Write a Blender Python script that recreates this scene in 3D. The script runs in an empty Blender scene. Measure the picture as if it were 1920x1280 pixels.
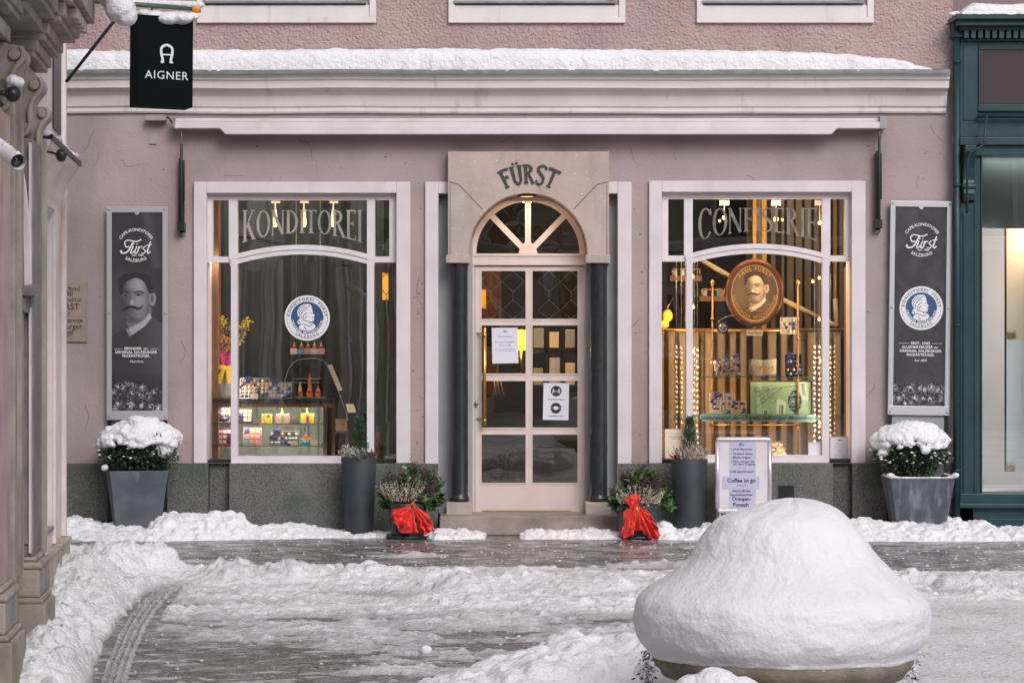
import bpy, bmesh, math, random
import numpy as np
from mathutils import Vector, Matrix, noise as mnoise

sc = bpy.context.scene
C = sc.collection
R = math.radians
# ------------------------------------------------------------------ camera, sky, sun, exposure
FP, D, H, HY = 4400.0, 20.0, 1.534, 659.6       # focal length in photo pixels, metres to the facade, eye height, horizon row
cam = bpy.data.cameras.new('camera'); camo = bpy.data.objects.new('camera', cam); C.objects.link(camo)
camo.location = (0, -D, H); camo.rotation_euler = (R(90), 0, 0)
cam.sensor_width = 36; cam.lens = FP / 1920 * 36; cam.shift_y = (HY - 640) / 1920; cam.clip_end = 400; cam.clip_start = .1
sc.camera = camo
w = bpy.data.worlds.new('World'); sc.world = w; w.use_nodes = True
nt = w.node_tree; bg = nt.nodes['Background']
sky = nt.nodes.new('ShaderNodeTexSky'); sky.sky_type = 'NISHITA'; sky.sun_disc = False
SUN_EL, SUN_AZ = 36, 158
sky.sun_elevation = R(SUN_EL); sky.sun_rotation = R(SUN_AZ); sky.air_density = 1.6; sky.dust_density = 4
hs = nt.nodes.new('ShaderNodeHueSaturation'); hs.inputs['Saturation'].default_value = .12
tint = nt.nodes.new('ShaderNodeMixRGB'); tint.blend_type = 'MULTIPLY'; tint.inputs[0].default_value = 1
tint.inputs[2].default_value = (.985, .985, 1.03, 1)
nt.links.new(sky.outputs[0], hs.inputs['Color']); nt.links.new(hs.outputs[0], tint.inputs[1]); nt.links.new(tint.outputs[0], bg.inputs[0])
bg.inputs[1].default_value = .12
sl = bpy.data.lights.new('sun', 'SUN'); sl.energy = 1.15; sl.angle = R(26); sl.color = (1, .965, .965)
so = bpy.data.objects.new('sun', sl); C.objects.link(so)
az = R(SUN_AZ); el = R(SUN_EL)
sdir = Vector((math.sin(az) * math.cos(el), math.cos(az) * math.cos(el), math.sin(el)))
so.rotation_euler = sdir.to_track_quat('Z', 'Y').to_euler()
vs = sc.view_settings; sc.display_settings.display_device = 'sRGB'
vs.view_transform = 'Standard'; vs.look = 'None'; vs.exposure = .09; vs.gamma = 1
sc.cycles.use_denoising = True
sc.cycles.max_bounces = 7; sc.cycles.transparent_max_bounces = 16; sc.cycles.sample_clamp_indirect = 4
sc.cycles.caustics_reflective = False; sc.cycles.caustics_refractive = False

# ------------------------------------------------------------------ measuring helpers
def sxy(Y): return FP / (Y + D)
def X(px, Y=0.): return (px - 960) / sxy(Y)
def Z(py, Y=0.): return H + (HY - py) / sxy(Y)

# ------------------------------------------------------------------ object helpers
ORG = {}
def T(name, label, cat, loc=(0, 0, 0), group=None, rz=0):
    o = bpy.data.objects.new(name, None); C.objects.link(o); o.location = loc; o.rotation_euler[2] = rz
    o.empty_display_size = .1
    ORG[o] = Vector(loc)
    tag(o, label, cat, group)
    return o
def tag(o, label=None, cat=None, group=None, kind=None):
    if label: o['label'] = label
    if cat: o['category'] = cat
    if group: o['group'] = group
    if kind: o['kind'] = kind
    return o
class MB:
    def __init__(s): s.v = []; s.f = []; s.m = []; s.mi = 0; s.sm = []; s.smooth = False
    def add(s, vs, fs):
        b = len(s.v); s.v.extend([tuple(map(float, p)) for p in vs])
        for f in fs: s.f.append([b + i for i in f]); s.m.append(s.mi); s.sm.append(s.smooth)
        return s
    def box(s, x0, x1, y0, y1, z0, z1):
        x0, x1 = min(x0, x1), max(x0, x1); y0, y1 = min(y0, y1), max(y0, y1); z0, z1 = min(z0, z1), max(z0, z1)
        return s.add([(x0,y0,z0),(x1,y0,z0),(x1,y1,z0),(x0,y1,z0),(x0,y0,z1),(x1,y0,z1),(x1,y1,z1),(x0,y1,z1)],
                     [(0,3,2,1),(4,5,6,7),(0,1,5,4),(1,2,6,5),(2,3,7,6),(3,0,4,7)])
    def pbox(s, px0, px1, py0, py1, Y0, Y1):            # a box measured on its front face at depth Y0
        return s.box(X(px0, Y0), X(px1, Y0), Y0, Y1, Z(py1, Y0), Z(py0, Y0))
    def prism(s, pts, y0, y1):                          # polygon in x,z pushed from y0 (front) to y1
        n = len(pts); a = sum(pts[i][0]*pts[(i+1)%n][1]-pts[(i+1)%n][0]*pts[i][1] for i in range(n))
        if a < 0: pts = pts[::-1]
        vs = [(x, y0, z) for x, z in pts] + [(x, y1, z) for x, z in pts]
        return s.add(vs, [tuple(range(n)), tuple(range(2*n-1, n-1, -1))] + [(i, n+i, n+(i+1) % n, (i+1) % n) for i in range(n)])
    def extrude_x(s, prof, x0, x1, n=1, wob=0):         # profile of (y,z) run along x
        k = len(prof); vs = []; fs = []
        for i in range(n+1):
            x = x0 + (x1-x0)*i/n; dz = wob*mnoise.noise((x*1.1, 3, 0))
            vs += [(x, y, z+dz) for y, z in prof]
        for i in range(n):
            for j in range(k): fs.append((i*k+j, i*k+(j+1) % k, (i+1)*k+(j+1) % k, (i+1)*k+j))
        fs += [tuple(range(k-1, -1, -1)), tuple(n*k+j for j in range(k))]
        return s.add(vs, fs)
    def tube(s, pts, r, n=8, caps=True):
        pts = [Vector(p) for p in pts]; m = len(pts); rr = r if hasattr(r, '__len__') else [r]*m
        vs = []; fs = []; up = Vector((0, 0, 1))
        prev = None
        for i, p in enumerate(pts):
            d = (pts[min(i+1, m-1)] - pts[max(i-1, 0)]).normalized()
            a = prev if prev is not None else (Vector((1, 0, 0)) if abs(d.x) < .8 else Vector((0, 1, 0)))
            u = (a - d*a.dot(d)).normalized(); prev = u; v = d.cross(u)
            for k in range(n):
                t = 2*math.pi*k/n; vs.append(p + (u*math.cos(t) + v*math.sin(t))*rr[i])
        for i in range(m-1):
            for k in range(n): fs.append((i*n+k, i*n+(k+1) % n, (i+1)*n+(k+1) % n, (i+1)*n+k))
        if caps: fs += [tuple(range(n-1, -1, -1)), tuple((m-1)*n+k for k in range(n))]
        o = s.smooth; s.smooth = True; s.add(vs, fs); s.smooth = o; return s
    def lathe(s, prof, c, n=32, sx=1, sy=1, axis='z'):   # profile of (radius, height)
        vs = []; fs = []; m = len(prof)
        for r, z in prof:
            for k in range(n):
                t = 2*math.pi*k/n; a, b = r*math.cos(t)*sx, r*math.sin(t)*sy
                vs.append((c[0]+a, c[1]+b, c[2]+z) if axis == 'z' else (c[0]+a, c[1]+z, c[2]+b))
        for i in range(m-1):
            for k in range(n):
                q = (i*n+k, i*n+(k+1) % n, (i+1)*n+(k+1) % n, (i+1)*n+k)
                fs.append(q if axis == 'z' else q[::-1])
        o = s.smooth; s.smooth = True; s.add(vs, fs); s.smooth = o
        if prof[0][0] > 1e-5: s.add([vs[k] for k in range(n)], [tuple(range(n-1, -1, -1))])
        if prof[-1][0] > 1e-5: s.add([vs[(m-1)*n+k] for k in range(n)], [tuple(range(n))])
        return s
    def ball(s, c, r, sub=2, sq=(1, 1, 1), jit=0, rnd=random):
        vs, fs = ICO[sub]
        o = s.smooth; s.smooth = True
        s.add([(c[0]+x*r*sq[0]*(1+jit*(rnd.random()-.5)), c[1]+y*r*sq[1]*(1+jit*(rnd.random()-.5)), c[2]+z*r*sq[2]*(1+jit*(rnd.random()-.5))) for x, y, z in vs], fs)
        s.smooth = o; return s
    def ribbon(s, pts, wd, y, closed=False):             # flat stroke in the x,z plane at depth y
        P_ = [Vector((p[0], p[1])) for p in pts]; n = len(P_); ww = wd if hasattr(wd, '__len__') else [wd]*n
        vs = []; fs = []
        for i in range(n):
            a = P_[(i-1) % n] if closed or i else P_[0]; b = P_[(i+1) % n] if closed or i < n-1 else P_[-1]
            d = b - a
            if d.length < 1e-9: d = Vector((1, 0))
            d.normalize(); q = Vector((-d.y, d.x))*ww[i]/2
            vs += [(P_[i].x+q.x, y, P_[i].y+q.y), (P_[i].x-q.x, y, P_[i].y-q.y)]
        for i in range(n if closed else n-1):
            j = (i+1) % n; fs.append((2*i, 2*i+1, 2*j+1, 2*j))
        return s.add(vs, fs)
    def disc(s, cx, cz, rx, rz, y, n=48, r0=0.):
        if r0 <= 0: return s.add([(cx+rx*math.cos(2*math.pi*k/n), y, cz+rz*math.sin(2*math.pi*k/n)) for k in range(n)], [tuple(range(n))])
        vs = []
        for k in range(n):
            c, q = math.cos(2*math.pi*k/n), math.sin(2*math.pi*k/n); vs += [(cx+rx*c, y, cz+rz*q), (cx+rx*r0*c, y, cz+rz*r0*q)]
        return s.add(vs, [(2*k, 2*((k+1) % n), 2*((k+1) % n)+1, 2*k+1) for k in range(n)])
    def text(s, body, fn, size=1, align='CENTER', bold=0, sp=1.):      # fn maps (u,v) of the flat text to a point
        vs, fs = text_mesh(body, align, bold, sp)
        return s.add([fn(x*size, y*size) for x, y in vs], fs)
    def grid(s, nx, ny, fn):
        vs = [fn(i/nx, j/ny) for j in range(ny+1) for i in range(nx+1)]
        fs = [(j*(nx+1)+i, j*(nx+1)+i+1, (j+1)*(nx+1)+i+1, (j+1)*(nx+1)+i) for j in range(ny) for i in range(nx)]
        o = s.smooth; s.smooth = True; s.add(vs, fs); s.smooth = o; return s
    def build(s, name, mats, parent=None, local=False, loc=None, bevel=0, sub=0):
        me = bpy.data.meshes.new(name)
        off = Vector((0, 0, 0))
        if parent is not None and not local: off = ORG.get(parent, Vector((0, 0, 0)))
        if loc is not None and parent is None: off = Vector(loc)
        me.from_pydata([(x-off.x, y-off.y, z-off.z) for x, y, z in s.v], [], s.f)
        for m in (mats if isinstance(mats, (list, tuple)) else [mats]): me.materials.append(m)
        me.polygons.foreach_set('material_index', s.m); me.polygons.foreach_set('use_smooth', s.sm); me.update()
        o = bpy.data.objects.new(name, me); C.objects.link(o)
        if parent is not None: o.parent = parent; ORG[o] = ORG.get(parent, Vector((0, 0, 0)))
        elif loc is not None: o.location = loc; ORG[o] = Vector(loc)
        if bevel:
            b = o.modifiers.new('bevel', 'BEVEL'); b.width = bevel; b.segments = 2; b.limit_method = 'ANGLE'; b.angle_limit = R(40)
        if sub:
            b = o.modifiers.new('sub', 'SUBSURF'); b.levels = b.render_levels = sub
        return o
ICO = {}
for sb in (1, 2, 3):
    bm = bmesh.new(); bmesh.ops.create_icosphere(bm, subdivisions=sb, radius=1)
    bm.verts.ensure_lookup_table(); ICO[sb] = ([tuple(v.co) for v in bm.verts], [tuple(v.index for v in f.verts) for f in bm.faces]); bm.free()
_TX = {}
def text_mesh(body, align, bold, sp):
    k = (body, align, bold, sp)
    if k not in _TX:
        cu = bpy.data.curves.new('t', 'FONT'); cu.body = body; cu.align_x = align; cu.size = 1; cu.offset = bold; cu.space_character = sp
        cu.resolution_u = 3
        o = bpy.data.objects.new('t', cu); C.objects.link(o); bpy.context.view_layer.update()
        me = bpy.data.meshes.new_from_object(o.evaluated_get(bpy.context.evaluated_depsgraph_get()))
        _TX[k] = ([(v.co.x, v.co.y) for v in me.vertices], [tuple(p.vertices) for p in me.polygons])
        bpy.data.objects.remove(o); bpy.data.curves.remove(cu); bpy.data.meshes.remove(me)
    return _TX[k]
def spline(pts, n=8, closed=False):
    P_ = [Vector(p) for p in pts]; m = len(P_); out = []
    for i in range(m if closed else m-1):
        g = (lambda k: P_[k % m]) if closed else (lambda k: P_[max(0, min(m-1, k))])
        a, b, c, d = g(i-1), g(i), g(i+1), g(i+2)
        for k in range(n):
            t = k/n; out.append(.5*((2*b)+(c-a)*t+(2*a-5*b+4*c-d)*t*t+(3*b-a-3*c+d)*t**3))
    if not closed: out.append(P_[-1])
    return out
def copy_tree(o, parent=None):
    c = o.copy(); C.objects.link(c)
    if parent is not None: c.parent = parent
    for ch in list(o.children): copy_tree(ch, c)
    return c

# ------------------------------------------------------------------ materials
def M(name, col, rough=.6, col2=None, scale=5., mix=(.35, .65), bump=0., bscale=40., metal=0., spots=None, streak=None,
      stretch=(1, 1, 1), emit=None, estr=0., coat=0., detail=6, trans=0., alpha=1., spec=.5, island=0., sheen=0., sss=0., b2=None):
    m = bpy.data.materials.new(name); m.use_nodes = True; t = m.node_tree; N = t.nodes; L = t.links
    b = N['Principled BSDF']; b.inputs['Roughness'].default_value = rough; b.inputs['Metallic'].default_value = metal
    b.inputs['Specular IOR Level'].default_value = spec; b.inputs['Coat Weight'].default_value = coat; b.inputs['Alpha'].default_value = alpha
    b.inputs['Transmission Weight'].default_value = trans; b.inputs['Sheen Weight'].default_value = sheen
    if sss: b.inputs['Subsurface Weight'].default_value = sss; b.inputs['Subsurface Scale'].default_value = .03
    tc = N.new('ShaderNodeNewGeometry'); mp = N.new('ShaderNodeMapping'); mp.inputs['Scale'].default_value = stretch
    L.new(tc.outputs['Position'], mp.inputs[0])
    def nz(sc_, det, src=None):
        n = N.new('ShaderNodeTexNoise'); n.inputs['Scale'].default_value = sc_; n.inputs['Detail'].default_value = det
        L.new((src or mp).outputs[0], n.inputs['Vector']); return n
    def ramp(src, a, c0, z, c1):
        r = N.new('ShaderNodeValToRGB'); r.color_ramp.elements[0].position = a; r.color_ramp.elements[1].position = z
        r.color_ramp.elements[0].color = (*c0, 1) if len(c0) == 3 else c0; r.color_ramp.elements[1].color = (*c1, 1) if len(c1) == 3 else c1
        L.new(src, r.inputs[0]); return r.outputs[0]
    out = None
    if col2:
        out = ramp(nz(scale, detail).outputs[0], mix[0], col, mix[1], col2)
    else:
        rg = N.new('ShaderNodeRGB'); rg.outputs[0].default_value = (*col, 1); out = rg.outputs[0]
    def mul(fac_src, color, a, z, cur, sc_, st=(1, 1, 1), det=6):
        mq = N.new('ShaderNodeMapping'); mq.inputs['Scale'].default_value = st; L.new(tc.outputs['Position'], mq.inputs[0])
        n = nz(sc_, det, mq); f = ramp(n.outputs[0], a, (0, 0, 0), z, (1, 1, 1))
        x = N.new('ShaderNodeMixRGB'); L.new(f, x.inputs[0]); L.new(cur, x.inputs[1]); x.inputs[2].default_value = (*color, 1); return x.outputs[0]
    if spots: out = mul(None, spots[0], spots[2], spots[3], out, spots[1])
    if streak: out = mul(None, streak[0], streak[2], streak[3], out, streak[1], streak[4] if len(streak) > 4 else (1, 1, .12))
    if island:
        h = N.new('ShaderNodeHueSaturation'); mr = N.new('ShaderNodeMapRange'); mr.inputs[3].default_value = 1-island; mr.inputs[4].default_value = 1+island
        L.new(tc.outputs['Random Per Island'], mr.inputs[0]); L.new(mr.outputs[0], h.inputs['Value']); L.new(out, h.inputs['Color']); out = h.outputs[0]
    L.new(out, b.inputs['Base Color'])
    if bump:
        n = nz(bscale, 8); bp = N.new('ShaderNodeBump'); bp.inputs['Strength'].default_value = 1; bp.inputs['Distance'].default_value = bump
        L.new(n.outputs[0], bp.inputs['Height']); last = bp
        if b2:
            n2 = nz(b2[1], 3); q = N.new('ShaderNodeBump'); q.inputs['Distance'].default_value = b2[0]; L.new(n2.outputs[0], q.inputs['Height']); L.new(bp.outputs[0], q.inputs['Normal']); last = q
        L.new(last.outputs[0], b.inputs['Normal'])
    if emit: b.inputs['Emission Color'].default_value = (*emit, 1); b.inputs['Emission Strength'].default_value = estr
    return m
def glass_mat(name, tint=(.93, .96, .95), ior=1.75, rough=.0, wob=0.):
    m = bpy.data.materials.new(name); m.use_nodes = True; t = m.node_tree; N = t.nodes; L = t.links; N.remove(N['Principled BSDF'])
    a = N.new('ShaderNodeBsdfTransparent'); a.inputs[0].default_value = (*tint, 1); g = N.new('ShaderNodeBsdfGlossy'); g.inputs['Roughness'].default_value = rough
    f = N.new('ShaderNodeFresnel'); f.inputs[0].default_value = ior; x = N.new('ShaderNodeMixShader')
    L.new(f.outputs[0], x.inputs[0]); L.new(a.outputs[0], x.inputs[1]); L.new(g.outputs[0], x.inputs[2]); L.new(x.outputs[0], N['Material Output'].inputs[0])
    if wob:
        n = N.new('ShaderNodeTexNoise'); n.inputs['Scale'].default_value = 2.2; n.inputs['Detail'].default_value = 1
        bp = N.new('ShaderNodeBump'); bp.inputs['Distance'].default_value = wob; L.new(n.outputs[0], bp.inputs['Height']); L.new(bp.outputs[0], g.inputs['Normal'])
    return m
def attr_mat(name, rough=.5, emit=0.):
    m = bpy.data.materials.new(name); m.use_nodes = True; t = m.node_tree; b = t.nodes['Principled BSDF']
    a = t.nodes.new('ShaderNodeVertexColor'); a.layer_name = 'Col'; b.inputs['Roughness'].default_value = rough
    t.links.new(a.outputs[0], b.inputs['Base Color'])
    if emit: t.links.new(a.outputs[0], b.inputs['Emission Color']); b.inputs['Emission Strength'].default_value = emit
    return m
m_wall = M('pink_stucco', (.335, .262, .268), .85, (.41, .322, .325), 1.3, bump=.004, bscale=38, spots=((.17, .135, .135), 7., .69, .77), b2=(.006, 9), streak=((.27, .22, .215), 1.5, .52, .74, (1, 1, .45)))
m_wallup = M('rough_pink_stucco', (.46, .31, .295), .9, (.50, .385, .36), 2.5, bump=.034, bscale=42, b2=(.02, 17), streak=((.36, .27, .26), .9, .5, .8, (1, 1, .6)))
m_granite = M('granite_plinth', (.052, .055, .052), .75, (.20, .20, .19), 105., (.36, .68), bump=.010, bscale=60, streak=((.055, .075, .05), 2.0, .50, .72, (1, 1, 1)), spots=((.17, .165, .155), 3.1, .60, .80))
m_cornice = M('cornice_plaster', (.74, .69, .67), .8, (.67, .62, .60), 2.5, bump=.002, bscale=30, streak=((.42, .39, .37), 7., .60, .80, (1, 1, .10)))
m_white = M('white_paint', (.72, .665, .69), .5, (.66, .60, .62), 6., bump=.0008, bscale=60)
m_trim = M('window_surround_plaster', (.70, .635, .655), .7, (.63, .565, .585), 3., bump=.0018, bscale=45, streak=((.55, .49, .5), 5, .58, .8))
m_doorp = M('cream_door_paint', (.70, .585, .53), .45, (.64, .53, .485), 5., bump=.0008, bscale=60, spots=((.22, .17, .15), 26., .755, .79))
m_stone = M('portal_limestone', (.50, .40, .35), .75, (.42, .335, .30), 4.5, bump=.003, bscale=55, spots=((.62, .54, .48), 30., .66, .72), streak=((.36, .29, .25), 8, .52, .75, (1, 1, .2)))
m_step = M('step_stone', (.26, .21, .185), .6, (.33, .27, .24), 9., bump=.003, bscale=60, streak=((.15, .12, .11), 4, .5, .7, (.4, 1, 1)))
m_grey = M('grey_reveal', (.33, .335, .35), .7, (.29, .295, .31), 3.)
m_col = M('polished_dark_stone', (.016, .019, .021), .28, (.026, .030, .032), 25., spots=((.2, .2, .2), 60, .77, .79), coat=.2)
m_glass = glass_mat('window_glass', ior=2.4, wob=.003)
m_gl2 = glass_mat('shelf_glass', (.82, .92, .89), 1.5)
m_snow = M('snow', (.83, .815, .845), .55, (.77, .755, .79), 3., bump=.02, bscale=24, b2=(.006, 90), spec=.35, sss=.0)
m_snowd = M('trodden_snow', (.76, .735, .755), .5, (.60, .57, .585), 1.6, (.45, .72), bump=.03, bscale=20, b2=(.008, 70), spots=((.30, .26, .27), 6., .60, .78), spec=.4)
t_ = m_snowd.node_tree; at_ = t_.nodes.new('ShaderNodeAttribute'); at_.attribute_name = 'depth'; mr_ = t_.nodes.new('ShaderNodeMapRange'); mr_.inputs[1].default_value = .0; mr_.inputs[2].default_value = .035; mr_.interpolation_type = 'SMOOTHSTEP'
mx_ = t_.nodes.new('ShaderNodeMixRGB'); mx_.inputs[1].default_value = (.42, .415, .425, 1); lk_ = t_.nodes['Principled BSDF'].inputs['Base Color'].links[0].from_socket
t_.links.new(at_.outputs['Fac'], mr_.inputs[0]); t_.links.new(mr_.outputs[0], mx_.inputs[0]); t_.links.new(lk_, mx_.inputs[2]); t_.links.new(mx_.outputs[0], t_.nodes['Principled BSDF'].inputs['Base Color'])   # thin slush is grey, deep snow is white
m_slate = M('weathered_slate_grey', (.060, .075, .088), .6, (.105, .125, .142), 6., bump=.001, bscale=50, streak=((.24, .27, .30), 9, .56, .75, (1, 1, .18)))
m_slate2 = M('weathered_zinc_grey', (.060, .072, .085), .6, (.11, .128, .148), 6., bump=.001, bscale=50, streak=((.24, .27, .30), 13, .52, .72, (1, 1, .16)), spots=((.035, .045, .05), 6, .6, .75))
m_pot = M('anthracite_planter', (.024, .031, .040), .6, (.036, .044, .054), 9., bump=.0005, bscale=90)
m_potg = M('dark_green_plastic', (.035, .055, .055), .4)
m_green = M('dark_green_joinery', (.011, .040, .047), .4, (.016, .052, .060), 4., bump=.0015, bscale=25, spots=((.10, .13, .13), 30, .73, .77), spec=.4)
m_black = M('black_metal', (.012, .013, .014), .4)
m_dark = M('dark_iron', (.03, .034, .034), .35, metal=.4)
m_steel = M('galvanised_steel', (.35, .36, .36), .35, metal=.8)
m_alu = M('aluminium', (.62, .60, .63), .35, metal=.6)
m_brass = M('brass', (.65, .38, .12), .3, metal=1.)
m_wood = M('warm_wood', (.32, .15, .055), .45, (.20, .09, .035), 6., stretch=(6, 6, .6))
m_woodd = M('dark_wood', (.11, .05, .025), .4, (.06, .028, .015), 6., stretch=(6, 6, .6))
m_paper = M('white_paper', (.72, .70, .78), .7)
m_cream = M('cream_card', (.78, .66, .50), .7)
m_ink = M('black_ink', (.02, .02, .025), .6)
m_inkl = M('grey_ink', (.22, .21, .25), .7)
m_navy = M('navy_print', (.022, .07, .20), .5)
m_white2 = M('white_print', (.74, .72, .73), .5)
m_lilac = M('lilac_paper', (.50, .48, .64), .7)
m_leaf = M('box_leaf', (.022, .055, .018), .5, (.05, .10, .03), 20., island=.7)
m_leafb = M('skimmia_leaf', (.028, .08, .028), .35, (.085, .15, .04), 15., island=.6)
m_pine = M('conifer_needle', (.025, .075, .03), .5, (.05, .12, .045), 20., island=.6)
m_berry = M('dark_red_bud', (.085, .03, .038), .6, island=.6)
m_heath = M('white_heather', (.84, .74, .66), .8, (.60, .46, .40), 60., island=.25)
m_redleaf = M('red_leaf', (.35, .03, .04), .5, island=.5)
m_soil = M('dark_soil', (.02, .016, .012), .9)
m_red = M('red_organza', (.90, .035, .012), .45, (.72, .012, .01), 18., sheen=.3, bump=.004, bscale=30, trans=0.)
m_yel = M('yellow_ribbon', (.85, .55, .02), .4, (.75, .42, .01), 12.)
m_mag = M('magenta_tissue', (.42, .02, .13), .6, (.6, .05, .22), 20.)
m_curt = M('beige_curtain', (.40, .31, .21), .85, (.32, .24, .155), 4., stretch=(8, 1, .4))
m_reflfold = M('dark_grey_reflection_folds', (.032, .038, .040), .8, (.022, .026, .028), 4., stretch=(8, 1, .3))
m_room = M('dim_interior_wall', (.10, .075, .055), .8, (.07, .05, .035), 1.5)
m_roomd = M('dark_interior_wall', (.05, .052, .05), .8, (.07, .07, .065), 1.5)
m_foil = M('silver_foil', (.85, .82, .84), .3, (.55, .5, .6), 160., metal=.35, bump=.002, bscale=260)
m_foilb = M('blue_foil', (.06, .08, .28), .3, metal=.5)
m_goldf = M('gold_foil', (.85, .55, .22), .3, metal=.4, bump=.002, bscale=200)
m_choc = M('chocolate', (.10, .04, .02), .35)
m_bulb = M('warm_bulb', (1, .6, .25), .5, emit=(1, .42, .10), estr=2.6)
m_bulbs = M('small_warm_bulb', (1, .6, .25), .5, emit=(1, .50, .15), estr=9)
m_amber = M('amber_glass_lit', (.9, .4, .02), .4, emit=(1, .40, .02), estr=.9)
m_white_em = M('lit_white_back_panel', (.6, .66, .58), .6, (.5, .55, .46), 5)
def cm(name, c, **k): return M(name, c, k.pop('rough', .5), **k)
m_or = cm('orange_icing', (.85, .22, .03)); m_yl = cm('yellow_icing', (.85, .6, .06)); m_rd = cm('red_icing', (.6, .02, .02)); m_pk = cm('pink_card', (.75, .35, .34))
m_tq = cm('turquoise_wrap', (.08, .45, .55)); m_gn = cm('green_ribbon', (.15, .45, .08)); m_bl = cm('blue_ribbon', (.03, .05, .25), rough=.35)
# ------------------------------------------------------------------ numpy noise
def vnoise(x, y, seed=0):
    xi = np.floor(x).astype(np.int64); yi = np.floor(y).astype(np.int64); xf = x-xi; yf = y-yi
    def h(a, b):
        n = (a*374761393 + b*668265263 + seed*974711) & 0xffffffff; n = ((n ^ (n >> 13))*1274126177) & 0xffffffff
        return ((n ^ (n >> 16)) & 0xffff)/65535.
    u = xf*xf*(3-2*xf); v = yf*yf*(3-2*yf)
    return (h(xi, yi)*(1-u)+h(xi+1, yi)*u)*(1-v)+(h(xi, yi+1)*(1-u)+h(xi+1, yi+1)*u)*v
def fbm(x, y, o=5, seed=0, g=.5):
    s = 0; a = 1; t = 0
    for i in range(o): s = s+a*vnoise(x*2**i+i*17.3, y*2**i+i*9.1, seed+i); t += a; a *= g
    return s/t
def blobs(Hm, xs, ys, items, flat=.75):
    dx = xs[1]-xs[0]; dy = ys[1]-ys[0]
    for cx, cy, r, base in items:
        i0 = max(0, int((cx-r-xs[0])/dx)); i1 = min(len(xs), int((cx+r-xs[0])/dx)+2); j0 = max(0, int((cy-r-ys[0])/dy)); j1 = min(len(ys), int((cy+r-ys[0])/dy)+2)
        if i1 <= i0 or j1 <= j0: continue
        gx, gy = np.meshgrid(xs[i0:i1], ys[j0:j1]); q = 1-((gx-cx)**2+(gy-cy)**2)/(r*r)
        z = np.where(q > 0, base+r*flat*np.sqrt(np.clip(q, 0, 1)), -9)
        Hm[j0:j1, i0:i1] = np.maximum(Hm[j0:j1, i0:i1], z)
def field_mesh(name, xs, ys, Z_, mat, keep=None, kind='stuff', label=None, depth=None):
    ny, nx = Z_.shape; gx, gy = np.meshgrid(xs, ys)
    co = np.stack([gx, gy, Z_], -1).reshape(-1, 3)
    idx = np.arange(nx*ny).reshape(ny, nx); q = np.stack([idx[:-1, :-1], idx[:-1, 1:], idx[1:, 1:], idx[1:, :-1]], -1).reshape(-1, 4)
    if keep is not None:
        k = keep; kk = (k[:-1, :-1] | k[:-1, 1:] | k[1:, 1:] | k[1:, :-1]).reshape(-1); q = q[kk]
        used = np.unique(q); remap = -np.ones(nx*ny, int); remap[used] = np.arange(len(used)); co = co[used]; q = remap[q]
    me = bpy.data.meshes.new(name); me.vertices.add(len(co)); me.vertices.foreach_set('co', co.astype(np.float32).ravel())
    me.loops.add(len(q)*4); me.loops.foreach_set('vertex_index', q.astype(np.int32).ravel())
    me.polygons.add(len(q)); me.polygons.foreach_set('loop_start', np.arange(0, len(q)*4, 4, dtype=np.int32)); me.polygons.foreach_set('loop_total', np.full(len(q), 4, dtype=np.int32))
    me.polygons.foreach_set('use_smooth', np.ones(len(q), bool)); me.materials.append(mat); dz_ = co[:, 2].astype(np.float32) if depth is None else depth.reshape(-1)[used if keep is not None else slice(None)].astype(np.float32); me.attributes.new('depth', 'FLOAT', 'POINT').data.foreach_set('value', dz_); me.update(); me.validate()
    o = bpy.data.objects.new(name, me); C.objects.link(o); tag(o, label=label, kind=kind); return o
rnd = random.Random(7)

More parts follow.
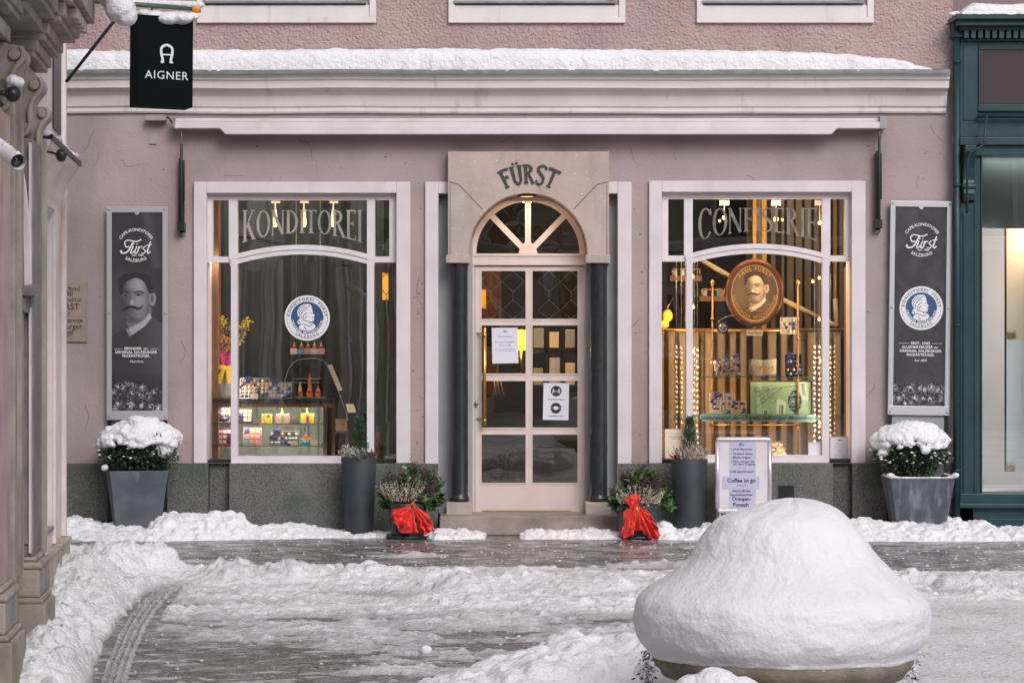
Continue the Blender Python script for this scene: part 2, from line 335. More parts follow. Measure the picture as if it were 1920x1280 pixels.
# ------------------------------------------------------------------ ground: wet asphalt with thin slush
def slush_material():
    m = bpy.data.materials.new('wet_asphalt_with_slush'); m.use_nodes = True; t = m.node_tree; N = t.nodes; L = t.links; b = N['Principled BSDF']
    g = N.new('ShaderNodeNewGeometry')
    def noise(st, sc_, det=7, rot=0, dist=0.):
        mp = N.new('ShaderNodeMapping'); mp.inputs['Scale'].default_value = st; mp.inputs['Rotation'].default_value = (0, 0, R(rot)); L.new(g.outputs['Position'], mp.inputs[0])
        n = N.new('ShaderNodeTexNoise'); n.inputs['Scale'].default_value = sc_; n.inputs['Detail'].default_value = det; n.inputs['Distortion'].default_value = dist; L.new(mp.outputs[0], n.inputs[0]); return n.outputs[0]
    def ramp(s, a, z, c0=0, c1=1):
        r = N.new('ShaderNodeMapRange'); r.inputs[1].default_value = a; r.inputs[2].default_value = z; r.inputs[3].default_value = c0; r.inputs[4].default_value = c1; L.new(s, r.inputs[0]); return r.outputs[0]
    def mixc(f, c1, c2):
        x = N.new('ShaderNodeMixRGB'); L.new(f, x.inputs[0])
        for i, c in ((1, c1), (2, c2)):
            if isinstance(c, tuple): x.inputs[i].default_value = (*c, 1)
            else: L.new(c, x.inputs[i])
        return x.outputs[0]
    a = mixc(ramp(noise((1, 1, 1), 30), .4, .65), (.034, .034, .035), (.072, .070, .071))
    a = mixc(ramp(noise((1, 1.4, 1), 1.4, 4), .50, .70), a, (.078, .070, .064))
    s1 = ramp(noise((1, 1.5, 1), 2.6, 9, 8, .8), .50, .68); a = mixc(s1, a, (.27, .268, .275))
    s2 = ramp(noise((1, 1.5, 1), 6.5, 9, -15, .7), .55, .64); a = mixc(s2, a, (.52, .50, .51))
    s3 = ramp(noise((1, 1.2, 1), 55, 3), .58, .64); a = mixc(s3, a, (.62, .60, .62))
    L.new(a, b.inputs['Base Color'])
    L.new(ramp(noise((1, 1.5, 1), 3), .35, .65, .10, .42), b.inputs['Roughness'])
    bp = N.new('ShaderNodeBump'); bp.inputs['Distance'].default_value = .012; L.new(noise((1, 1.3, 1), 26, 8), bp.inputs['Height']); L.new(bp.outputs[0], b.inputs['Normal'])
    return m
m_road = slush_material()
mb = MB(); mb.add([(-120, -120, 0), (120, -120, 0), (120, 60, 0), (-120, 60, 0)], [(0, 1, 2, 3)])
tag(mb.build('ground', m_road), kind='structure')

# snow on the road: coverage measured from the photo, rows of ground height against columns
cols = np.array([60, 130, 250, 300, 500, 700, 900, 1100, 1300, 1500, 1700, 1930.])
rows = [(990, '5 5 3 3 3 3 2 2 2 2 2 2'), (1014, '4 4 3 3 3 2 2 2 2 2 2 3'), (1028, '4 3 3 3 3 3 3 3 3 3 3 3'), (1044, '4 4 4 4 3 4 4 3 3 3 3 2'),
        (1058, '7 7 7 6 5 5 4 3 3 3 3 3'), (1070, '9 9 9 9 9 8 8 8 6 4 4 4'), (1082, '9 9 9 9 9 9 9 9 8 7 7 8'), (1100, '9 9 9 9 9 9 9 9 8 8 9 9'),
        (1118, '9 9 9 8 8 8 8 8 8 8 9 6'), (1135, '9 9 8 7 8 8 8 7 8 8 9 9'), (1160, '9 9 5 6 8 7 7 7 7 9 9 9'), (1190, '9 9 4 5 6 6 5 6 7 9 9 9'),
        (1215, '9 9 3 4 4 5 5 5 8 9 9 9'), (1245, '9 8 3 4 5 4 5 6 9 9 9 9'), (1285, '9 8 3 4 5 4 5 8 9 9 9 9'), (1400, '9 7 4 5 5 4 6 9 9 9 9 9'), (1700, '9 7 5 5 5 5 7 9 9 9 9 9')]
ry = np.array([r[0] for r in rows], float); tab = np.array([[float(q)/9 for q in r[1].split()] for r in rows])
def coverage(px, py):
    fi = np.interp(px, cols, np.arange(len(cols))); fj = np.interp(py, ry, np.arange(len(ry)))
    i = np.clip(fi.astype(int), 0, len(cols)-2); j = np.clip(fj.astype(int), 0, len(ry)-2); u = fi-i; v = fj-j
    return (tab[j, i]*(1-u)+tab[j, i+1]*u)*(1-v)+(tab[j+1, i]*(1-u)+tab[j+1, i+1]*u)*v
xs = np.arange(-4.2, 4.9, .017); ys = np.concatenate([np.arange(-11.4, -.05, .0165)])
GX, GY = np.meshgrid(xs, ys); dist = GY+D; PY = HY+FP*H/dist; PX = 960+FP*GX/dist
cov = coverage(PX, PY)
ang = R(7); SX = GX*math.cos(ang)+GY*math.sin(ang); SY = -GX*math.sin(ang)+GY*math.cos(ang)
streak = fbm(SX*1.4+.6*fbm(GX*2, GY*2, 3, 90), SY*3.6, 5, 3); fine = fbm(GX*9, GY*13, 4, 11); big = fbm(GX*1.7, GY*2.6, 4, 23)
flat_ = np.clip((PX-1640)/100, 0, 1)*np.clip((PY-1118)/25, 0, 1)
thr = (streak*.6+fine*.22+big*.18)
Hs = ((cov-.63)*1.35-(thr-.5)*2.8*(1-flat_*.9))*.05*(1-.3*flat_)
Hs = np.minimum(Hs, .035+.012*fine)+flat_*.03
# the tyre track: a dark curved strip with three thin ridges
tcx = np.interp(PY, [1095, 1110, 1130, 1150, 1180, 1210, 1240, 1280, 1400], [322, 306, 286, 268, 250, 236, 224, 212, 195]); tw = np.interp(PY, [1100, 1150, 1280], [26, 34, 40]); tt = (PX-tcx)/tw
on = np.clip(1.25-np.abs(tt), 0, .25)*4*np.clip((PY-1092)/20, 0, 1); 
# banks: (px, py of foot, half width x m, half depth y m, height m)
banks = [(95, 1100, .5, .45, .15), (165, 1092, .45, .38, .18), (225, 1086, .35, .32, .18), (285, 1084, .26, .30, .17), (140, 1115, .42, .6, .17), (150, 1145, .30, .6, .16), (120, 1190, .22, .6, .15), (100, 1240, .18, .6, .14),
         (85, 1290, .16, .6, .14), (70, 1345, .14, .5, .10), (240, 1095, .25, .3, .06), (440, 1092, .28, .35, .11), (400, 1085, .3, .35, .05), (520, 1088, .4, .3, .09), (600, 1085, .3, .3, .06), (700, 1090, .35, .35, .07), (840, 1105, .4, .35, .075), (870, 1115, .2, .2, .08),
         (1000, 1098, .45, .3, .05), (1120, 1105, .45, .4, .05), (1260, 1110, .3, .3, .04), (980, 1135, .5, .3, .03), (1100, 1140, .4, .3, .04), (1180, 1130, .3, .3, .04), (1700, 1098, .3, .25, .07), (1760, 1102, .3, .2, .05), (1850, 1130, .25, .2, .05), (1700, 1128, .3, .2, .05), (1900, 1100, .3, .2, .03)]
amp = np.zeros_like(Hs)
for bx, by, wx, wy, hh in banks:
    hh = hh*1.12 if bx > 320 else hh*1.05
    d0 = FP*H/(by-HY); cy = d0-D; cx = (bx-960)*d0/FP
    amp = np.maximum(amp, hh*np.clip(1.35*np.exp(-((GX-cx)/wx)**2*1.1-((GY-cy)/wy)**2*1.1)-.22, 0, 1))
Hs = Hs*(1-np.clip(amp*12, 0, 1))+amp*(.35+1.25*fbm(GX*4.2, GY*4.2, 4, 40))+amp*.45*(1-2*np.abs(fbm(GX*8, GY*8, 4, 61)-.5))**3-amp*.2+np.where(amp > .004, .01, 0)
Hs = Hs*(1-on)+on*(-.010); amp = amp*(1-on)
for c0 in (-.45, -.12, .2, .52): Hs = Hs+on*.036*np.exp(-((tt-c0)/.07)**2)*(.65+.6*fine)
it = []
for k in range(9000):
    i = rnd.randrange(len(xs)); j = rnd.randrange(len(ys)); a = amp[j, i]
    if a > .02: r = rnd.uniform(.014, .040)+a*rnd.random()**3*.42; it.append((xs[i], ys[j], r, Hs[j, i]-r*.22))
    elif Hs[j, i] > .008 and on[j, i] < .1 and flat_[j, i] < .2 and rnd.random() < .7: r = rnd.uniform(.012, .036); it.append((xs[i], ys[j], r, Hs[j, i]-r*.25))
blobs(Hs, xs, ys, it)
Hs = Hs+np.where(Hs > .0, (.024*(fbm(GX*17, GY*17, 3, 77)-.5)+.012*(fbm(GX*34, GY*34, 2, 70)-.5))*(1-.75*flat_), 0)
field_mesh('snow_cover', xs, ys, Hs, m_snowd, keep=Hs > -.004, label='trodden snow and lumpy ridges spread over the wet street')
# snow beyond the measured strip, both ways along the street and towards the camera
def far_patch(x0, x1, y0, y1, seed, off):
    a = np.arange(x0, x1, .12); b = np.arange(y0, y1, .12); gx, gy = np.meshgrid(a, b)
    h = (.55-fbm(gx*.6, gy*2.4, 5, seed)+off)*.10; return field_mesh('street_snow', a, b, h, m_snowd, keep=h > -.004)
far_patch(-14, 14, -44, -11.35, 5, .12); far_patch(4.85, 12, -11.4, -2.8, 8, .15)

# lane crumbs
mb = MB()
for k in range(1100):
    px = rnd.uniform(110, 1930); py = rnd.choice([rnd.uniform(1009, 1075), rnd.uniform(1009, 1075), rnd.uniform(1080, 1285)]); d0 = FP*H/(py-HY)
    r = rnd.choice([.003, .004, .005, .008]); mb.ball(((px-960)*d0/FP, d0-D, r*.4), r, 1, (1.5, 1.2, .7), .5, rnd)
mb.build('snow_crumbs', m_snow); tag(bpy.data.objects['snow_crumbs'], 'small crumbs of snow scattered over the wet lane', kind='stuff')
mb = MB(); d0 = FP*H/(1226-HY); mb.ball(((798-960)*d0/FP, d0-D, .02), .034, 3, (1, .8, .75), .12, rnd)
tag(mb.build('snowball', m_snow, loc=((798-960)*d0/FP, d0-D, 0)), 'single small round lump of snow lying on bare slush', 'snow lump')

# snow shovelled against the foot of the facade
xs = np.arange(-4.3, 5.6, .012); ys = np.arange(-1.15, .0, .012); GX, GY = np.meshgrid(xs, ys)
top = np.interp(960+GX*220, [60, 120, 150, 210, 225, 250, 300, 312, 330, 400, 462, 474, 500, 560, 590, 640, 700, 812, 822, 862, 890, 908, 916, 972, 985, 1040, 1100, 1150, 1160, 1238, 1262, 1320, 1420, 1500, 1530, 1600, 1640, 1675, 1690, 1740, 1765, 1790, 1830, 1845, 1930, 2200],
                [.17, .17, .18, .10, .12, .10, .09, .16, .215, .19, .165, .10, .085, .09, .075, .04, .03, .04, .08, .06, .05, .03, -.01, -.01, .055, .045, .065, .05, .04, .13, .06, .11, .10, .08, .10, .14, .11, .12, .14, .13, .17, .12, .15, .06, .07, .07])
wdt = np.interp(960+GX*220, [60, 330, 480, 640, 900, 1160, 1300, 1640, 1800, 2200], [.80, .80, .6, .42, .36, .36, .55, .80, .80, .6])
dd = -GY; ycen = np.interp(960+GX*220, [60, 450, 640, 815, 825, 1158, 1165, 1240, 1640, 2200], [.45, .38, .34, .45, .52, .52, .45, .5, .42, .4])
prof = np.clip(1-((dd-ycen)/np.where(dd > ycen, wdt*.75, .5))**2, 0, 1)
Hf = top*.86*prof*(.62+.85*fbm(GX*5, GY*5, 4, 9))+.02*(prof > 0)*(top > 0)-.025
it = []
for k in range(2600):
    i = rnd.randrange(len(xs)); j = rnd.randrange(len(ys))
    if top[j, i] > .02 and prof[j, i] > .12: r = rnd.uniform(.014, .034)+top[j, i]*rnd.random()*.16; it.append((xs[i], ys[j], r, Hf[j, i]-r*.25))
blobs(Hf, xs, ys, it); Hf = Hf+.042*(fbm(GX*15, GY*15, 4, 5)-.5)
field_mesh('snow_bank', xs, ys, Hf, m_snow, keep=Hf > -.003, label='lumpy snow shovelled along the foot of the shopfronts')

# heap of lumps in front, beside the stone planter
xs = np.arange(-.75, 1.55, .009); ys = np.arange(-11.0, -8.7, .009); GX, GY = np.meshgrid(xs, ys)
Hh = -.02+.02*fbm(GX*4, GY*4, 3, 1)
def hp(px, topy, Y, wx, wy):
    s = sxy(Y); cx = (px-960)/s; zt = H-(topy-HY)/s; return cx, Y, wx, wy, zt
for cx, cy, wx, wy, zt in [hp(1090, 1190, -9.7, .26, .45), hp(1195, 1190, -9.7, .22, .42), hp(1000, 1222, -9.9, .26, .4), hp(905, 1262, -10, .26, .35), hp(1260, 1215, -9.9, .2, .4), hp(1150, 1200, -9.5, .3, .3)]:
    q = ((GX-cx)/wx)**2+((GY-cy)/wy)**2; Hh = np.maximum(Hh, zt*np.clip(1-q*.55, 0, 1)**.7)
amp = Hh.copy(); Hh = Hh*(.86+.22*fbm(GX*5, GY*5, 4, 19))
it = []
for k in range(1500):
    i = rnd.randrange(len(xs)); j = rnd.randrange(len(ys))
    if amp[j, i] > .05: r = rnd.choice([rnd.uniform(.02, .04), rnd.uniform(.04, .085)]); it.append((xs[i], ys[j], r, Hh[j, i]-r*.5))
blobs(Hh, xs, ys, it, .8); Hh = Hh+.022*(fbm(GX*22, GY*22, 4, 2)-.5)
field_mesh('snow_heap', xs, ys, Hh, m_snow, keep=Hh > .02, label='heap of rounded snow lumps beside the stone planter')
mb = MB(); c = (X(1345, -11.6), -11.6, .0)
def snow_clump(name, lumps, vox, label=None, cat='snow', parent=None, loc=None, disp=.012, dsc=9., mat=None, group=None):
    b = MB()
    for (x, y, z, r, sx, sy, sz) in lumps: b.ball((x, y, z), r, 3, (sx, sy, sz))
    o = b.build(name, mat or m_snow, parent, loc=loc)
    r_ = o.modifiers.new('remesh', 'REMESH'); r_.mode = 'VOXEL'; r_.voxel_size = vox; r_.use_smooth_shade = True
    s_ = o.modifiers.new('smooth', 'SMOOTH'); s_.iterations = 1; s_.factor = .5
    if disp:
        tx = bpy.data.textures.new('lumps', 'CLOUDS'); tx.noise_scale = 1/dsc; tx.noise_depth = 3
        d = o.modifiers.new('disp', 'DISPLACE'); d.texture = tx; d.strength = disp; d.mid_level = .5; d.texture_coords = 'LOCAL'
    if parent is None: tag(o, label, cat, group)
    return o
Yf = -11.6; s = sxy(Yf); zc = H-(1290-HY)/s
snow_clump('snow_lump', [(X(1340, Yf), Yf, zc-.02, .105, 1, 1, .95), (X(1395, Yf), Yf+.02, zc-.03, .07, 1, 1, 1), (X(1295, Yf), Yf, zc-.01, .065, 1, 1, 1), (X(1270, Yf), Yf, zc-.05, .06, 1, 1, 1), (X(1345, Yf), Yf-.02, zc-.2, .2, 1, 1, 1), (X(1330, Yf), Yf, .08, .32, 1, 1, .7)],
           .008, 'rounded lump of snow standing in front of the stone planter', 'snow lump', loc=(X(1345, Yf), Yf, 0), disp=.02)

# ------------------------------------------------------------------ stone planter under a dome of snow
Yp = -11.0; s = sxy(Yp); pc = (X(1467, Yp), Yp, 0)
def pz(py): return H-(py-HY)/s
t = T('stone_planter', 'round stone planter buried under a tall dome of snow', 'planter', pc)
b = MB(); rim = 243/s
b.lathe([(.0, .0), (.30, .0), (.31, .05), (.25, .08), (.22, .12), (.30, .20), (.40, .30), (rim*.93, pz(1262)), (rim*.955, pz(1250)), (rim*.98, pz(1246)), (rim, pz(1236)), (rim, pz(1222)), (rim*.93, pz(1222)), (rim*.9, pz(1240))], pc, 64)
m_plst = M('mossy_planter_stone', (.16, .13, .10), .8, (.24, .195, .165), 9., bump=.006, bscale=50, streak=((.12, .12, .08), 6, .5, .72, (1, 1, .3)), spots=((.5, .46, .42), 40, .68, .74))
b.build('bowl', m_plst, t)
prof = [(934, 1488, 3), (935.5, 1488, 26), (940, 1487, 50), (948, 1486, 73), (959, 1475, 101), (972, 1467, 124), (990, 1467, 141), (1010, 1468, 156), (1030, 1469, 168), (1048, 1471, 181), (1072, 1471, 208), (1088, 1468, 231), (1103, 1466, 254), (1120, 1465, 271), (1137, 1465, 277), (1158, 1465, 278), (1180, 1466, 274), (1198, 1466, 266), (1214, 1465, 252), (1228, 1467, 240), (1232, 1467, 200), (1225, 1467, 60)]
pp = spline([(a, b_, c_) for a, b_, c_ in prof], 8); n = 300; vs_ = []; b = MB()
for a, cx, r in pp:
    for k in range(n):
        th = 2*math.pi*k/n; dx, dy = math.cos(th), math.sin(th)
        nn = mnoise.fractal((dx*1.6, dy*1.6, a*.012), .9, 2, 4)*.011+mnoise.noise((dx*5, dy*5, a*.03))*.005+mnoise.noise((dx*15, dy*15, a*.06))*.0026+mnoise.noise((dx*34, dy*34, a*.13))*.0018
        rr = max(r, 1)/s*(1+.0) + nn*min(1, r/170)
        vs_.append((X(cx, Yp)+dx*rr, Yp+dy*rr*.96, pz(a)+mnoise.noise((dx*3, dy*3, a*.02))*.006))
m_ = len(pp); b.smooth = True
b.add(vs_, [((i+1)*n+k, (i+1)*n+(k+1) % n, i*n+(k+1) % n, i*n+k) for i in range(m_-1) for k in range(n)]); b.add(vs_[:n], [tuple(range(n))])
m_dome = M('fresh_snow_dome', (.79, .775, .805), .6, (.73, .715, .75), 2., bump=.010, bscale=13, b2=(.005, 60), spec=.3)
tag(b.build('snow_dome', m_dome, loc=(pc[0], pc[1], pz(1225))), 'tall bell-shaped dome of fresh snow on the stone planter', 'snow')

# ------------------------------------------------------------------ leaves
def leaf_mesh(name, items, mat, parent=None, loc=None, wid=.5, seed=1):
    """items: (centre, direction, length) - each a folded leaf of its own"""
    g = random.Random(seed); b = MB()
    for c, d, l in items:
        c = Vector(c); d = Vector(d).normalized(); q = d.cross(Vector((g.uniform(-1, 1), g.uniform(-1, 1), g.uniform(-1, 1))))
        if q.length < 1e-3: q = Vector((1, 0, 0))
        q = q.normalized()*l*wid*.5; nrm = d.cross(q).normalized()*l*.08
        b.add([c, c+d*l*.45+q+nrm, c+d*l, c+d*l*.45-q+nrm, c+d*l*.5-nrm], [(0, 4, 1), (1, 4, 2), (2, 4, 3), (3, 4, 0)])
    return b.build(name, mat, parent, loc=loc)
def ball_points(c, rx, ry, rz, n, seed, shell=.6, zmin=-1., lump=.18):
    g = random.Random(seed); out = []
    while len(out) < n:
        v = Vector((g.gauss(0, 1), g.gauss(0, 1), g.gauss(0, 1))).normalized()
        if v.z < zmin: continue
        k = shell+(1-shell)*g.random(); k *= 1+lump*mnoise.noise((v.x*3+seed, v.y*3, v.z*3))*1.6
        p = Vector((c[0]+v.x*rx*k, c[1]+v.y*ry*k, c[2]+v.z*rz*k)); out.append((p, (v+Vector((g.gauss(0, .7), g.gauss(0, .7), g.gauss(0, .7)))).normalized()))
    return out
# ------------------------------------------------------------------ lettering made of strokes
def arcpts(cx, cy, rx, ry, a0, a1, n=28): return [(cx+rx*math.cos(R(a0+(a1-a0)*k/n)), cy+ry*math.sin(R(a0+(a1-a0)*k/n))) for k in range(n+1)]
def glyph(ch, th, tn):
    """strokes of a narrow serif capital in a unit-high cell; returns (width, [(points, widths, closed)])"""
    S = []; sf = tn*.9
    def st(x, z0=0, z1=1, w_=None, ser=(1, 1)):
        w_ = w_ or th; S.append(([(x, z0), (x, (z0+z1)/2), (x, z1)], w_, False))
        for e, z in zip(ser, (z0+sf/2, z1-sf/2)):
            if e: S.append(([(x-w_*.5-.05, z), (x+w_*.5+.05, z)], sf, False))
    def ring(cx, rx, a0=0, a1=360, cy=.5, ry=.5):
        pts = arcpts(cx, cy, rx-th*.4, ry-tn*.5, a0, a1, 36); ws = [tn+(th-tn)*abs(math.cos(R(a0+(a1-a0)*k/36)))**1.3 for k in range(37)]
        S.append((pts, ws, False))
    if ch == 'I': st(.1); return .2, S
    if ch in 'TF E'.replace(' ', '') or ch in 'LH':
        if ch == 'T': st(.24, ser=(1, 0)); S.append(([(0, 1-tn/2), (.48, 1-tn/2)], tn*1.3, False)); [S.append(([(x, 1), (x, .84)], [tn*1.6, tn*.5], False)) for x in (.02, .46)]; return .48, S
        st(.1); S.append(([(.1, 1-tn/2), (.4, 1-tn/2)], tn*1.3, False)); S.append(([(.1, .54), (.32, .54)], tn*1.2, False)); S.append(([(.39, 1), (.39, .84)], [tn*1.6, tn*.5], False)); S.append(([(.31, .63), (.31, .45)], tn, False))
        if ch == 'E': S.append(([(.1, tn/2), (.42, tn/2)], tn*1.3, False)); S.append(([(.41, 0), (.41, .16)], [tn*1.6, tn*.5], False))
        return .44, S
    if ch == 'O': ring(.29, .29); return .58, S
    if ch == 'C': ring(.29, .29, 38, 322); S.append(([(.50, .98), (.51, .76)], [tn*.6, tn*1.8], False)); return .54, S
    if ch == 'D': st(.1); S.append((arcpts(.12, .5, .40-th*.4, .5-tn*.5, -90, 90, 30), [tn+(th-tn)*abs(math.cos(R(-90+6*k)))**1.2 for k in range(31)], False)); return .54, S
    if ch == 'R':
        st(.1); S.append((arcpts(.12, .75, .30-th*.4, .25-tn*.5, -90, 90, 24), [tn+(th-tn)*abs(math.cos(R(-90+7.5*k)))**1.2 for k in range(25)], False))
        S.append(([(.22, .52), (.36, .26), (.50, .0)], [th*.7, th, th], False)); S.append(([(.42, sf/2), (.58, sf/2)], sf, False)); return .54, S
    if ch == 'N':
        st(.06, w_=tn*1.2); st(.50, w_=tn*1.2, ser=(0, 1)); S.append(([(.05, .99), (.50, .01)], th*1.05, False)); return .58, S
    if ch == 'K':
        st(.1); S.append(([(.14, .42), (.44, .97)], tn*1.2, False)); S.append(([(.22, .56), (.48, .02)], th, False))
        for z, x in ((1-sf/2, .44), (sf/2, .49)): S.append(([(x-.09, z), (x+.09, z)], sf, False))
        return .56, S
    if ch == 'S':
        pts = spline([(.40, .82), (.37, .94), (.22, .985), (.07, .88), (.06, .72), (.20, .55), (.34, .42), (.39, .25), (.34, .08), (.19, .015), (.05, .07), (.03, .22)], 5); k = len(pts)
        S.append((pts, [tn+(th-tn)*math.sin(math.pi*i/(k-1))**2 for i in range(k)], False)); return .44, S
    if ch in 'UÜ':
        S.append((spline([(.08, 1), (.08, .5), (.09, .2), (.25, .03), (.41, .2), (.42, .5), (.42, 1)], 6), th, False))
        for x in (.08, .42): S.append(([(x-th*.5-.03, 1-sf/2), (x+th*.5+.03, 1-sf/2)], sf, False))
        if ch == 'Ü':
            for x in (.17, .33): S.append(([(x, 1.06), (x, 1.16)], th*.65, False))
        return .50, S
    return .3, S
def word(mb, text, th, tn, mapf, y, gap=.08):
    x = 0; S = []
    for ch in text:
        wd, st = glyph(ch, th, tn); S += [([(px+x, pz_) for px, pz_ in p], w_) for p, w_, c in st]; x += wd+gap
    x -= gap
    for i, (p, w_) in enumerate(S):
        # fine sampling, then map each vertex
        n = len(p); ww = list(w_) if hasattr(w_, '__len__') else [w_]*n; q = []; qw = []
        for a in range(n-1):
            m = max(1, int((Vector(p[a])-Vector(p[a+1])).length/.12))
            for k in range(m): q.append((p[a][0]+(p[a+1][0]-p[a][0])*k/m, p[a][1]+(p[a+1][1]-p[a][1])*k/m)); qw.append(ww[a]+(ww[a+1]-ww[a])*k/m)
        q.append(p[-1]); qw.append(ww[-1])
        t = MB(); t.ribbon(q, qw, 0); mm = [mapf(v[0]/x, v[2]) for v in t.v]; mb.add([(m[0], y-.00012*i, m[1]) for m in mm], t.f)
def script_logo(mb, cx, cz, wd, y, wt=1.):
    """the cursive house name, about 440 units wide"""
    k = wd/440.; f = lambda P_: [(cx+(a-390)*k, cz-(b-565)*k) for a, b in P_]
    L_ = [([(292, 562), (262, 575), (240, 550), (236, 510), (262, 482), (300, 480), (350, 492), (410, 495), (465, 468)], 15), ([(356, 498), (330, 545), (296, 610), (255, 648), (200, 655), (180, 632), (196, 618)], 19), ([(288, 578), (345, 562)], 9),
          ([(352, 562), (330, 615), (318, 648), (335, 660), (372, 620)], 15), ([(405, 562), (378, 620), (376, 655), (398, 655), (425, 622)], 15), ([(432, 562), (420, 610), (404, 660)], 15), ([(414, 628), (440, 580), (462, 566), (472, 580)], 12),
          ([(524, 566), (500, 572), (492, 596), (515, 622), (512, 650), (484, 662), (462, 650)], 13), ([(592, 498), (570, 560), (548, 630), (556, 658), (590, 636)], 17), ([(528, 552), (606, 542)], 11), ([(470, 600), (492, 590)], 6), ([(516, 640), (545, 610)], 6)]
    for i, (p, w_) in enumerate(L_): mb.ribbon([tuple(q) for q in spline(f(p), 5)], w_*k*wt, y-.0001*i)
    for a, b in ((360, 532), (402, 532)): mb.disc(cx+(a-390)*k, cz-(b-565)*k, 9*k, 9*k, y-.002, 12)
def curved(mb, text, cx, cz, rad, mid, size, y, inward=False, bold=0, sp=1., ry=1.):
    def fn(u, v):
        a = R(mid)-(u/rad) if not inward else R(mid)+(u/rad); r = rad+v if not inward else rad-v
        return (cx+r*math.cos(a), y, cz+r*math.sin(a)*ry)
    mb.text(text, fn, size, bold=bold, sp=sp)
def flat_text(mb, text, cx, cz, size, y, bold=0, align='CENTER', sp=1., slant=0.): mb.text(text, lambda u, v: (cx+u+v*slant, y, cz+v), size, align, bold, sp)

# ------------------------------------------------------------------ painted pictures (flat prints): colour per point
def smask(px, py, poly, soft=6.):
    inside = np.zeros(px.shape, bool); n = len(poly); dmin = np.full(px.shape, 1e9)
    for i in range(n):
        x0, y0 = poly[i]; x1, y1 = poly[(i+1) % n]
        if y0 != y1: inside ^= ((y0 > py) != (y1 > py)) & (px < (x1-x0)*(py-y0)/(y1-y0+1e-12)+x0)
        ex, ey = x1-x0, y1-y0; t = np.clip(((px-x0)*ex+(py-y0)*ey)/(ex*ex+ey*ey+1e-9), 0, 1); dmin = np.minimum(dmin, np.hypot(px-x0-t*ex, py-y0-t*ey))
    return np.clip(.5+np.where(inside, dmin, -dmin)/soft, 0, 1)
def emask(px, py, cx, cy, rx, ry, soft=.25): return np.clip((1-np.hypot((px-cx)/rx, (py-cy)/ry))/soft+.5, 0, 1)
def portrait(px, py):
    """bust of a moustached man in a stiff collar, grey values; coordinates of the measured print"""
    v = .035+.045*np.exp(-((px-60)**2+(py-420)**2)/90000)+.02*fbm(px/60, py/60, 3, 3)
    def put(m, c):
        nonlocal v; v = v*(1-m)+c*m
    sp_ = lambda P_: [tuple(q) for q in spline(P_, 4, True)]
    put(smask(px, py, [(20, 620), (80, 570), (150, 540), (200, 590), (300, 500), (378, 430), (440, 480), (490, 510), (640, 610), (640, 1300), (-200, 1300), (-200, 720)], 8), .045+.075*np.clip((px-230)/240, 0, 1)*np.clip(1.6-(py-450)/450, .2, 1)*(.7+.6*fbm(px/9, py/14, 3, 8)))
    put(smask(px, py, sp_([(165, 440), (300, 420), (370, 350), (375, 430), (300, 500), (195, 545)]), 14), .22)
    put(smask(px, py, sp_([(100, 160), (118, 115), (170, 95), (240, 88), (300, 110), (345, 190), (372, 270), (370, 335), (352, 400), (300, 440), (215, 462), (165, 430), (128, 370), (108, 300), (103, 220)]), 8),
        .06+.40*np.clip((px-100)/170, 0, 1)**1.8*np.clip((400-px)/120, .3, 1)*np.clip(1.25-(py-90)/520, .35, 1))
    put(emask(px, py, 390, 292, 30, 58), .40); put(emask(px, py, 386, 292, 14, 34, .5), .16)
    put(smask(px, py, sp_([(102, 250), (90, 190), (96, 130), (140, 88), (215, 72), (290, 76), (355, 100), (392, 160), (402, 215), (392, 250), (362, 245), (350, 225), (322, 172), (292, 138), (235, 120), (178, 140), (143, 168), (127, 215), (112, 262)]), 6), .022+.05*np.clip((px-330)/70, 0, 1)*fbm(px/9, py/16, 3, 4))
    put(emask(px, py, 265, 320, 70, 60, .9)*.35, .50); put(emask(px, py, 245, 175, 65, 38, .9)*.5, .54)
    for cx, cy, rx, ry, c in ((148, 262, 36, 15, .13), (268, 256, 40, 15, .14)): put(emask(px, py, cx, cy, rx, ry, .6), c)
    for cx, cy in ((150, 266), (266, 260)): put(emask(px, py, cx, cy, 11, 7, .4), .02)
    put(smask(px, py, [(112, 240), (150, 226), (182, 240), (180, 250), (150, 240), (115, 252)], 6), .04); put(smask(px, py, [(222, 236), (262, 222), (312, 232), (318, 246), (262, 236), (224, 248)], 6), .04)
    put(smask(px, py, [(196, 240), (186, 300), (168, 338), (200, 352), (186, 330), (204, 290)], 10)*.8, .14); put(emask(px, py, 210, 322, 16, 20, .8)*.7, .62)
    put(smask(px, py, sp_([(122, 394), (140, 368), (172, 350), (205, 345), (238, 354), (272, 362), (306, 346), (294, 372), (264, 384), (230, 378), (196, 370), (160, 380)]), 9), .02)
    put(emask(px, py, 190, 392, 34, 8, .6)*.8, .1); put(emask(px, py, 205, 470, 66, 22, .8)*.7, .06)
    put(smask(px, py, [(178, 540), (198, 528), (300, 478), (366, 408), (382, 448), (320, 520), (208, 592)], 6), .50+.12*np.clip((px-200)/160, 0, 1)); put(smask(px, py, [(150, 540), (178, 538), (208, 592), (188, 606)], 5), .3)
    return v
def foil_balls(px, py, v, y0, y1, seed, n=70, x0=30, x1=475):
    g = random.Random(seed)
    for k in range(n):
        cy = g.uniform(y0, y1); cx = g.uniform(x0, x1); r = g.uniform(36, 62); b = g.uniform(.04, .22)
        m = emask(px, py, cx, cy, r, r, .12); tex = fbm(px/11+k, py/11, 3, k); sh = np.clip(1-np.hypot(px-cx+r*.3, py-cy+r*.35)/(r*1.1), 0, 1)
        v = v*(1-m)+m*(.015+b*(tex > .5)*(.4+sh)+.5*sh**3*(tex > .45))
    return v
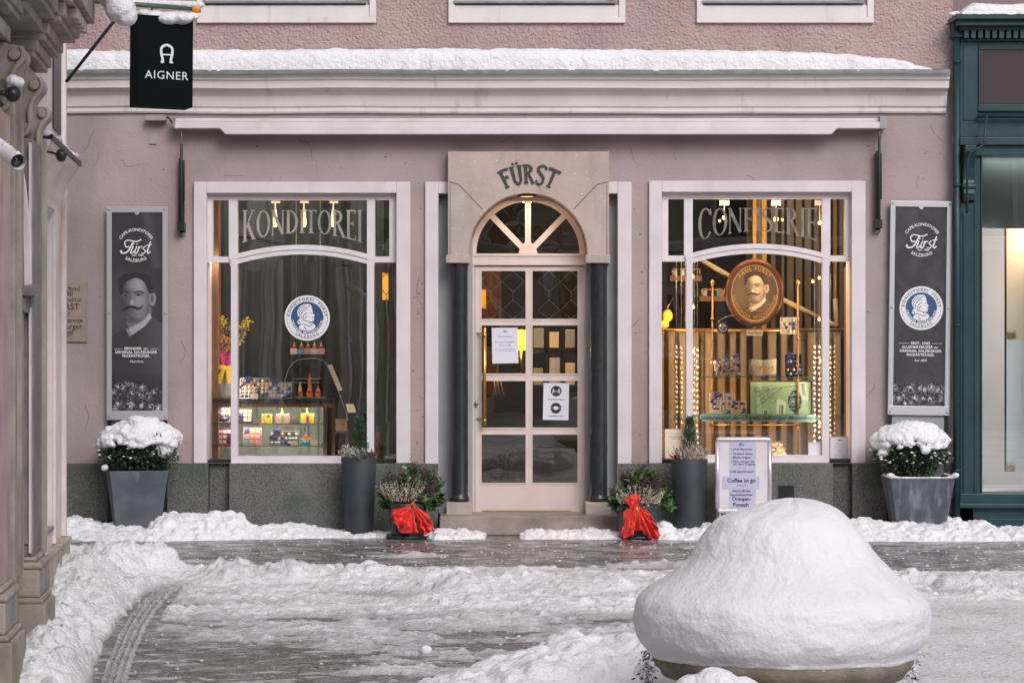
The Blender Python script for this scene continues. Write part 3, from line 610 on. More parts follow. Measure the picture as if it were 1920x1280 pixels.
def print_panel(name, x0, x1, z0, z1, y, nx, nz, fn, mat, parent=None, mask=None, wave=0.):
    xs = np.linspace(x0, x1, nx+1); zs = np.linspace(z0, z1, nz+1); gx, gz = np.meshgrid(xs, zs); col = fn((gx-x0)/(x1-x0), (z1-gz)/(z1-z0))
    if wave: gy = y+wave*(fbm(gx*4+gz*3, gz*3-gx, 3, 5)-.5)
    else: gy = np.full_like(gx, y)
    co = np.stack([gx, gy, gz], -1).reshape(-1, 3)-np.array(ORG.get(parent, Vector((0, 0, 0)))); idx = np.arange(co.shape[0]).reshape(nz+1, nx+1)
    q = np.stack([idx[:-1, :-1], idx[:-1, 1:], idx[1:, 1:], idx[1:, :-1]], -1).reshape(-1, 4)
    if mask is not None: mk = mask(gx, gz).reshape(-1); q = q[mk[q].all(1)]
    me = bpy.data.meshes.new(name); me.from_pydata(co.tolist(), [], q.tolist()); me.materials.append(mat)
    a = me.color_attributes.new('Col', 'FLOAT_COLOR', 'POINT'); c4 = np.concatenate([col.reshape(-1, 3), np.ones((co.shape[0], 1))], 1); a.data.foreach_set('color', c4.astype(np.float32).ravel())
    o = bpy.data.objects.new(name, me); C.objects.link(o)
    if parent: o.parent = parent; ORG[o] = ORG[parent]
    return o
m_print = attr_mat('banner_print', .7); m_print2 = attr_mat('picture_print', .3)
m_screen = attr_mat('lit_screen', .2, .32)
def roundel(parent, cx, cz, r, y, name='emblem', double=False):
    """round house emblem: white ring with lettering, blue field, classical bust in profile"""
    q = r/43.; b = MB(); b.disc(cx, cz, r, r, y, 64); b.mi = 1; b.disc(cx, cz, r*.91, r*.91, y-.0006, 64, .985); b.disc(cx, cz, r*.72, r*.72, y-.0006, 64)
    P_ = lambda L_: [tuple(p) for p in spline([(cx+(a-645)/495*r, cz-(b_-650)/495*r) for a, b_ in L_], 4, False)]
    b.mi = 0
    head = P_([(455, 860), (500, 800), (545, 770), (470, 790), (430, 740), (450, 690), (480, 660), (440, 590), (430, 500), (470, 420), (540, 365), (640, 345), (715, 360), (745, 420), (765, 500), (770, 550), (815, 590), (790, 620), (800, 650), (785, 700), (770, 735), (700, 740), (790, 780), (825, 830), (800, 880), (720, 925), (600, 930), (500, 900), (455, 860)])
    b.prism(head, y-.0012, y-.0011)
    b.mi = 1
    for L_ in ([(480, 640), (470, 560), (520, 470), (620, 420), (700, 380)], [(520, 660), (510, 580), (560, 500), (650, 450)], [(560, 690), (560, 620), (600, 560), (650, 530)], [(600, 690), (605, 640), (640, 600)], [(450, 520), (500, 430), (600, 380)],
               [(525, 770), (600, 790), (700, 830), (760, 780)], [(545, 700), (620, 715), (690, 740), (700, 780)], [(585, 830), (600, 880), (625, 915)], [(715, 545), (745, 540)], [(755, 640), (795, 640)], [(440, 700), (480, 740), (500, 790)], [(700, 740), (770, 735)]):
        b.ribbon(P_(L_), .9*q*.001*r/.0195*.5 if False else r*.028, y-.0018)
    b.mi = 2
    curved(b, 'KONDITOREI  FÜRST', cx, cz, r*.765, 90, r*.175, y-.0008, sp=1.45, bold=.02); curved(b, 'SALZBURG', cx, cz, r*.88, -90, r*.175, y-.0008, True, sp=1.45, bold=.02)
    for a in (195, -15): b.disc(cx+r*.82*math.cos(R(a)), cz+r*.82*math.sin(R(a)), r*.02, r*.02, y-.001, 8)
    b.mi = 0; curved(b, 'ORIGINAL MOZARTKUGEL', cx, cz, r*.715, -90, r*.165, y-.0022, True, bold=.025, sp=1.06)
    o = b.build(name, [m_white2, m_navy, m_ink], parent); return o

# ------------------------------------------------------------------ the pink shop building
shop = T('shop_building', 'pink stuccoed shop building with pale cornice and granite plinth', 'building', (0, 0, 0))
def wall_holes(mb, x0, x1, z0, z1, holes, y, back):
    xs = sorted({x0, x1, *[h[0] for h in holes], *[h[1] for h in holes]}); zs = sorted({z0, z1, *[h[2] for h in holes], *[h[3] for h in holes]})
    for i in range(len(xs)-1):
        for j in range(len(zs)-1):
            cx, cz = (xs[i]+xs[i+1])/2, (zs[j]+zs[j+1])/2
            if any(h[0] < cx < h[1] and h[2] < cz < h[3] for h in holes): continue
            mb.add([(xs[i], y, zs[j]), (xs[i+1], y, zs[j]), (xs[i+1], y, zs[j+1]), (xs[i], y, zs[j+1])], [(0, 1, 2, 3)])
    for a, b_, c, d in holes:
        if a == HD[0]: c = 0
        mb.add([(a, y, c), (a, y, d), (a, back, d), (a, back, c)], [(0, 1, 2, 3)]); mb.add([(b_, y, c), (b_, back, c), (b_, back, d), (b_, y, d)], [(0, 1, 2, 3)])
        mb.add([(a, y, d), (b_, y, d), (b_, back, d), (a, back, d)], [(0, 1, 2, 3)]); c > 0 and mb.add([(a, y, c), (a, back, c), (b_, back, c), (b_, y, c)], [(0, 1, 2, 3)])
zp = Z(868); ZC = Z(175)
H1 = (X(385), X(745), zp, Z(361)); H2 = (X(1239), X(1601), zp, Z(360)); HD = (X(822), X(1159), .0, Z(363))
b = MB(); wall_holes(b, -7.0, X(1787), zp, ZC, [H1, H2, (HD[0], HD[1], zp, HD[3])], 0, .30)
b.build('wall', m_wall, shop)
uw = [(X(382), X(680)), (X(853), X(1147)), (X(1318), X(1612))]; zu = Z(4)
b = MB(); wall_holes(b, -7.0, X(1787), ZC, 8.6, [(a, c, zu, zu+1.9) for a, c in uw], 0, .28); b.add([(X(1787), 0, ZC), (X(1787), .6, ZC), (X(1787), .6, 8.6), (X(1787), 0, 8.6)], [(0, 1, 2, 3)])
b.build('upper_wall', m_wallup, shop)
b = MB(); b.box(-7, X(1787)-.01, .0, 9, 8.6, 8.75); b.box(-7.0, -6.95, .01, 9, 0, 8.6); b.box(X(1787)-.06, X(1787)-.01, .61, 9, 0, 8.6); b.box(-7, X(1787)-.01, 9, 9.1, 0, 8.6)
b.build('roof', m_roomd, shop)
b = MB(); g_ = random.Random(17)      # fine cracks and chips in the stucco
for px, py, a_, n_ in ((176, 246, -80, 9), (186, 285, -100, 6), (225, 300, 20, 8), (560, 262, -5, 12), (940, 268, 4, 14), (1180, 275, -40, 7), (1640, 262, -70, 8), (1722, 330, -90, 4), (1745, 232, -70, 7), (340, 640, -95, 8), (785, 520, -88, 10), (1198, 600, -92, 9), (160, 760, -80, 8), (1640, 720, -95, 8), (420, 330, 10, 6), (1400, 330, -10, 7)):
    q = [(X(px), Z(py))]; a = R(a_)
    for k in range(n_): a += g_.gauss(0, .35); q.append((q[-1][0]+.03*math.cos(a), q[-1][1]+.03*math.sin(a)))
    b.ribbon(q, [.0035*(1-.8*k/n_)+.001 for k in range(n_+1)], -.0012)
for k in range(90):
    px, py = g_.choice([(g_.uniform(125, 360), g_.uniform(230, 860)), (g_.uniform(1625, 1780), g_.uniform(230, 860)), (g_.uniform(370, 1640), g_.uniform(256, 336)), (g_.uniform(770, 795), g_.uniform(340, 860)), (g_.uniform(1186, 1213), g_.uniform(340, 860))]); r_ = g_.uniform(.002, .007)
    b.disc(X(px), Z(py), r_*g_.uniform(.6, 1.6), r_, -.0016-.0001*(k % 9), 7)
b.build('stucco_chips', M('dark_stucco_chip', (.13, .095, .095), .9), shop)['kind'] = 'stuff'
# granite plinth with the two set-back strips under the side lights
segs = [(-400, 391, -.045), (391, 431, .06), (431, 739, -.065), (739, 822, -.045), (1159, 1215, -.045), (1215, 1560, -.065), (1560, 1597, .06), (1597, 1786, -.045)]
for side in (segs[:5], segs[5:]):
    b = MB()
    for a, c, y in side: b.box(X(a)+.0, X(c), y, .32, 0, Z(868)-(.004 if y > 0 else 0))
    b.build('granite_plinth', m_granite, shop, bevel=.006)
b = MB(); x0, x1 = X(1458), X(1487); z0, z1 = Z(932), Z(909); y = -.069; b.box(x0, x1, y, y+.003, z0, z1); b.mi = 1
for k in range(10): xx = x0+(x1-x0)*(k+.5)/10; b.box(xx-.0036, xx+.0036, y-.005, y-.001, z0, z1)
for k in range(8): zz = z0+(z1-z0)*(k+.5)/8; b.box(x0, x1, y-.008, y-.0055, zz-.0036, zz+.0036)
b.build('vent_grille', [m_black, m_dark], shop)
# cornice: profile run along the front
P_ = [(0, Z(213)), (-.035, Z(213)+.002), (-.05, Z(209)), (-.05, Z(203)), (-.075, Z(199)), (-.09, Z(190)), (-.10, Z(180)), (-.13, Z(171)), (-.19, Z(165)), (-.235, Z(165)), (-.245, Z(151)), (-.27, Z(149)), (-.275, Z(144)), (-.30, Z(141)), (-.315, Z(136)), (0, Z(136))]
P_ = [(y*.72, H+(zz-H)*((D+y*.72)/D)) for y, zz in P_]
b = MB(); b.extrude_x(P_, -7.0, X(1785, -.3), 60, .008); b.build('cornice', m_cornice, shop)
b = MB(); zt = P_[-2][1]; b.extrude_x([(-.0, zt+.002), (-.24, zt+.002), (-.245, zt-.012), (-.25, zt-.012), (-.25, zt+.020), (-.235, zt+.026), (0, zt+.06)], -7.0, X(1785, -.33), 60, .008)
m_lead = M('zinc_flashing', (.17, .175, .19), .45, (.24, .25, .27), 8., metal=.3); b.build('ledge_flashing', m_lead, shop)
# snow lying on the ledge
def ledge_snow(name, x0, x1, yb, yf, zb, hfun, label, seed, mat=None, nseg=None):
    b = MB(); n = nseg or int((x1-x0)/.02); m = 18; vs = []
    for i in range(n+1):
        x = x0+(x1-x0)*i/n; e = min(1, (x-x0)/.12, (x1-x)/.06)**.5 if 0 < i < n else .02; h = hfun(x)*e
        for k in range(m):
            a = math.pi*k/(m-1); cy = math.cos(a); sz = math.sin(a)
            yy = (yb+yf)/2-(yf-yb)/2*(-1)*0+(-cy)*(yb-yf)/2*1.0; zz = zb+h*max(0, sz)**.45
            ov = (.018 if cy > .3 else 0)
            nn = mnoise.noise((x*7, k*.5, seed))*.014+mnoise.noise((x*19, k*1.1, seed+3))*.008+mnoise.noise((x*45, k*2.2, seed+5))*.004
            vs.append((x, yy*1-(nn if k < m*.75 else 0)*e, zz+nn*.8*e-(.014*e*(.5+mnoise.noise((x*13, 5, seed))) if k == 0 or k == 1 else 0)))
    b.smooth = True
    b.add(vs, [(i*m+k, (i+1)*m+k, (i+1)*m+k+1, i*m+k+1) for i in range(n) for k in range(m-1)]); b.add([vs[k] for k in range(m)], [tuple(range(m))]); b.add([vs[n*m+k] for k in range(m)], [tuple(range(m-1, -1, -1))])
    o = b.build(name, mat or m_snow, loc=((x0+x1)/2, yf, zb)); tag(o, label, 'snow'); return o
def hs_(x):
    px = 960+x*sxy(-.3); return .188*np.interp(px, [-400, 130, 200, 900, 1450, 1600, 1700, 1720, 1760], [1, 1, .96, 1.06, .95, .8, .5, .30, .12])+.010*mnoise.noise((x*2.2, 0, 0))
ledge_snow('ledge_snow', -6.5, X(1757, -.3), .0, -.245, zt+.012, hs_, 'long thick ridge of snow lying on the pale cornice', 2)

# upper storey windows, only their sills and aprons reach into view
for a, c in uw:
    b = MB(); o_ = [(a-.06, c+.06)]
    xa, xc = a-.055, c+.115
    zb = Z(44); f = .055
    b.box(xa, xc, -.035, 0, zb, zb+f*.9); b.box(xa, xa+f, -.035, 0, zb+f*.9, zu+2.0); b.box(xc-f, xc, -.035, 0, zb+f*.9, zu+2.0); b.box(xa, xc, -.035, 0, zu+2.0, zu+2.06)
    for k, (ins, yy) in enumerate(((f, -.022), (f+.018, -.012))): b.box(xa+ins, xc-ins, yy, -.001+.0*k, zb+ins*.9, zu-.03-(.01*k))
    s_ = b.build('upper_window', m_cornice, shop, bevel=.004)
    b = MB(); b.box(a-.01, c+.03, -.05, .2, zu-.018, zu+.004); b.build('sill', m_lead, s_)
    b = MB(); 
    for q in (a+.0, (a+c)/2-.03, c-.06): b.box(q, q+.06, .12, .17, zu+.006, zu+1.9)
    b.box(a, c, .121, .169, zu+.006, zu+.07); b.build('frame', m_white, s_); b = MB(); b.add([(a, .15, zu), (c, .15, zu), (c, .15, zu+1.9), (a, .15, zu+1.9)], [(0, 1, 2, 3)]); b.build('glass', m_glass, s_)
    b = MB(); b.box(a-.1, c+.1, .5, .52, zu-.2, zu+2.1); b.build('dark_room', m_roomd, s_)
mb_ = None
# ---- display windows
def arc_z(px, x0, x1, zs, zm):    # photo row of a flat arch between x0 and x1
    u = (px-x0)/(x1-x0)*2-1; return zs+(zm-zs)*(1-u*u)
def display_window(dx, dy, name_text, lab):
    q = lambda v: v+dx; w_ = lambda v: v+dy
    b = MB(); yo = -.035
    b.box(X(q(363), yo), X(q(387), yo), yo, .31, zp+.001, Z(w_(341), yo)); b.box(X(q(743), yo), X(q(769), yo), yo, .31, zp+.001, Z(w_(341), yo)); b.box(X(q(387), yo), X(q(743), yo), yo, .31, Z(w_(362), yo), Z(w_(341), yo))
    t = b.build('display_window', m_trim, shop, bevel=.005); t['label'] = lab
    b = MB(); y0, y1 = .045, .115
    def fb(a, c, d, e, ya=y0, yb=y1): b.box(X(q(a), ya), X(q(c), ya), ya, yb, Z(w_(e), ya), Z(w_(d), ya))
    fb(387.3, 742.7, 362.5, 375); fb(387.3, 399, 375, 492); fb(730, 742.7, 375, 492); fb(399, 431, 481, 492, y0+.004); fb(701, 730, 481, 492, y0+.004)
    fb(429, 445, 375, 484, y0-.006); fb(688, 703, 375, 484, y0-.006); fb(433, 445, 484, 868, y0-.012, y1+.01); fb(688, 701, 484, 868, y0-.012, y1+.01); fb(445, 688, 855, 868, y0-.012, y1+.01); fb(433, 701, 867, 869.5, y0-.04, y1)
    n = 28; up = []; lo = []; mid = []
    for k in range(n+1):
        px = 431+(702-431)*k/n; up.append((X(q(px), y0), Z(w_(arc_z(px, 431, 702, 480, 459)), y0)))
    for k in range(n+1):
        px = 431+(702-431)*k/n; lo.append((X(q(px), y0), Z(w_(arc_z(px, 431, 702, 499, 477)), y0))); mid.append((X(q(px), y0), Z(w_(arc_z(px, 431, 702, 489, 468)), y0)))
    for i in range(n):
        b.prism([up[i], up[i+1], mid[i+1], mid[i]], y0-.014, y1); 
        b.prism([mid[i], mid[i+1], lo[i+1], lo[i]], y0-.004, y1)
    b.build('frame', m_white, t, bevel=0)
    g = MB(); yg = .095
    def gl(a, c, d, e, yy): g.add([(X(q(a), yy), yy, Z(w_(e), yy)), (X(q(c), yy), yy, Z(w_(e), yy)), (X(q(c), yy), yy, Z(w_(d), yy)), (X(q(a), yy), yy, Z(w_(d), yy))], [(0, 1, 2, 3)])
    gl(397, 735, 370, 488, yg); gl(440, 692, 470, 860, yg+.02); gl(385, 436, 488, 866, .19); gl(698, 746, 488, 866, .19)
    g.build('glass', m_glass, t)
    # side returns of the projecting centre light and the dark sill of the side lights
    for a_, c_ in ((386, 433), (701, 744)): b = MB(); fb(a_, c_, 862, 868, .05, .30); b.build('sill', m_dark, t)
    return t
dwL = display_window(0, 0, 'KONDITOREI', 'display window with blue emblem, yellow flowers and cake counter')
dwR = display_window(854, -2, 'CONFISERIE', 'display window with oval portrait and strings of silver sweets')
m_frost = M('frosted_gilt_lettering', (.22, .20, .19), .5, (.40, .34, .30), 5.)
def arched_word(text, x0, x1, ztop, zside, zmid, parent, y):
    b = MB()
    def mp(u, v):
        px = x0+(x1-x0)*u; bot = arc_z(px, x0, x1, zside, zmid); row = bot+(ztop-bot)*v
        return (X(px, y), Z(row, y))
    word(b, text, .12, .042, mp, y, .06); return b.build('lettering', m_frost, parent)
arched_word('KONDITOREI', 455, 679, 394, 455, 437, dwL, .088)
m_frost = M('faded_gilt_lettering', (.12, .11, .105), .5, (.26, .22, .19), 9.)
arched_word('CONFISERIE', 1310, 1532, 390, 452, 434, dwR, .088)
# ---- doorway: white surround, grey reveal, stone arch, columns, step, door
b = MB(); yo = -.035
b.box(X(797, yo), X(822, yo), yo, .33, Z(935, yo), Z(341, yo)); b.box(X(1158, yo), X(1184, yo), yo, .33, Z(935, yo), Z(341, yo)); b.box(X(822, yo), X(1158, yo), yo, .04, Z(363, yo), Z(341, yo))
b.build('door_surround', m_trim, shop, bevel=.005)
b = MB(); yr = .10; b.box(X(820, yr), X(886, yr), yr, .3, .15, Z(362, yr)); b.box(X(1098, yr), X(1161, yr), yr, .3, .15, Z(362, yr)); b.build('reveal_panel', m_grey, shop)
# arch block
yA = -.12; cx, cz = X(990, yA), Z(474, yA); r = 112/sxy(yA); xl, xr_ = X(840, yA), X(1142, yA); zt_, zb_ = Z(284, yA), Z(478, yA)
b = MB(); n = 40; arc = [(cx+r*math.cos(math.pi*k/n), cz+r*math.sin(math.pi*k/n)) for k in range(n+1)]   # from the east springing over to the west
def outer(p):
    dx, dz = p[0]-cx, p[1]-cz
    tx = ((xr_-cx)/dx if dx > 1e-6 else (xl-cx)/dx if dx < -1e-6 else 1e9); tz = (zt_-cz)/dz if dz > 1e-6 else 1e9; t_ = min(tx, tz); return (cx+dx*t_, cz+dz*t_)
corn = [(xr_, zt_), (xl, zt_)]
pts_in = [(cx+r, zb_)]+arc+[(cx-r, zb_)]; pts_out = [(xr_, zb_)]+[outer(p) for p in arc]+[(xl, zb_)]
for i in range(len(pts_in)-1):
    a, c, d, e = pts_in[i], pts_in[i+1], pts_out[i+1], pts_out[i]
    ext = [q for q in corn if (e[0] > q[0] > d[0] or e[0] < q[0] < d[0] or abs(e[0]-q[0]) < 1e-6 and abs(d[1]-q[1]) < 1e-6 or abs(d[0]-q[0]) < 1e-6 and abs(e[1]-q[1]) < 1e-6) and min(abs(e[0]-q[0])+abs(e[1]-q[1]), abs(d[0]-q[0])+abs(d[1]-q[1])) > 1e-5 and abs(e[1]-d[1]) > 1e-6]
    poly = [a, c, d]+ext+[e]
    vs = [(p[0], yA, p[1]) for p in poly]; b.add(vs, [tuple(range(len(vs)-1, -1, -1))])
    b.smooth = True; b.add([(a[0], yA, a[1]), (c[0], yA, c[1]), (c[0], .2, c[1]), (a[0], .2, a[1])], [(0, 1, 2, 3)]); b.smooth = False
b.add([(xl, yA, zb_), (xl, yA, zt_), (xl, .05, zt_), (xl, .05, zb_)], [(0, 1, 2, 3)]); b.add([(xr_, yA, zb_), (xr_, .05, zb_), (xr_, .05, zt_), (xr_, yA, zt_)], [(0, 1, 2, 3)]); b.add([(xl, yA, zt_), (xr_, yA, zt_), (xr_, .05, zt_), (xl, .05, zt_)], [(0, 1, 2, 3)])
for s_, e_ in ((xl, cx-r), (cx+r, xr_)): b.add([(s_, yA, zb_), (e_, yA, zb_), (e_, .05, zb_), (s_, .05, zb_)], [(0, 3, 2, 1)])
portal = b.build('stone_arch', m_stone, shop)
b = MB()   # joints between the voussoirs, as thin grooves of darker mortar
for p0, p1 in (((905, 393), (860, 346)), ((860, 346), (842, 341)), ((1075, 393), (1120, 346)), ((1120, 346), (1140, 341))):
    b.ribbon([(X(p0[0], yA), Z(p0[1], yA)), (X(p1[0], yA), Z(p1[1], yA))], .010, yA-.0012)
for x_ in (844, 1138): b.ribbon([(X(x_, yA), Z(346, yA)), (X(x_, yA), Z(478, yA))], .006, yA-.0016)
b.build('mortar_joint', M('dark_mortar', (.20, .16, .14), .9), portal)
# the house name over the arch, heavy slab letters fanned out
b = MB(); yl = yA-.006
def fan(u, v):
    a = R(90)-(u-.5)*R(54); rad = (112+ (v-.5)*37)/sxy(yl); ccx, ccz = X(992, yl), Z(324+112, yl)
    return (ccx+rad*math.cos(a)*1.0, ccz+rad*math.sin(a)*.98)
word(b, 'FÜRST', .155, .11, fan, yl, .10); b.build('lettering', M('dark_bronze_letters', (.03, .04, .032), .5), portal)
# impost blocks, columns, pedestals
for a, c in ((836, 880), (1099, 1144)):
    b = MB(); y = -.15; b.box(X(a, y), X(c, y), y, .12, Z(493, y), Z(478, y)+.0005); b.build('impost', m_stone, shop, bevel=.004)
for pxc in (861.5, 1122.5):
    yc = -.045; cc = (X(pxc, yc), yc, 0); k = 1/sxy(yc); b = MB()
    b.lathe([(0, Z(940, yc)), (18.5*k, Z(940, yc)), (18.5*k, Z(931, yc)), (17*k, Z(930, yc)), (16.2*k, Z(926, yc)), (16*k, Z(800, yc)), (15.4*k, Z(505, yc)), (16.5*k, Z(500, yc)), (17.8*k, Z(496, yc)), (18*k, Z(493.5, yc)), (0, Z(493.5, yc))], cc, 40)
    b.build('column', m_col, shop)
    b = MB(); y = -.16; b.box(X(pxc-24.5, y), X(pxc+23.5, y), y, .2, .155, Z(941.5, y)); b.build('pedestal', m_stone, shop, bevel=.005)
ys_ = -.36; b = MB(); b.box(X(824, ys_), X(1161, ys_), ys_, .4, 0, Z(967, ys_)); b.build('door_step', m_step, shop, bevel=.010)
b = MB(); b.box(X(905), X(1072), .13, .2, Z(967, ys_)+.001, Z(967, ys_)+.012); b.build('threshold', m_brass, shop)
# door frame with fanlight
yd = .17; ccx, ccz = X(990, yd), Z(475, yd); k = 1/sxy(yd); b = MB(); n = 48
for i in range(n):
    a0, a1 = math.pi*i/n, math.pi*(i+1)/n
    for r0, r1, yy in ((97, 107, yd), (106.9, 116, yd+.02)):
        pts = [(ccx+r0*k*math.cos(a0), ccz+r0*k*math.sin(a0)), (ccx+r1*k*math.cos(a0), ccz+r1*k*math.sin(a0)), (ccx+r1*k*math.cos(a1), ccz+r1*k*math.sin(a1)), (ccx+r0*k*math.cos(a1), ccz+r0*k*math.sin(a1))]
        b.prism(pts, yy, yy+.06)
b.box(X(876, yd), X(1104, yd), yd-.012, yd+.06, Z(497, yd), Z(475.5, yd)); b.box(X(886, yd), X(1094, yd), yd-.02, yd-.012, Z(480, yd), Z(476, yd))
b.box(X(872, yd), X(890, yd), yd, yd+.08, .158, Z(497.3, yd)); b.box(X(1096, yd), X(1108, yd), yd, yd+.08, .158, Z(497.3, yd)); b.box(X(878, yd), X(884, yd), yd-.014, yd-.001, .158, Z(480, yd)); b.box(X(1099, yd), X(1105, yd), yd-.014, yd-.001, .158, Z(480, yd))
for ang_ in (46, 90, 134):
    ca, sa = math.cos(R(ang_)), math.sin(R(ang_)); x0, z0 = ccx+ca*12*k, ccz+sa*12*k; x1, z1 = ccx+ca*99*k, ccz+sa*99*k; h_ = 5.4*k
    b.prism([(x0-sa*h_, z0+ca*h_), (x0+sa*h_, z0-ca*h_), (x1+sa*h_, z1-ca*h_), (x1-sa*h_, z1+ca*h_)], yd+.003, yd+.05)
b.prism([(ccx+18*k, ccz), (ccx+14*k, ccz+12*k), (ccx+7*k, ccz+20*k), (ccx-7*k, ccz+20*k), (ccx-14*k, ccz+12*k), (ccx-18*k, ccz)], yd-.004, yd+.05)
dframe = b.build('door_frame', m_doorp, shop)
b = MB(); b.add([(ccx+100*k*math.cos(math.pi*i/30), yd+.03, ccz+100*k*math.sin(math.pi*i/30)) for i in range(31)], [tuple(range(31))]); b.build('fanlight_glass', m_glass, dframe)
yl_ = .185; b = MB()
def db(a, c, d, e, ya=yl_, th=.045): b.box(X(a, ya), X(c, ya), ya, yl_+th, Z(e, ya), Z(d, ya))
db(891, 903, 499, 962); db(1083, 1096, 499, 962); db(903, 1083, 499, 508); db(903, 1083, 905, 962); db(985.5, 998.5, 508, 905)
for r0, r1 in ((597.5, 610), (700, 714), (801.5, 814.5)): db(903, 985.5, r0, r1); db(998.5, 1083, r0, r1)
for r0, r1 in ((508, 597.5), (610, 700), (714, 801.5), (814.5, 905)):      # raised glazing beads
    for a, c in ((903, 985.5), (998.5, 1083)):
        db(a-2.5, a, r0-2.5, r1+2.5, yl_-.006, .0); db(c, c+2.5, r0-2.5, r1+2.5, yl_-.006, .0); db(a, c, r0-2.5, r0, yl_-.006, .0); db(a, c, r1, r1+2.5, yl_-.006, .0)
door = b.build('entrance_door', m_doorp, shop)
b = MB(); b.add([(X(900, .21), .21, Z(908, .21)), (X(1085, .21), .21, Z(908, .21)), (X(1085, .21), .21, Z(505, .21)), (X(900, .21), .21, Z(505, .21))], [(0, 1, 2, 3)]); b.build('glass', m_glass, door)
b = MB(); yh = .10; xh = X(908.5, yh); b.tube([(xh, yh, Z(798, yh)), (xh, yh, Z(614, yh))], .0155, 16); 
for row in (625, 785): b.tube([(xh, yh, Z(row, yh)), (X(894, yh), yl_, Z(row, yh))], .008, 8); b.tube([(xh, yh, Z(row, yh)-.03), (xh, yh, Z(row, yh)+.0)], .0175, 16)
b.build('handle', m_brass, door)
b = MB(); b.tube([(X(892.5), yl_-.03, Z(757)), (X(892.5), yl_, Z(757))], .018, 16); b.build('lock', m_steel, door)
b = MB()   # leaded diamonds in the two upper lights
def lead(bb, pts, y, wd=.006): bb.ribbon([(X(p[0], y), Z(p[1], y)) for p in pts], wd, y)
for a in (903, 999):
    y = .225; w0 = 84
    for s0 in ((0, 22), (0, 68)):
        pass
    cxl = [a+17, a+59] if a < 950 else [a+30, a+72]
    for c_ in cxl:
        lead(b, [(c_, 548), (c_, 562)], y); lead(b, [(c_, 548), (c_-20, 528), (c_, 509)], y); lead(b, [(c_, 548), (c_+21, 528), (c_, 509)], y); lead(b, [(c_, 562), (c_-20, 582), (c_, 597)], y); lead(b, [(c_, 562), (c_+21, 582), (c_, 597)], y)
    
b.build('leading', m_steel, door)
# downlight under the crown of the arch
b = MB(); yy = .02; b.lathe([(0, -.02), (.075, -.02), (.085, -.012), (.085, 0), (0, .0)], (X(988, yy), yy, Z(366, yy)+.01), 24, 1, .8); b.mi = 1; b.lathe([(0, -.022), (.055, -.0225), (0, -.0215)], (X(988, yy), yy, Z(366, yy)+.009), 24, 1, .8)
dl = T('downlight', 'small oval downlight glowing under the crown of the stone arch', 'lamp', (X(988, yy), yy, Z(366, yy)))
b.build('lamp_housing', [m_dark, m_bulb], dl)
def lamp(x, y, z, e, r=.03, col=(1, .55, .22), name='lamp_light', parent=None):
    l = bpy.data.lights.new(name, 'POINT'); l.energy = e; l.shadow_soft_size = r; l.color = col
    o = bpy.data.objects.new(name, l); C.objects.link(o); o.location = (x, y, z); return o
def vstrip(x, y, z0, z1, d, e, col=(1, .72, .42), wd=.03, name='added_upright_fill'):  # unseen upright fill light, added to brighten the goods
    l = bpy.data.lights.new(name, 'AREA'); l.shape = 'RECTANGLE'; l.size = wd; l.size_y = z1-z0; l.energy = e; l.color = col
    o = bpy.data.objects.new(name, l); C.objects.link(o); o.location = (x, y, (z0+z1)/2); zz = -Vector((*d, 0)).normalized(); yy = Vector((0, 0, 1)); o.rotation_euler = Matrix((yy.cross(zz), yy, zz)).transposed().to_euler(); return o
def strip(x0, x1, y, z, tilt, e, col=(1, .72, .42), h=.05, name='added_strip_fill'):  # area light without a body; the default name is for added fill
    l = bpy.data.lights.new(name, 'AREA'); l.shape = 'RECTANGLE'; l.size = abs(x1-x0); l.size_y = h; l.energy = e; l.color = col
    o = bpy.data.objects.new(name, l); C.objects.link(o); o.location = ((x0+x1)/2, y, z); o.rotation_euler = (R(tilt), 0, 0); return o   # tilt 0 looks down, 90 looks into the shop
strip(X(978), X(998), .02, Z(366)-.035, 0, 2.6, (1, .64, .38), .06, 'downlight_beam')

# ------------------------------------------------------------------ notices on the door
def sheet(name, label, cat, px0, px1, py0, py1, y, tilt=0, mat=None, write=None, thick=.0012, frame=None):
    x0, x1, z0, z1 = X(px0, y), X(px1, y), Z(py1, y), Z(py0, y); loc = ((x0+x1)/2, y, (z0+z1)/2)
    t = T(name, label, cat, loc); hw, hh = (x1-x0)/2, (z1-z0)/2
    b = MB(); b.box(-hw, hw, -thick, 0, -hh, hh); b.build('page', mat or m_paper, t, True)
    if frame:
        b = MB(); f = frame; b.box(-hw-f, hw+f, -thick-.004, .002, hh, hh+f); b.box(-hw-f, hw+f, -thick-.004, .002, -hh-f, -hh); b.box(-hw-f, -hw, -thick-.004, .002, -hh, hh); b.box(hw, hw+f, -thick-.004, .002, -hh, hh); b.build('frame', m_alu, t, True)
    if write: b = MB(); write(b, hw, hh, -thick-.001); b.build('print', [m_ink, m_inkl, m_navy], t, True)
    t.rotation_euler = (0, R(tilt), 0); return t
def w1(b, w_, h_, y):
    script_logo(b, .003, h_*.80, w_*.36, y, 1.4); b.mi = 1
    flat_text(b, 'Liebe Kundinnen', 0, h_*.46, .019, y, .01); flat_text(b, 'Wir haben für Sie geöffnet', 0, h_*.16, .0165, y, .01); flat_text(b, 'von 9 - 17 Uhr', 0, h_*-.02, .017, y, .02); flat_text(b, 'Wir freuen uns auf Ihren Besuch', 0, h_*-.24, .0135, y, .01); flat_text(b, 'und wünschen eine schöne Zeit', 0, h_*-.34, .0125, y, .005)
sheet('door_notice', 'white printed notice taped inside the upper door pane', 'notice', 922.5, 971.5, 614, 681, .203, -1, write=w1)
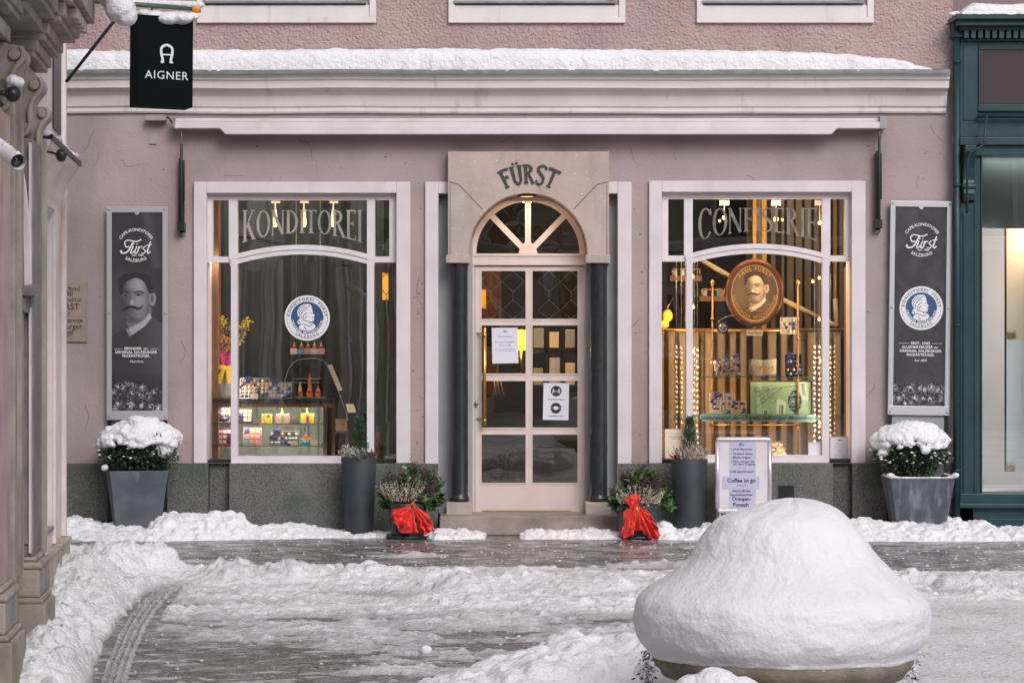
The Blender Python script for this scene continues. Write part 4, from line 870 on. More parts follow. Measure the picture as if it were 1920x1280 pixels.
def w2(b, w_, h_, y):
    for c_ in (h_*.56, -h_*.36):
        b.disc(0, c_, w_*.42, w_*.42, y, 32)
    flat_text(b, 'Bitte Abstand halten', 0, h_*.08, .0165, y, .02); flat_text(b, 'Bitte Maske tragen', 0, -h_*.82, .0165, y, .02)
nt2 = sheet('door_notice', 'white notice with two dark round symbols on the door glass', 'notice', 1018.5, 1066.5, 717.5, 787, .203, 1, write=w2)
b = MB(); w_, h_ = .112, .158; y = -.0045; c_ = h_*.56
for s_ in (-1, 1):
    b.disc(s_*.024, c_+.012, .007, .007, y, 12); b.prism([(s_*.016, c_+.002), (s_*.033, c_+.002), (s_*.034, c_-.020), (s_*.029, c_-.020), (s_*.028, c_-.004), (s_*.020, c_-.004), (s_*.019, c_-.020), (s_*.015, c_-.020)], y-.0002, y)
b.ribbon([(-.010, c_-.002), (.010, c_-.002)], .003, y); b.prism([(-.014, c_-.002), (-.008, c_+.004), (-.008, c_-.008)], y-.0002, y); b.prism([(.014, c_-.002), (.008, c_+.004), (.008, c_-.008)], y-.0002, y)
c_ = -h_*.36; b.prism([(-.020, c_+.010), (0, c_+.016), (.020, c_+.010), (.018, c_-.010), (0, c_-.018), (-.018, c_-.010)], y-.0002, y); b.ribbon([(-.020, c_+.008), (-.036, c_+.012), (-.036, c_-.010), (-.018, c_-.008)], .0022, y); b.ribbon([(.020, c_+.008), (.036, c_+.012), (.036, c_-.010), (.018, c_-.008)], .0022, y)
b.build('symbol', m_white2, nt2, True)
def w3(b, w_, h_, y):
    script_logo(b, 0, h_*.74, w_*.5, y, 1.4); b.mi = 1
    for k, s_ in enumerate(['Öffnungszeiten', 'Montag bis Samstag', '10 - 18 Uhr', 'Sonntag', '10 - 17 Uhr', 'Feiertag geschlossen']): flat_text(b, s_, 0, h_*(.36-.2*k), .0115, y, .005)
sheet('window_notice', 'white opening hours sheet standing in the side light of the portrait window', 'notice', 1557, 1590.5, 819, 862, .17, 1, write=w3, frame=.004)
sheet('window_card', 'small plain white card in a clear holder at the foot of the portrait window', 'card', 1516, 1540, 829, 854, .085, 0, frame=.004)
def w4(b, w_, h_, y):
    b.mi = 1
    for k, s_ in enumerate(['Geschenkideen und', 'feine Pralinen']): flat_text(b, s_, 0, h_*(.5-.12*k), .016, y, .005)
    b.ribbon([(-w_*.8, h_*.72), (w_*.8, h_*.72)], .002, y)
sheet('window_board', 'cream board leaning behind the conifer in the portrait window', 'board', 1246.5, 1290, 804, 864, .17, 0, m_cream, w4, .006)

# ------------------------------------------------------------------ awning with folded arms
def along(px0, px1, pyt, pyb, Yf, Yb, b): b.box(X(px0, Yf), X(px1, Yf), Yf, Yb, Z(pyb, Yf), Z(pyt, Yf))
aw = T('awning', 'long retracted white awning cassette under the cornice', 'awning', (0, 0, Z(232)))
b = MB(); along(327, 1650, 222, 228, -.13, -.02, b); along(325, 1663, 228.3, 240.5, -.17, -.03, b); b.build('cassette', m_trim, aw, bevel=.004)
b = MB(); Yf = -.20; xa, xb_, z0, z1 = X(412, Yf), X(1570, Yf), Z(251.5, Yf), Z(240.6, Yf); b.prism([(xa, z1), (xb_, z1), (xb_-.045, z0), (xa+.045, z0)], Yf, -.12); b.build('valance_bar', m_trim, aw, bevel=.003)
b = MB(); along(1650, 1663.5, 218, 241, -.175, -.02, b); along(323, 328, 221, 240, -.175, -.02, b); b.build('end_cap', m_steel, aw)
for pxc, py0, py1, ln in ((340, 272, 440, 1), (1647, 258, 435, -1)):
    b = MB(); x = X(pxc, -.08); y = -.08
    b.box(x-.020, x+.020, -.05, -.01, Z(py1-8), Z(py0+30)); b.tube([(x-.016, y, Z(py1-12)), (x-.012, y, Z(py0+26))], .010, 10); b.tube([(x+.004, y-.02, Z(py1-12)), (x+.004, y-.02, Z(py0))], .012, 10); b.tube([(x+.022, y, Z(py1-60)), (x+.022, y, Z(py0+30))], .008, 10)
    b.box(x-.030, x+.030, y-.03, -.005, Z(py1-6), Z(py1-22)); b.build('folded_arm', m_dark, aw, bevel=.002)
    b = MB(); b.tube([(x+.004, y-.01, Z(py0+6)), (x+.004, y-.03, Z(241))], .004, 8); b.lathe([(.0, -.02), (.026, -.02), (.026, .0), (0, 0)], (x, -.0, Z(py1-2)), 20, axis='y'); b.box(x-.026, x+.026, -.02, -.0, Z(py1-3), Z(py1-16)); b.build('bracket', m_steel, aw)
ab = MB(); along(272, 311, 215.5, 226, -.10, -.02, ab); jb = T('junction_box', 'small pinkish box on the wall under the cornice', 'box', (X(290), 0, Z(220)))
ab.build('box_body', m_wall, jb, bevel=.004); ab = MB(); ab.tube([(X(311), -.06, Z(221)), (X(318), -.07, Z(222)), (X(323), -.08, Z(229)), (X(326), -.1, Z(233))], .008, 8); ab.build('cable', m_black, jb)
b = MB(); b.box(X(280), X(294), -.012, 0, Z(271), Z(253)); tag(b.build('wall_hatch', m_wall, loc=(X(287), 0, Z(262)), bevel=.003), 'small square cover plate painted like the pink wall', 'cover plate')

# ------------------------------------------------------------------ stone plaque
yq = -.02; t = T('stone_plaque', 'carved stone plaque on the pink wall beside the corner house', 'plaque', (X(108), 0, Z(584)))
b = MB(); b.box(X(54, yq), X(163, yq), yq, -.001, Z(641, yq), Z(528, yq)); b.build('slab', M('plaque_stone', (.30, .235, .18), .7, (.25, .195, .15), 9, bump=.002, bscale=80), t, bevel=.003)
b = MB()
for s_, row, sz, bd, ex in (('In diesem Haus erfand', 545, .058, .006, 150), ('1890', 555, .055, .006, 137), ('der Conditor', 565.5, .055, .006, 155), ('FÜRST', 580.5, .075, .01, 149), ('1884 - 1941', 592, .05, .006, 132), ('die weltbekannte', 604, .054, .006, 155), ('Salzburger', 616.5, .062, .006, 154), ('Mozartkugel', 627, .058, .006, 138)):
    flat_text(b, s_, X(ex, yq), Z(row, yq), sz, yq-.0015, bd, 'RIGHT')
b.build('inscription', m_ink, t)

# ------------------------------------------------------------------ tall banners
def banner(px0, px1, py0, py1, tilt, label, picture):
    y = -.07; x0, x1, z0, z1 = X(px0, y), X(px1, y), Z(py1, y), Z(py0, y); W_, Hh_ = x1-x0, z1-z0
    t = T('wall_banner', label, 'banner', ((x0+x1)/2, 0, z0)); k = 1/sxy(y)
    g = ORG[t]; ORG[t] = Vector((0, 0, 0))
    f = 11*k; hw = W_/2; b = MB()
    for a in ((-hw, hw, Hh_-f, Hh_), (-hw, hw, 0, f+6*k), (-hw, -hw+f*.85, f+6*k, Hh_-f), (hw-f*.85, hw, f+6*k, Hh_-f)): b.box(a[0], a[1], y-.006, y+.018, a[2], a[3])
    b.disc(0, Hh_-f, 4.5*k, 4.5*k, y-.0065, 20); b.build('frame', m_alu, t, True, bevel=.002)
    b = MB()
    for sx_ in (-1, 1):
        for zz in (.5*f, Hh_*.5, Hh_-.5*f): b.lathe([(0, -.006), (.008, -.005), (.010, 0), (0, 0)], (sx_*(hw-f*.42), y-.006, zz), 12, axis='y')
    b.build('screw', m_steel, t, True)
    b = MB()
    for sx_ in (-1, 1): b.box(sx_*(hw-.02)-.016, sx_*(hw-.02)+.016, y+.018, -.0+(-.046), .02-z0, Hh_-.02)
    b.build('rail', m_black, t, True)
    if picture != 'bust':
        b = MB(); b.box(-hw+.04, hw-.04, y+.030, -.048, -.35, -.002); b.build('backing_panel', m_grey, t, True)
    wi = hw-f*.85; zb0 = f+6*k; zb1 = Hh_-f
    def fn(u, v):
        px = 30+u*448; py = -485+v*(1218+485) if False else (1218-(1-v)*1218*(zb1-zb0)/k/275.9*1.0)
        # measured scale: 4.414 print units per photo pixel
        py = 1218-(1-v)*((zb1-zb0)/k)*4.414
        if picture == 'bust':
            g_ = portrait(px, py); far = np.clip((130-py)/160, 0, 1); back = .034+.02*fbm(px/70, py/70, 3, 2)+.05*np.exp(-((px-py*.2-420)/50)**2)*(py < 40); g_ = g_*(1-np.clip((60-py)/40, 0, 1))+back*np.clip((60-py)/40, 0, 1)
            g_ = g_*(1-np.clip((py-900)/140, 0, 1)*.6); g_ = g_*.62; g_ = foil_balls(px, py, g_, 1030, 1235, 4, 34)
            return np.stack([g_*1.0, g_*.93, g_*1.04], -1)
        g_ = .034+.06*np.clip(fbm(px/110+py/240, (py-px)/120, 4, 6)-.42, 0, 1); g_ = foil_balls(px, py, g_, 1080, 1235, 9, 34)
        return np.stack([g_*1.02, g_*.97, g_*1.05], -1)
    ORG[t] = Vector((0, 0, 0)); print_panel('print', -wi, wi, zb0, zb1, y+.004, 130, 470, fn, m_print, t, wave=.004 if picture != 'bust' else 0)
    b = MB(); yt = y+.0005 if picture == 'bust' else y-.001
    zr = lambda row: (py1-row)*k
    cx_ = -2.*k if picture == 'bust' else 2.*k
    base = 444 if picture == 'bust' else 434
    curved(b, 'CAFE-KONDITOREI', cx_, zr(base+21.5), 32.5*k, 90, 7.6*k, yt, bold=.02, sp=1.02); script_logo(b, cx_, zr(base+18), 60*k, yt, 1.1); flat_text(b, 'gegr. 1884', cx_+3*k, zr(base+36), 5.2*k, yt, .02); curved(b, 'SALZBURG', cx_, zr(base+7), 40*k, -90, 8.2*k, yt, True, bold=.02, sp=1.12)
    if picture == 'bust': L_ = [('ERFINDER', 655.5, 6.8, -6), ('ORIGINAL SALZBURGER', 662.3, 6.8, 0), ('MOZARTKUGEL', 669.1, 6.8, 0)]; sm = [('der', 655.5, 6.5, 18), ('Paul Fürst', 679.5, 6.5, 1)]; lines = [(654, -41, -26), (654, 27, 42)]
    else: L_ = [('ERST- UND', 645.5, 6.8, 0), ('ALLEINERZEUGER', 652.7, 6.8, -6), ('ORIGINAL SALZBURGER', 659.9, 6.8, 0), ('MOZARTKUGEL', 667.1, 6.8, 0)]; sm = [('der', 652.7, 6.5, 29), ('Seit 1890', 677.5, 6.5, 0)]; lines = [(643.5, -41, -21), (643.5, 21, 41)]
    for s_, row, sz, ox in L_: flat_text(b, s_, cx_+ox*k, zr(row), sz*k, yt, .028, sp=1.08)
    for s_, row, sz, ox in sm: flat_text(b, s_, cx_+ox*k, zr(row), sz*k*.95, yt, .01, slant=.25)
    for row, a, c in lines: b.ribbon([(cx_+a*k, zr(row)), (cx_+c*k, zr(row))], .6*k, yt)
    b.build('lettering', m_white2, t, True)
    if picture != 'bust': roundel(t, cx_+.5*k, zr(577.5), 41*k, yt-.002)
    ORG[t] = g; t.rotation_euler[1] = R(tilt); return t
banner(200, 314, 387.5, 787, 0, 'tall framed banner with a moustached man in a stiff collar', 'bust')
banner(1664.5, 1780, 377, 778, .75, 'tall framed dark banner with blue emblem beside the green shopfront', 'emblem')
em = T('window_emblem', 'round blue and white emblem with profile bust stuck on the window', 'emblem', (X(576, .1), .1, Z(596, .1)))
roundel(em, X(576, .105), Z(596, .105), 42.5/sxy(.105), .105, 'disc')

# ------------------------------------------------------------------ advertising board
def a_board():
    y = -.55; s = sxy(y); k = 1/s; t = T('sign_board', 'framed white coffee sign board standing behind the snow dome', 'sign', (X(1394, y), y, 0)); ORG[t] = Vector((0, 0, 0))
    lean = R(3); hw = 53.5*k; z0, z1 = Z(962, y), Z(819, y)
    g = MB(); f = 9*k; 
    g.tube([(-hw+f*.5, 0, z0+f), (-hw+f*.5, 0, z1-f)], f*.5, 10); g.tube([(hw-f*.5, 0, z0+f), (hw-f*.5, 0, z1-f)], f*.5, 10); 
    g.tube([(-hw+f*.5, 0, z1-f), (-hw+f*.62, 0, z1-f*.6), (-hw+f, 0, z1-f*.5), (hw-f, 0, z1-f*.5), (hw-f*.62, 0, z1-f*.6), (hw-f*.5, 0, z1-f)], f*.5, 10); g.tube([(-hw+f*.5, 0, z0+f), (-hw+f, 0, z0+f*.5), (hw-f, 0, z0+f*.5), (hw-f*.5, 0, z0+f)], f*.5, 10)
    g.build('frame', m_alu, t, True)
    g = MB(); g.box(-hw+f*.6, hw-f*.6, -.006, .012, z0+f*.6, z1-f*.6); g.build('panel', m_white, t, True)
    g = MB(); g.box(-27*k, 23*k, -.0085, -.0065, z0+f, z1-f); g.mi = 0; g.box(-39*k, 30*k, -.0105, -.009, Z(915.5, y), Z(892.5, y)); g.build('poster', m_lilac, t, True)
    g = MB(); yy = -.0096; cz = lambda r: Z(r, y); cx_ = -4*k
    script_logo(g, cx_-.002, cz(832.5), 11*k, yy, 1.5)
    for r, s_ in ((843.5, '• zwei Personen'), (852, '• Abstand halten'), (859, '• Maske tragen'), (866.5, '• Bitte warten Sie'), (871.5, '  vor dem Eingang')): flat_text(g, s_, -24*k, cz(r), 6.2*k, yy, .012, 'LEFT')
    g.ribbon([(-10*k, cz(877.5)), (6*k, cz(877.5))], .0022, yy); flat_text(g, 'Café geschlossen', cx_+1*k, cz(885.5), 6.5*k, yy, .012)
    yy2 = -.0112; flat_text(g, 'Coffee to go', cx_, cz(903.5), 10.4*k, yy2, .03); [g.disc(cx_+(i-1.5)*4.8*k, cz(909.5), 1.3*k, 1.3*k, yy2, 8) for i in range(4)]
    flat_text(g, 'Alkoholfreier', cx_, cz(921.8), 6.6*k, yy, .02); flat_text(g, 'hausgemachter', cx_, cz(929), 7*k, yy, .02); flat_text(g, 'Orangen-', cx_, cz(937.5), 9.2*k, yy, .03); flat_text(g, 'Punsch', cx_-1*k, cz(949), 10.5*k, yy, .03)
    g.build('lettering', M('violet_ink', (.05, .04, .10), .6), t, True)
    for sx_ in (-1, 1):
        g = MB(); g.tube([(sx_*(hw-f), .005, z0+f*.3), (sx_*(hw-f), -.03, .01)], .011, 8); g.build('leg', m_alu, t, True)
        g = MB(); g.tube([(sx_*(hw-f), .01, z1-f*1.2), (sx_*(hw-f), .36, .01)], .010, 8); g.build('leg', m_alu, t, True)
    ORG[t] = Vector((X(1394, y), y, 0)); return t
a_board()
# ------------------------------------------------------------------ planters and plants
def square_pot(name, label, pxt, pxb, pyt, pyb, Y, rot, mat):
    s = sxy(Y); cx = X((pxt[0]+pxt[1])/2, Y); t = T(name, label, 'planter', (cx, Y, 0), rz=R(rot)); c_ = abs(math.cos(R(rot)))+abs(math.sin(R(rot)))
    ht = (pxt[1]-pxt[0])/s/2/c_; hb = (pxb[1]-pxb[0])/s/2/c_; z0, z1 = 0, Z(pyt, Y); b = MB()
    def ring(h, z): return [(-h, -h, z), (h, -h, z), (h, h, z), (-h, h, z)]
    vs = ring(hb, 0)+ring(ht, z1)+ring(ht-.022, z1)+ring(ht-.03, z1-.06)
    b.add(vs, [(3, 2, 1, 0)]+[(4*l+i, 4*l+(i+1) % 4, 4*l+4+(i+1) % 4, 4*l+4+i) for l in range(3) for i in range(4)]); b.build('pot', mat, t, True, bevel=.006)
    b = MB(); b.add(ring(ht-.028, z1-.05), [(0, 1, 2, 3)]); b.build('soil', m_soil, t, True); return t, z1, ht
t1, z1, h1 = square_pot('shrub_planter', 'slate grey square planter standing under the bust banner', (190, 322), (208, 302), 880, 985, -.36, 14, m_slate)
t2, z2, h2 = square_pot('shrub_planter', 'streaked zinc grey square planter beside the green shopfront', (1660, 1780), (1678, 1763), 893, 988, -.36, 0, m_slate2)
def box_shrub(label, px, py0, py1, rx, Y, seed, n=3800, flat=.8):
    s = sxy(Y); c = (X(px, Y), Y, (Z(py0, Y)+Z(py1, Y))/2); rz_ = (Z(py0, Y)-Z(py1, Y))/2; t = T('box_shrub', label, 'shrub', (c[0], Y, Z(py1, Y)))
    rx = rx/s; pts = ball_points(c, rx, rx*.9, rz_*1.05, n, seed, .55, lump=.13)
    leaf_mesh('foliage', [(p, d, random.Random(i).uniform(.020, .034)) for i, (p, d) in enumerate(pts)], m_leaf, t, wid=.7)
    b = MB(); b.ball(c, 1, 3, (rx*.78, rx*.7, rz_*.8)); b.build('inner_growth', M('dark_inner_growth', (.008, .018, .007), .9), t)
    b = MB(); g = random.Random(seed)
    for k in range(5): b.tube([(c[0]+g.uniform(-.02, .02), Y, Z(py1, Y)-.06), (c[0]+g.uniform(-.06, .06), Y+g.uniform(-.05, .05), c[2])], .008, 6)
    b.build('stem', m_woodd, t); return c, rx, rz_
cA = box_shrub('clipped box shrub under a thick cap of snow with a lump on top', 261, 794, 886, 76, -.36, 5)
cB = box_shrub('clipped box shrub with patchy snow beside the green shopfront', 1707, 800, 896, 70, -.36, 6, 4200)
def cap_snow(name, label, c, rx, rz_, low, n, seed, extra=(), vox=.008, rr=(.035, .07)):
    g = random.Random(seed); L_ = []
    for k in range(n):
        v = Vector((g.gauss(0, 1), g.gauss(0, 1)-.15, abs(g.gauss(0, 1)))).normalized()
        lim = low+.28*mnoise.noise((v.x*2.4+seed, v.y*2, 1))
        if v.z < lim: continue
        r = g.uniform(*rr)*(1 if v.z > lim+.25 else .6); L_.append((c[0]+v.x*rx*.98, c[1]+v.y*rx*.9, c[2]+v.z*rz_*1.02, r*.85, 1.15, 1.1, .8))
    return snow_clump(name, L_+list(extra), vox, label, loc=(c[0], c[1], c[2]+rz_*.3), disp=.03, dsc=16.)
s = sxy(-.36); cc, rx, rz_ = cA
cap_snow('shrub_snow', 'thick snow cap with a round lump on the shrub under the bust banner', cc, rx, rz_, .14, 420, 3, extra=[(X(272, -.36), -.48, Z(803, -.36), .11, 1.15, 1, .75), (X(262, -.36), -.52, Z(790, -.36), .075, 1, 1, .8), (X(285, -.36), -.46, Z(793, -.36), .075, 1.1, 1, .8), (X(272, -.36), -.36, Z(818, -.36), .2, 1.5, 1.1, .6), (X(204, -.36), -.56, Z(874, -.36), .026, 1.3, 1, 1), (X(310, -.36), -.46, Z(832, -.36), .09, 1, 1, 1.3)])
cc, rx, rz_ = cB
cap_snow('shrub_snow', 'patchy clotted snow on the shrub beside the green shopfront', cc, rx, rz_, .22, 300, 12, extra=[(X(1712, -.36), -.46, Z(806, -.36), .13, 1.6, 1, .6), (X(1665, -.36), -.46, Z(830, -.36), .07, 1.4, 1, .9), (X(1685, -.36), -.46, Z(842, -.36), .06, 1.3, 1, 1), (X(1652, -.36), -.5, Z(846, -.36), .04, 1.2, 1, 1)], rr=(.045, .075), vox=.007)
b = MB(); g = random.Random(2)          # single clots among the leaves
for c0, rx0, rz0, n_ in ((cA[0], cA[1], cA[2], 150), (cB[0], cB[1], cB[2], 230)):
    b = MB(); pts = ball_points(c0, rx0*1.02, rx0*.92, rz0*1.02, n_, 31, .93, -.45)
    for p, d in pts:
        if p.y < c0[1]+.05: b.ball(p, g.uniform(.005, .014), 1, (1.4, 1, .7), .5, g)
    o = b.build('snow_clots', m_snow, loc=c0); tag(o, 'small clots of snow caught among the shrub leaves', kind='stuff')
b = MB(); y = -.36; hx = h2
for k in range(60):
    u = k/59*2-1; b.ball((X(1720, y)+u*hx, y-hx, z2+.004+.02*abs(u)**8), .012*(.6+g.random()*.5)+.02*abs(u)**10, 1, (1.2, 1, .8), .3, g)
for k in range(30): b.ball((X(1720, y)+(hx-.01)*(1 if k % 2 else -1), y-hx+k/30*hx*1.6, z2+.008), .018, 1, (1, 1.2, .8), .3, g)
tag(b.build('rim_snow', m_snow, loc=(X(1720, y), y, z2)), 'thin line of snow along the rim of the zinc planter', 'snow')

def tall_pot(label, pxc, rt, rb, pyt, Y):
    s = sxy(Y); c = (X(pxc, Y), Y, 0); t = T('tall_planter', label, 'planter', c, group='tall round planters flanking the doorway'); zt = Z(pyt, Y); b = MB()
    b.lathe([(0, 0), (rb/s, 0), (rb/s+.002, .02), (rt/s, zt-.01), (rt/s-.004, zt), (rt/s-.022, zt), (rt/s-.03, zt-.05), (0, zt-.05)], c, 56); b.build('pot', m_pot, t); return c, zt, rt/s
def conifer(label, c, z0, hgt, rad, seed, lean=0):
    t = T('conifer', label, 'conifer', (c[0], c[1], z0)); g = random.Random(seed); it = []
    b = MB(); b.tube([(c[0], c[1], z0-.03), (c[0]+lean*.5, c[1], z0+hgt*.5), (c[0]+lean, c[1], z0+hgt*.9)], [.010, .007, .003], 6); b.build('stem', m_woodd, t)
    for k in range(230):
        u = g.random()**.8; a = g.random()*6.28; rr = rad*(1-u)**.75*(.35+.65*g.random())*(1+.3*math.sin(a*3+u*9)); base = Vector((c[0]+lean*u+math.cos(a)*rr*.5, c[1]+math.sin(a)*rr*.5, z0+u*hgt*.93))
        d = Vector((math.cos(a)*.55, math.sin(a)*.55, .9)).normalized(); L_ = g.uniform(.05, .09)*(1-.4*u)
        for q in range(9):
            p = base+d*L_*q/8; dd = (d+Vector((g.gauss(0, .55), g.gauss(0, .55), g.gauss(0, .3)))).normalized(); it.append((p, dd, g.uniform(.014, .026)))
    leaf_mesh('foliage', it, m_pine, t, wid=.28, seed=seed); return t
def heather(label, c, z0, rx, ry, n, h, seed, mat=None, up=.2):
    t = T('heather', label, 'heather', (c[0], c[1], z0)); g = random.Random(seed); b = MB(); it = []
    for k in range(n):
        a = g.random()*6.28; r = g.random()**.5; x, y = c[0]+math.cos(a)*rx*r*.7, c[1]+math.sin(a)*ry*r*.7; d = Vector((math.cos(a)*r*.55+g.gauss(0, .1), math.sin(a)*r*.4+g.gauss(0, .1)-.12, 1)).normalized(); hh = h*g.uniform(.65, 1.1)
        p0 = Vector((x, y, z0)); b.tube([p0, p0+d*hh], .0015, 4, False)
        for q in range(16):
            u = up+(1-up)*q/15; p = p0+d*hh*u; it.append((p, (d+Vector((g.gauss(0, .9), g.gauss(0, .9), g.gauss(0, .6)))).normalized(), g.uniform(.013, .022)*(1.2-u*.6)))
    b.build('stems', m_leafb, t); leaf_mesh('blossom', it, mat or m_heath, t, wid=.7, seed=seed)
    it = [(Vector((c[0]+g.uniform(-1, 1)*rx*.7, c[1]+g.uniform(-1, 1)*ry*.7, z0+g.random()*h*.4)), (g.gauss(0, .5), g.gauss(0, .5), 1), g.uniform(.015, .03)) for k in range(n*4)]
    leaf_mesh('foliage', it, m_leafb, t, wid=.2, seed=seed+1); return t
def small_leaves(name, label, c, rx, n, sz, mat, seed, cat, zs=.6):
    t = T(name, label, cat, c); g = random.Random(seed); it = []
    for k in range(n):
        v = Vector((g.gauss(0, 1), g.gauss(0, 1), abs(g.gauss(0, 1)))).normalized(); it.append((Vector(c)+Vector((v.x*rx*g.random(), v.y*rx*g.random(), v.z*rx*zs*g.random())), v+Vector((0, -.3, .3)), sz*g.uniform(.7, 1.2)))
    leaf_mesh('foliage', it, mat, t, wid=.55, seed=seed); return t
c, zt, rr = tall_pot('tall round anthracite planter beside the emblem window, nearest the cake counter', 673, 33.5, 26, 856, -.36)
conifer('small bushy conifer in the tall planter below the cake window', (c[0], c[1]+.02, zt), zt-.02, .34, .095, 3, .005); heather('pinkish heather in the tall planter below the cake window', (c[0]-.09, c[1]-.05, 0), zt-.02, .05, .05, 34, .12, 4)
small_leaves('ivy', 'grey green ivy leaves trailing at the conifer foot below the cake window', (c[0]+.04, c[1]-.08, zt-.01), .10, 60, .05, M('grey_green_leaf', (.10, .16, .11), .5, (.22, .26, .2), 30, island=.4), 5, 'ivy'); small_leaves('red_sprig', 'small red leaved sprig at the planter edge below the cake window', (c[0]+.115, c[1]-.05, zt-.0), .05, 34, .032, m_redleaf, 6, 'plant', 1)
c, zt, rr = tall_pot('tall round anthracite planter beside the coffee sign board', 1292.5, 34.5, 27, 860, -.36)
conifer('slender pointed conifer in the tall planter beside the coffee sign', (c[0], c[1]+.02, zt), zt-.02, .37, .10, 8, .01); heather('white heather around the conifer beside the coffee sign', (c[0]-.0, c[1]-.06, 0), zt-.02, .15, .08, 100, .13, 9)
small_leaves('red_sprig', 'dark red leaved sprig beside the pointed conifer near the coffee sign', (c[0]-.10, c[1]-.04, zt), .06, 50, .035, m_redleaf, 16, 'plant', 1.2)

def skimmia(label, c, z0, rx, rz_, seed, n=150):
    t = T('skimmia', label, 'plant', (c[0], c[1], z0)); g = random.Random(seed); it = []; bd = MB(); stm = MB()
    for k in range(n):
        v = Vector((g.gauss(0, 1), g.gauss(0, .8)-.2, abs(g.gauss(0, .8))+.05)).normalized(); p = Vector((c[0]+v.x*rx*g.uniform(.55, 1), c[1]+v.y*rx*.7*g.uniform(.55, 1), z0+v.z*rz_*g.uniform(.45, 1)))
        d = (v+Vector((0, 0, .55))).normalized(); stm.tube([(c[0]+v.x*rx*.15, c[1], z0-.02), p], .003, 5, False)
        for q in range(9):
            a = q*2.4; u = d.orthogonal().normalized(); w_ = d.cross(u); dd = (d*.55+(u*math.cos(a)+w_*math.sin(a))*.9).normalized(); it.append((p-d*.006*q, dd, g.uniform(.055, .09)))
        if v.z > .38 and g.random() < .9:
            for q in range(30):
                o_ = Vector((g.gauss(0, .017), g.gauss(0, .017), g.gauss(0, .018))); bd.ball(p+d*.035+o_, g.uniform(.004, .0065), 1)
    stm.build('stems', m_leafb, t); leaf_mesh('foliage', it, m_leafb, t, wid=.46, seed=seed); bd.build('buds', m_berry, t); return t
def low_pot(label, px0, px1, pyt, Y):
    s = sxy(Y); c = (X((px0+px1)/2, Y), Y, 0); r = (px1-px0)/2/s; zt = Z(pyt, Y); t = T('flower_pot', label, 'pot', c); b = MB()
    b.lathe([(0, .012), (r*.80, .012), (r*.82, .03), (r*.93, zt-.045), (r*.93, zt-.03), (r*1.0, zt-.026), (r*1.01, zt), (r*.96, zt+.002), (r*.9, zt-.03), (0, zt-.03)], c, 48); b.lathe([(0, 0), (r*1.0, 0), (r*1.06, .022), (r*1.02, .024), (r*.98, .012), (0, .011)], c, 40); b.build('pot', m_potg, t)
    b = MB(); b.lathe([(0, zt-.028), (r*.9, zt-.027), (0, zt-.02)], c, 24); b.build('soil', m_soil, t); return c, zt, r
ca, zt, rr = low_pot('dark green plastic flower pot behind the wide red bow', 726, 803, 942, -.62)
skimmia('bushy dark skimmia with red buds above the wide red bow', (ca[0]+.03, ca[1]+.05, 0), zt-.03, .29, .34, 5, 110); heather('white heather spikes in the pot with the wide red bow', (ca[0]-.035, ca[1]-.10, 0), zt-.03, .145, .07, 130, .21, 6, up=.35)
cb, zt2, rr2 = low_pot('dark green plastic flower pot behind the hanging red bow', 1155, 1237, 946, -.62)
skimmia('bushy dark skimmia with brownish buds above the hanging red bow', (cb[0]+.03, cb[1]+.05, 0), zt2-.03, .27, .34, 15, 105); heather('white heather spikes in the pot with the hanging red bow', (cb[0]+.0, cb[1]-.10, 0), zt2-.03, .19, .07, 120, .18, 26, up=.35)
def cloth(b, K, A, Bp, folds, amp, y, seed, n=26, m=18, belly=.3):
    """crumpled lobe of cloth: gathered at K, its open hem running from A to B"""
    g = random.Random(seed); ph = g.random()*6
    K, A, Bp = Vector(K), Vector(A), Vector(Bp)
    def fn(u, v):
        e = A.lerp(Bp, u); p = K.lerp(e, v**.85); sp_ = math.sin(u*folds*math.pi*2+ph)*amp*v*(1.1-.3*v)
        out = math.sin(v*math.pi)*belly*(Bp-A).length*.5
        nn = mnoise.noise((u*5+seed, v*5, 1))*amp*1.2*v+mnoise.noise((u*13+seed, v*9, 4))*amp*.5*v
        hem = (math.sin(u*math.pi)*.22*(Bp-A).length)*v
        dr = (e-K).normalized()
        return (p.x+dr.x*hem+nn*.5, y-out*.6-sp_-nn, p.z+dr.z*hem+nn*.4)
    b.grid(n, m, fn)
def px3(px, py, Y): return (X(px, Y), Y, Z(py, Y))
def bow(label, Y, lobes, knot, ties, name='red_bow', mat=None, tmat=None, cat='bow', loc=None):
    t = T(name, label, cat, loc or px3(*knot, Y)); 
    for i, (A, B_, f_, am) in enumerate(lobes):
        b = MB(); cloth(b, px3(*knot, Y), px3(*A, Y), px3(*B_, Y), f_, am, Y, i*7+3); o = b.build('loop', mat or m_red, t); md = o.modifiers.new('th', 'SOLIDIFY'); md.thickness = .002
    b = MB(); b.ball(px3(*knot, Y-.02), .018, 2, (1, 1, 1.2)); b.build('knot', mat or m_red, t)
    b = MB()
    for a, c_ in ties: b.tube([px3(*knot, Y-.04), px3(*a, Y-.10), px3(*c_, Y-.06)], .003, 6)
    if ties: b.build('tie', tmat or m_brass, t)
    return t
Yb_ = -.62-rr-.03
bow('wide red organza bow spread over the flower pot', Yb_, [((732, 966), (783, 1000), 3.2, .042), ((788, 1001), (814, 984), 2.6, .040), ((734, 955), (752, 978), 1.4, .025), ((800, 962), (812, 998), 2.2, .03)], (774, 945), [((768, 953), (772, 962)), ((777, 951), (774, 958))])
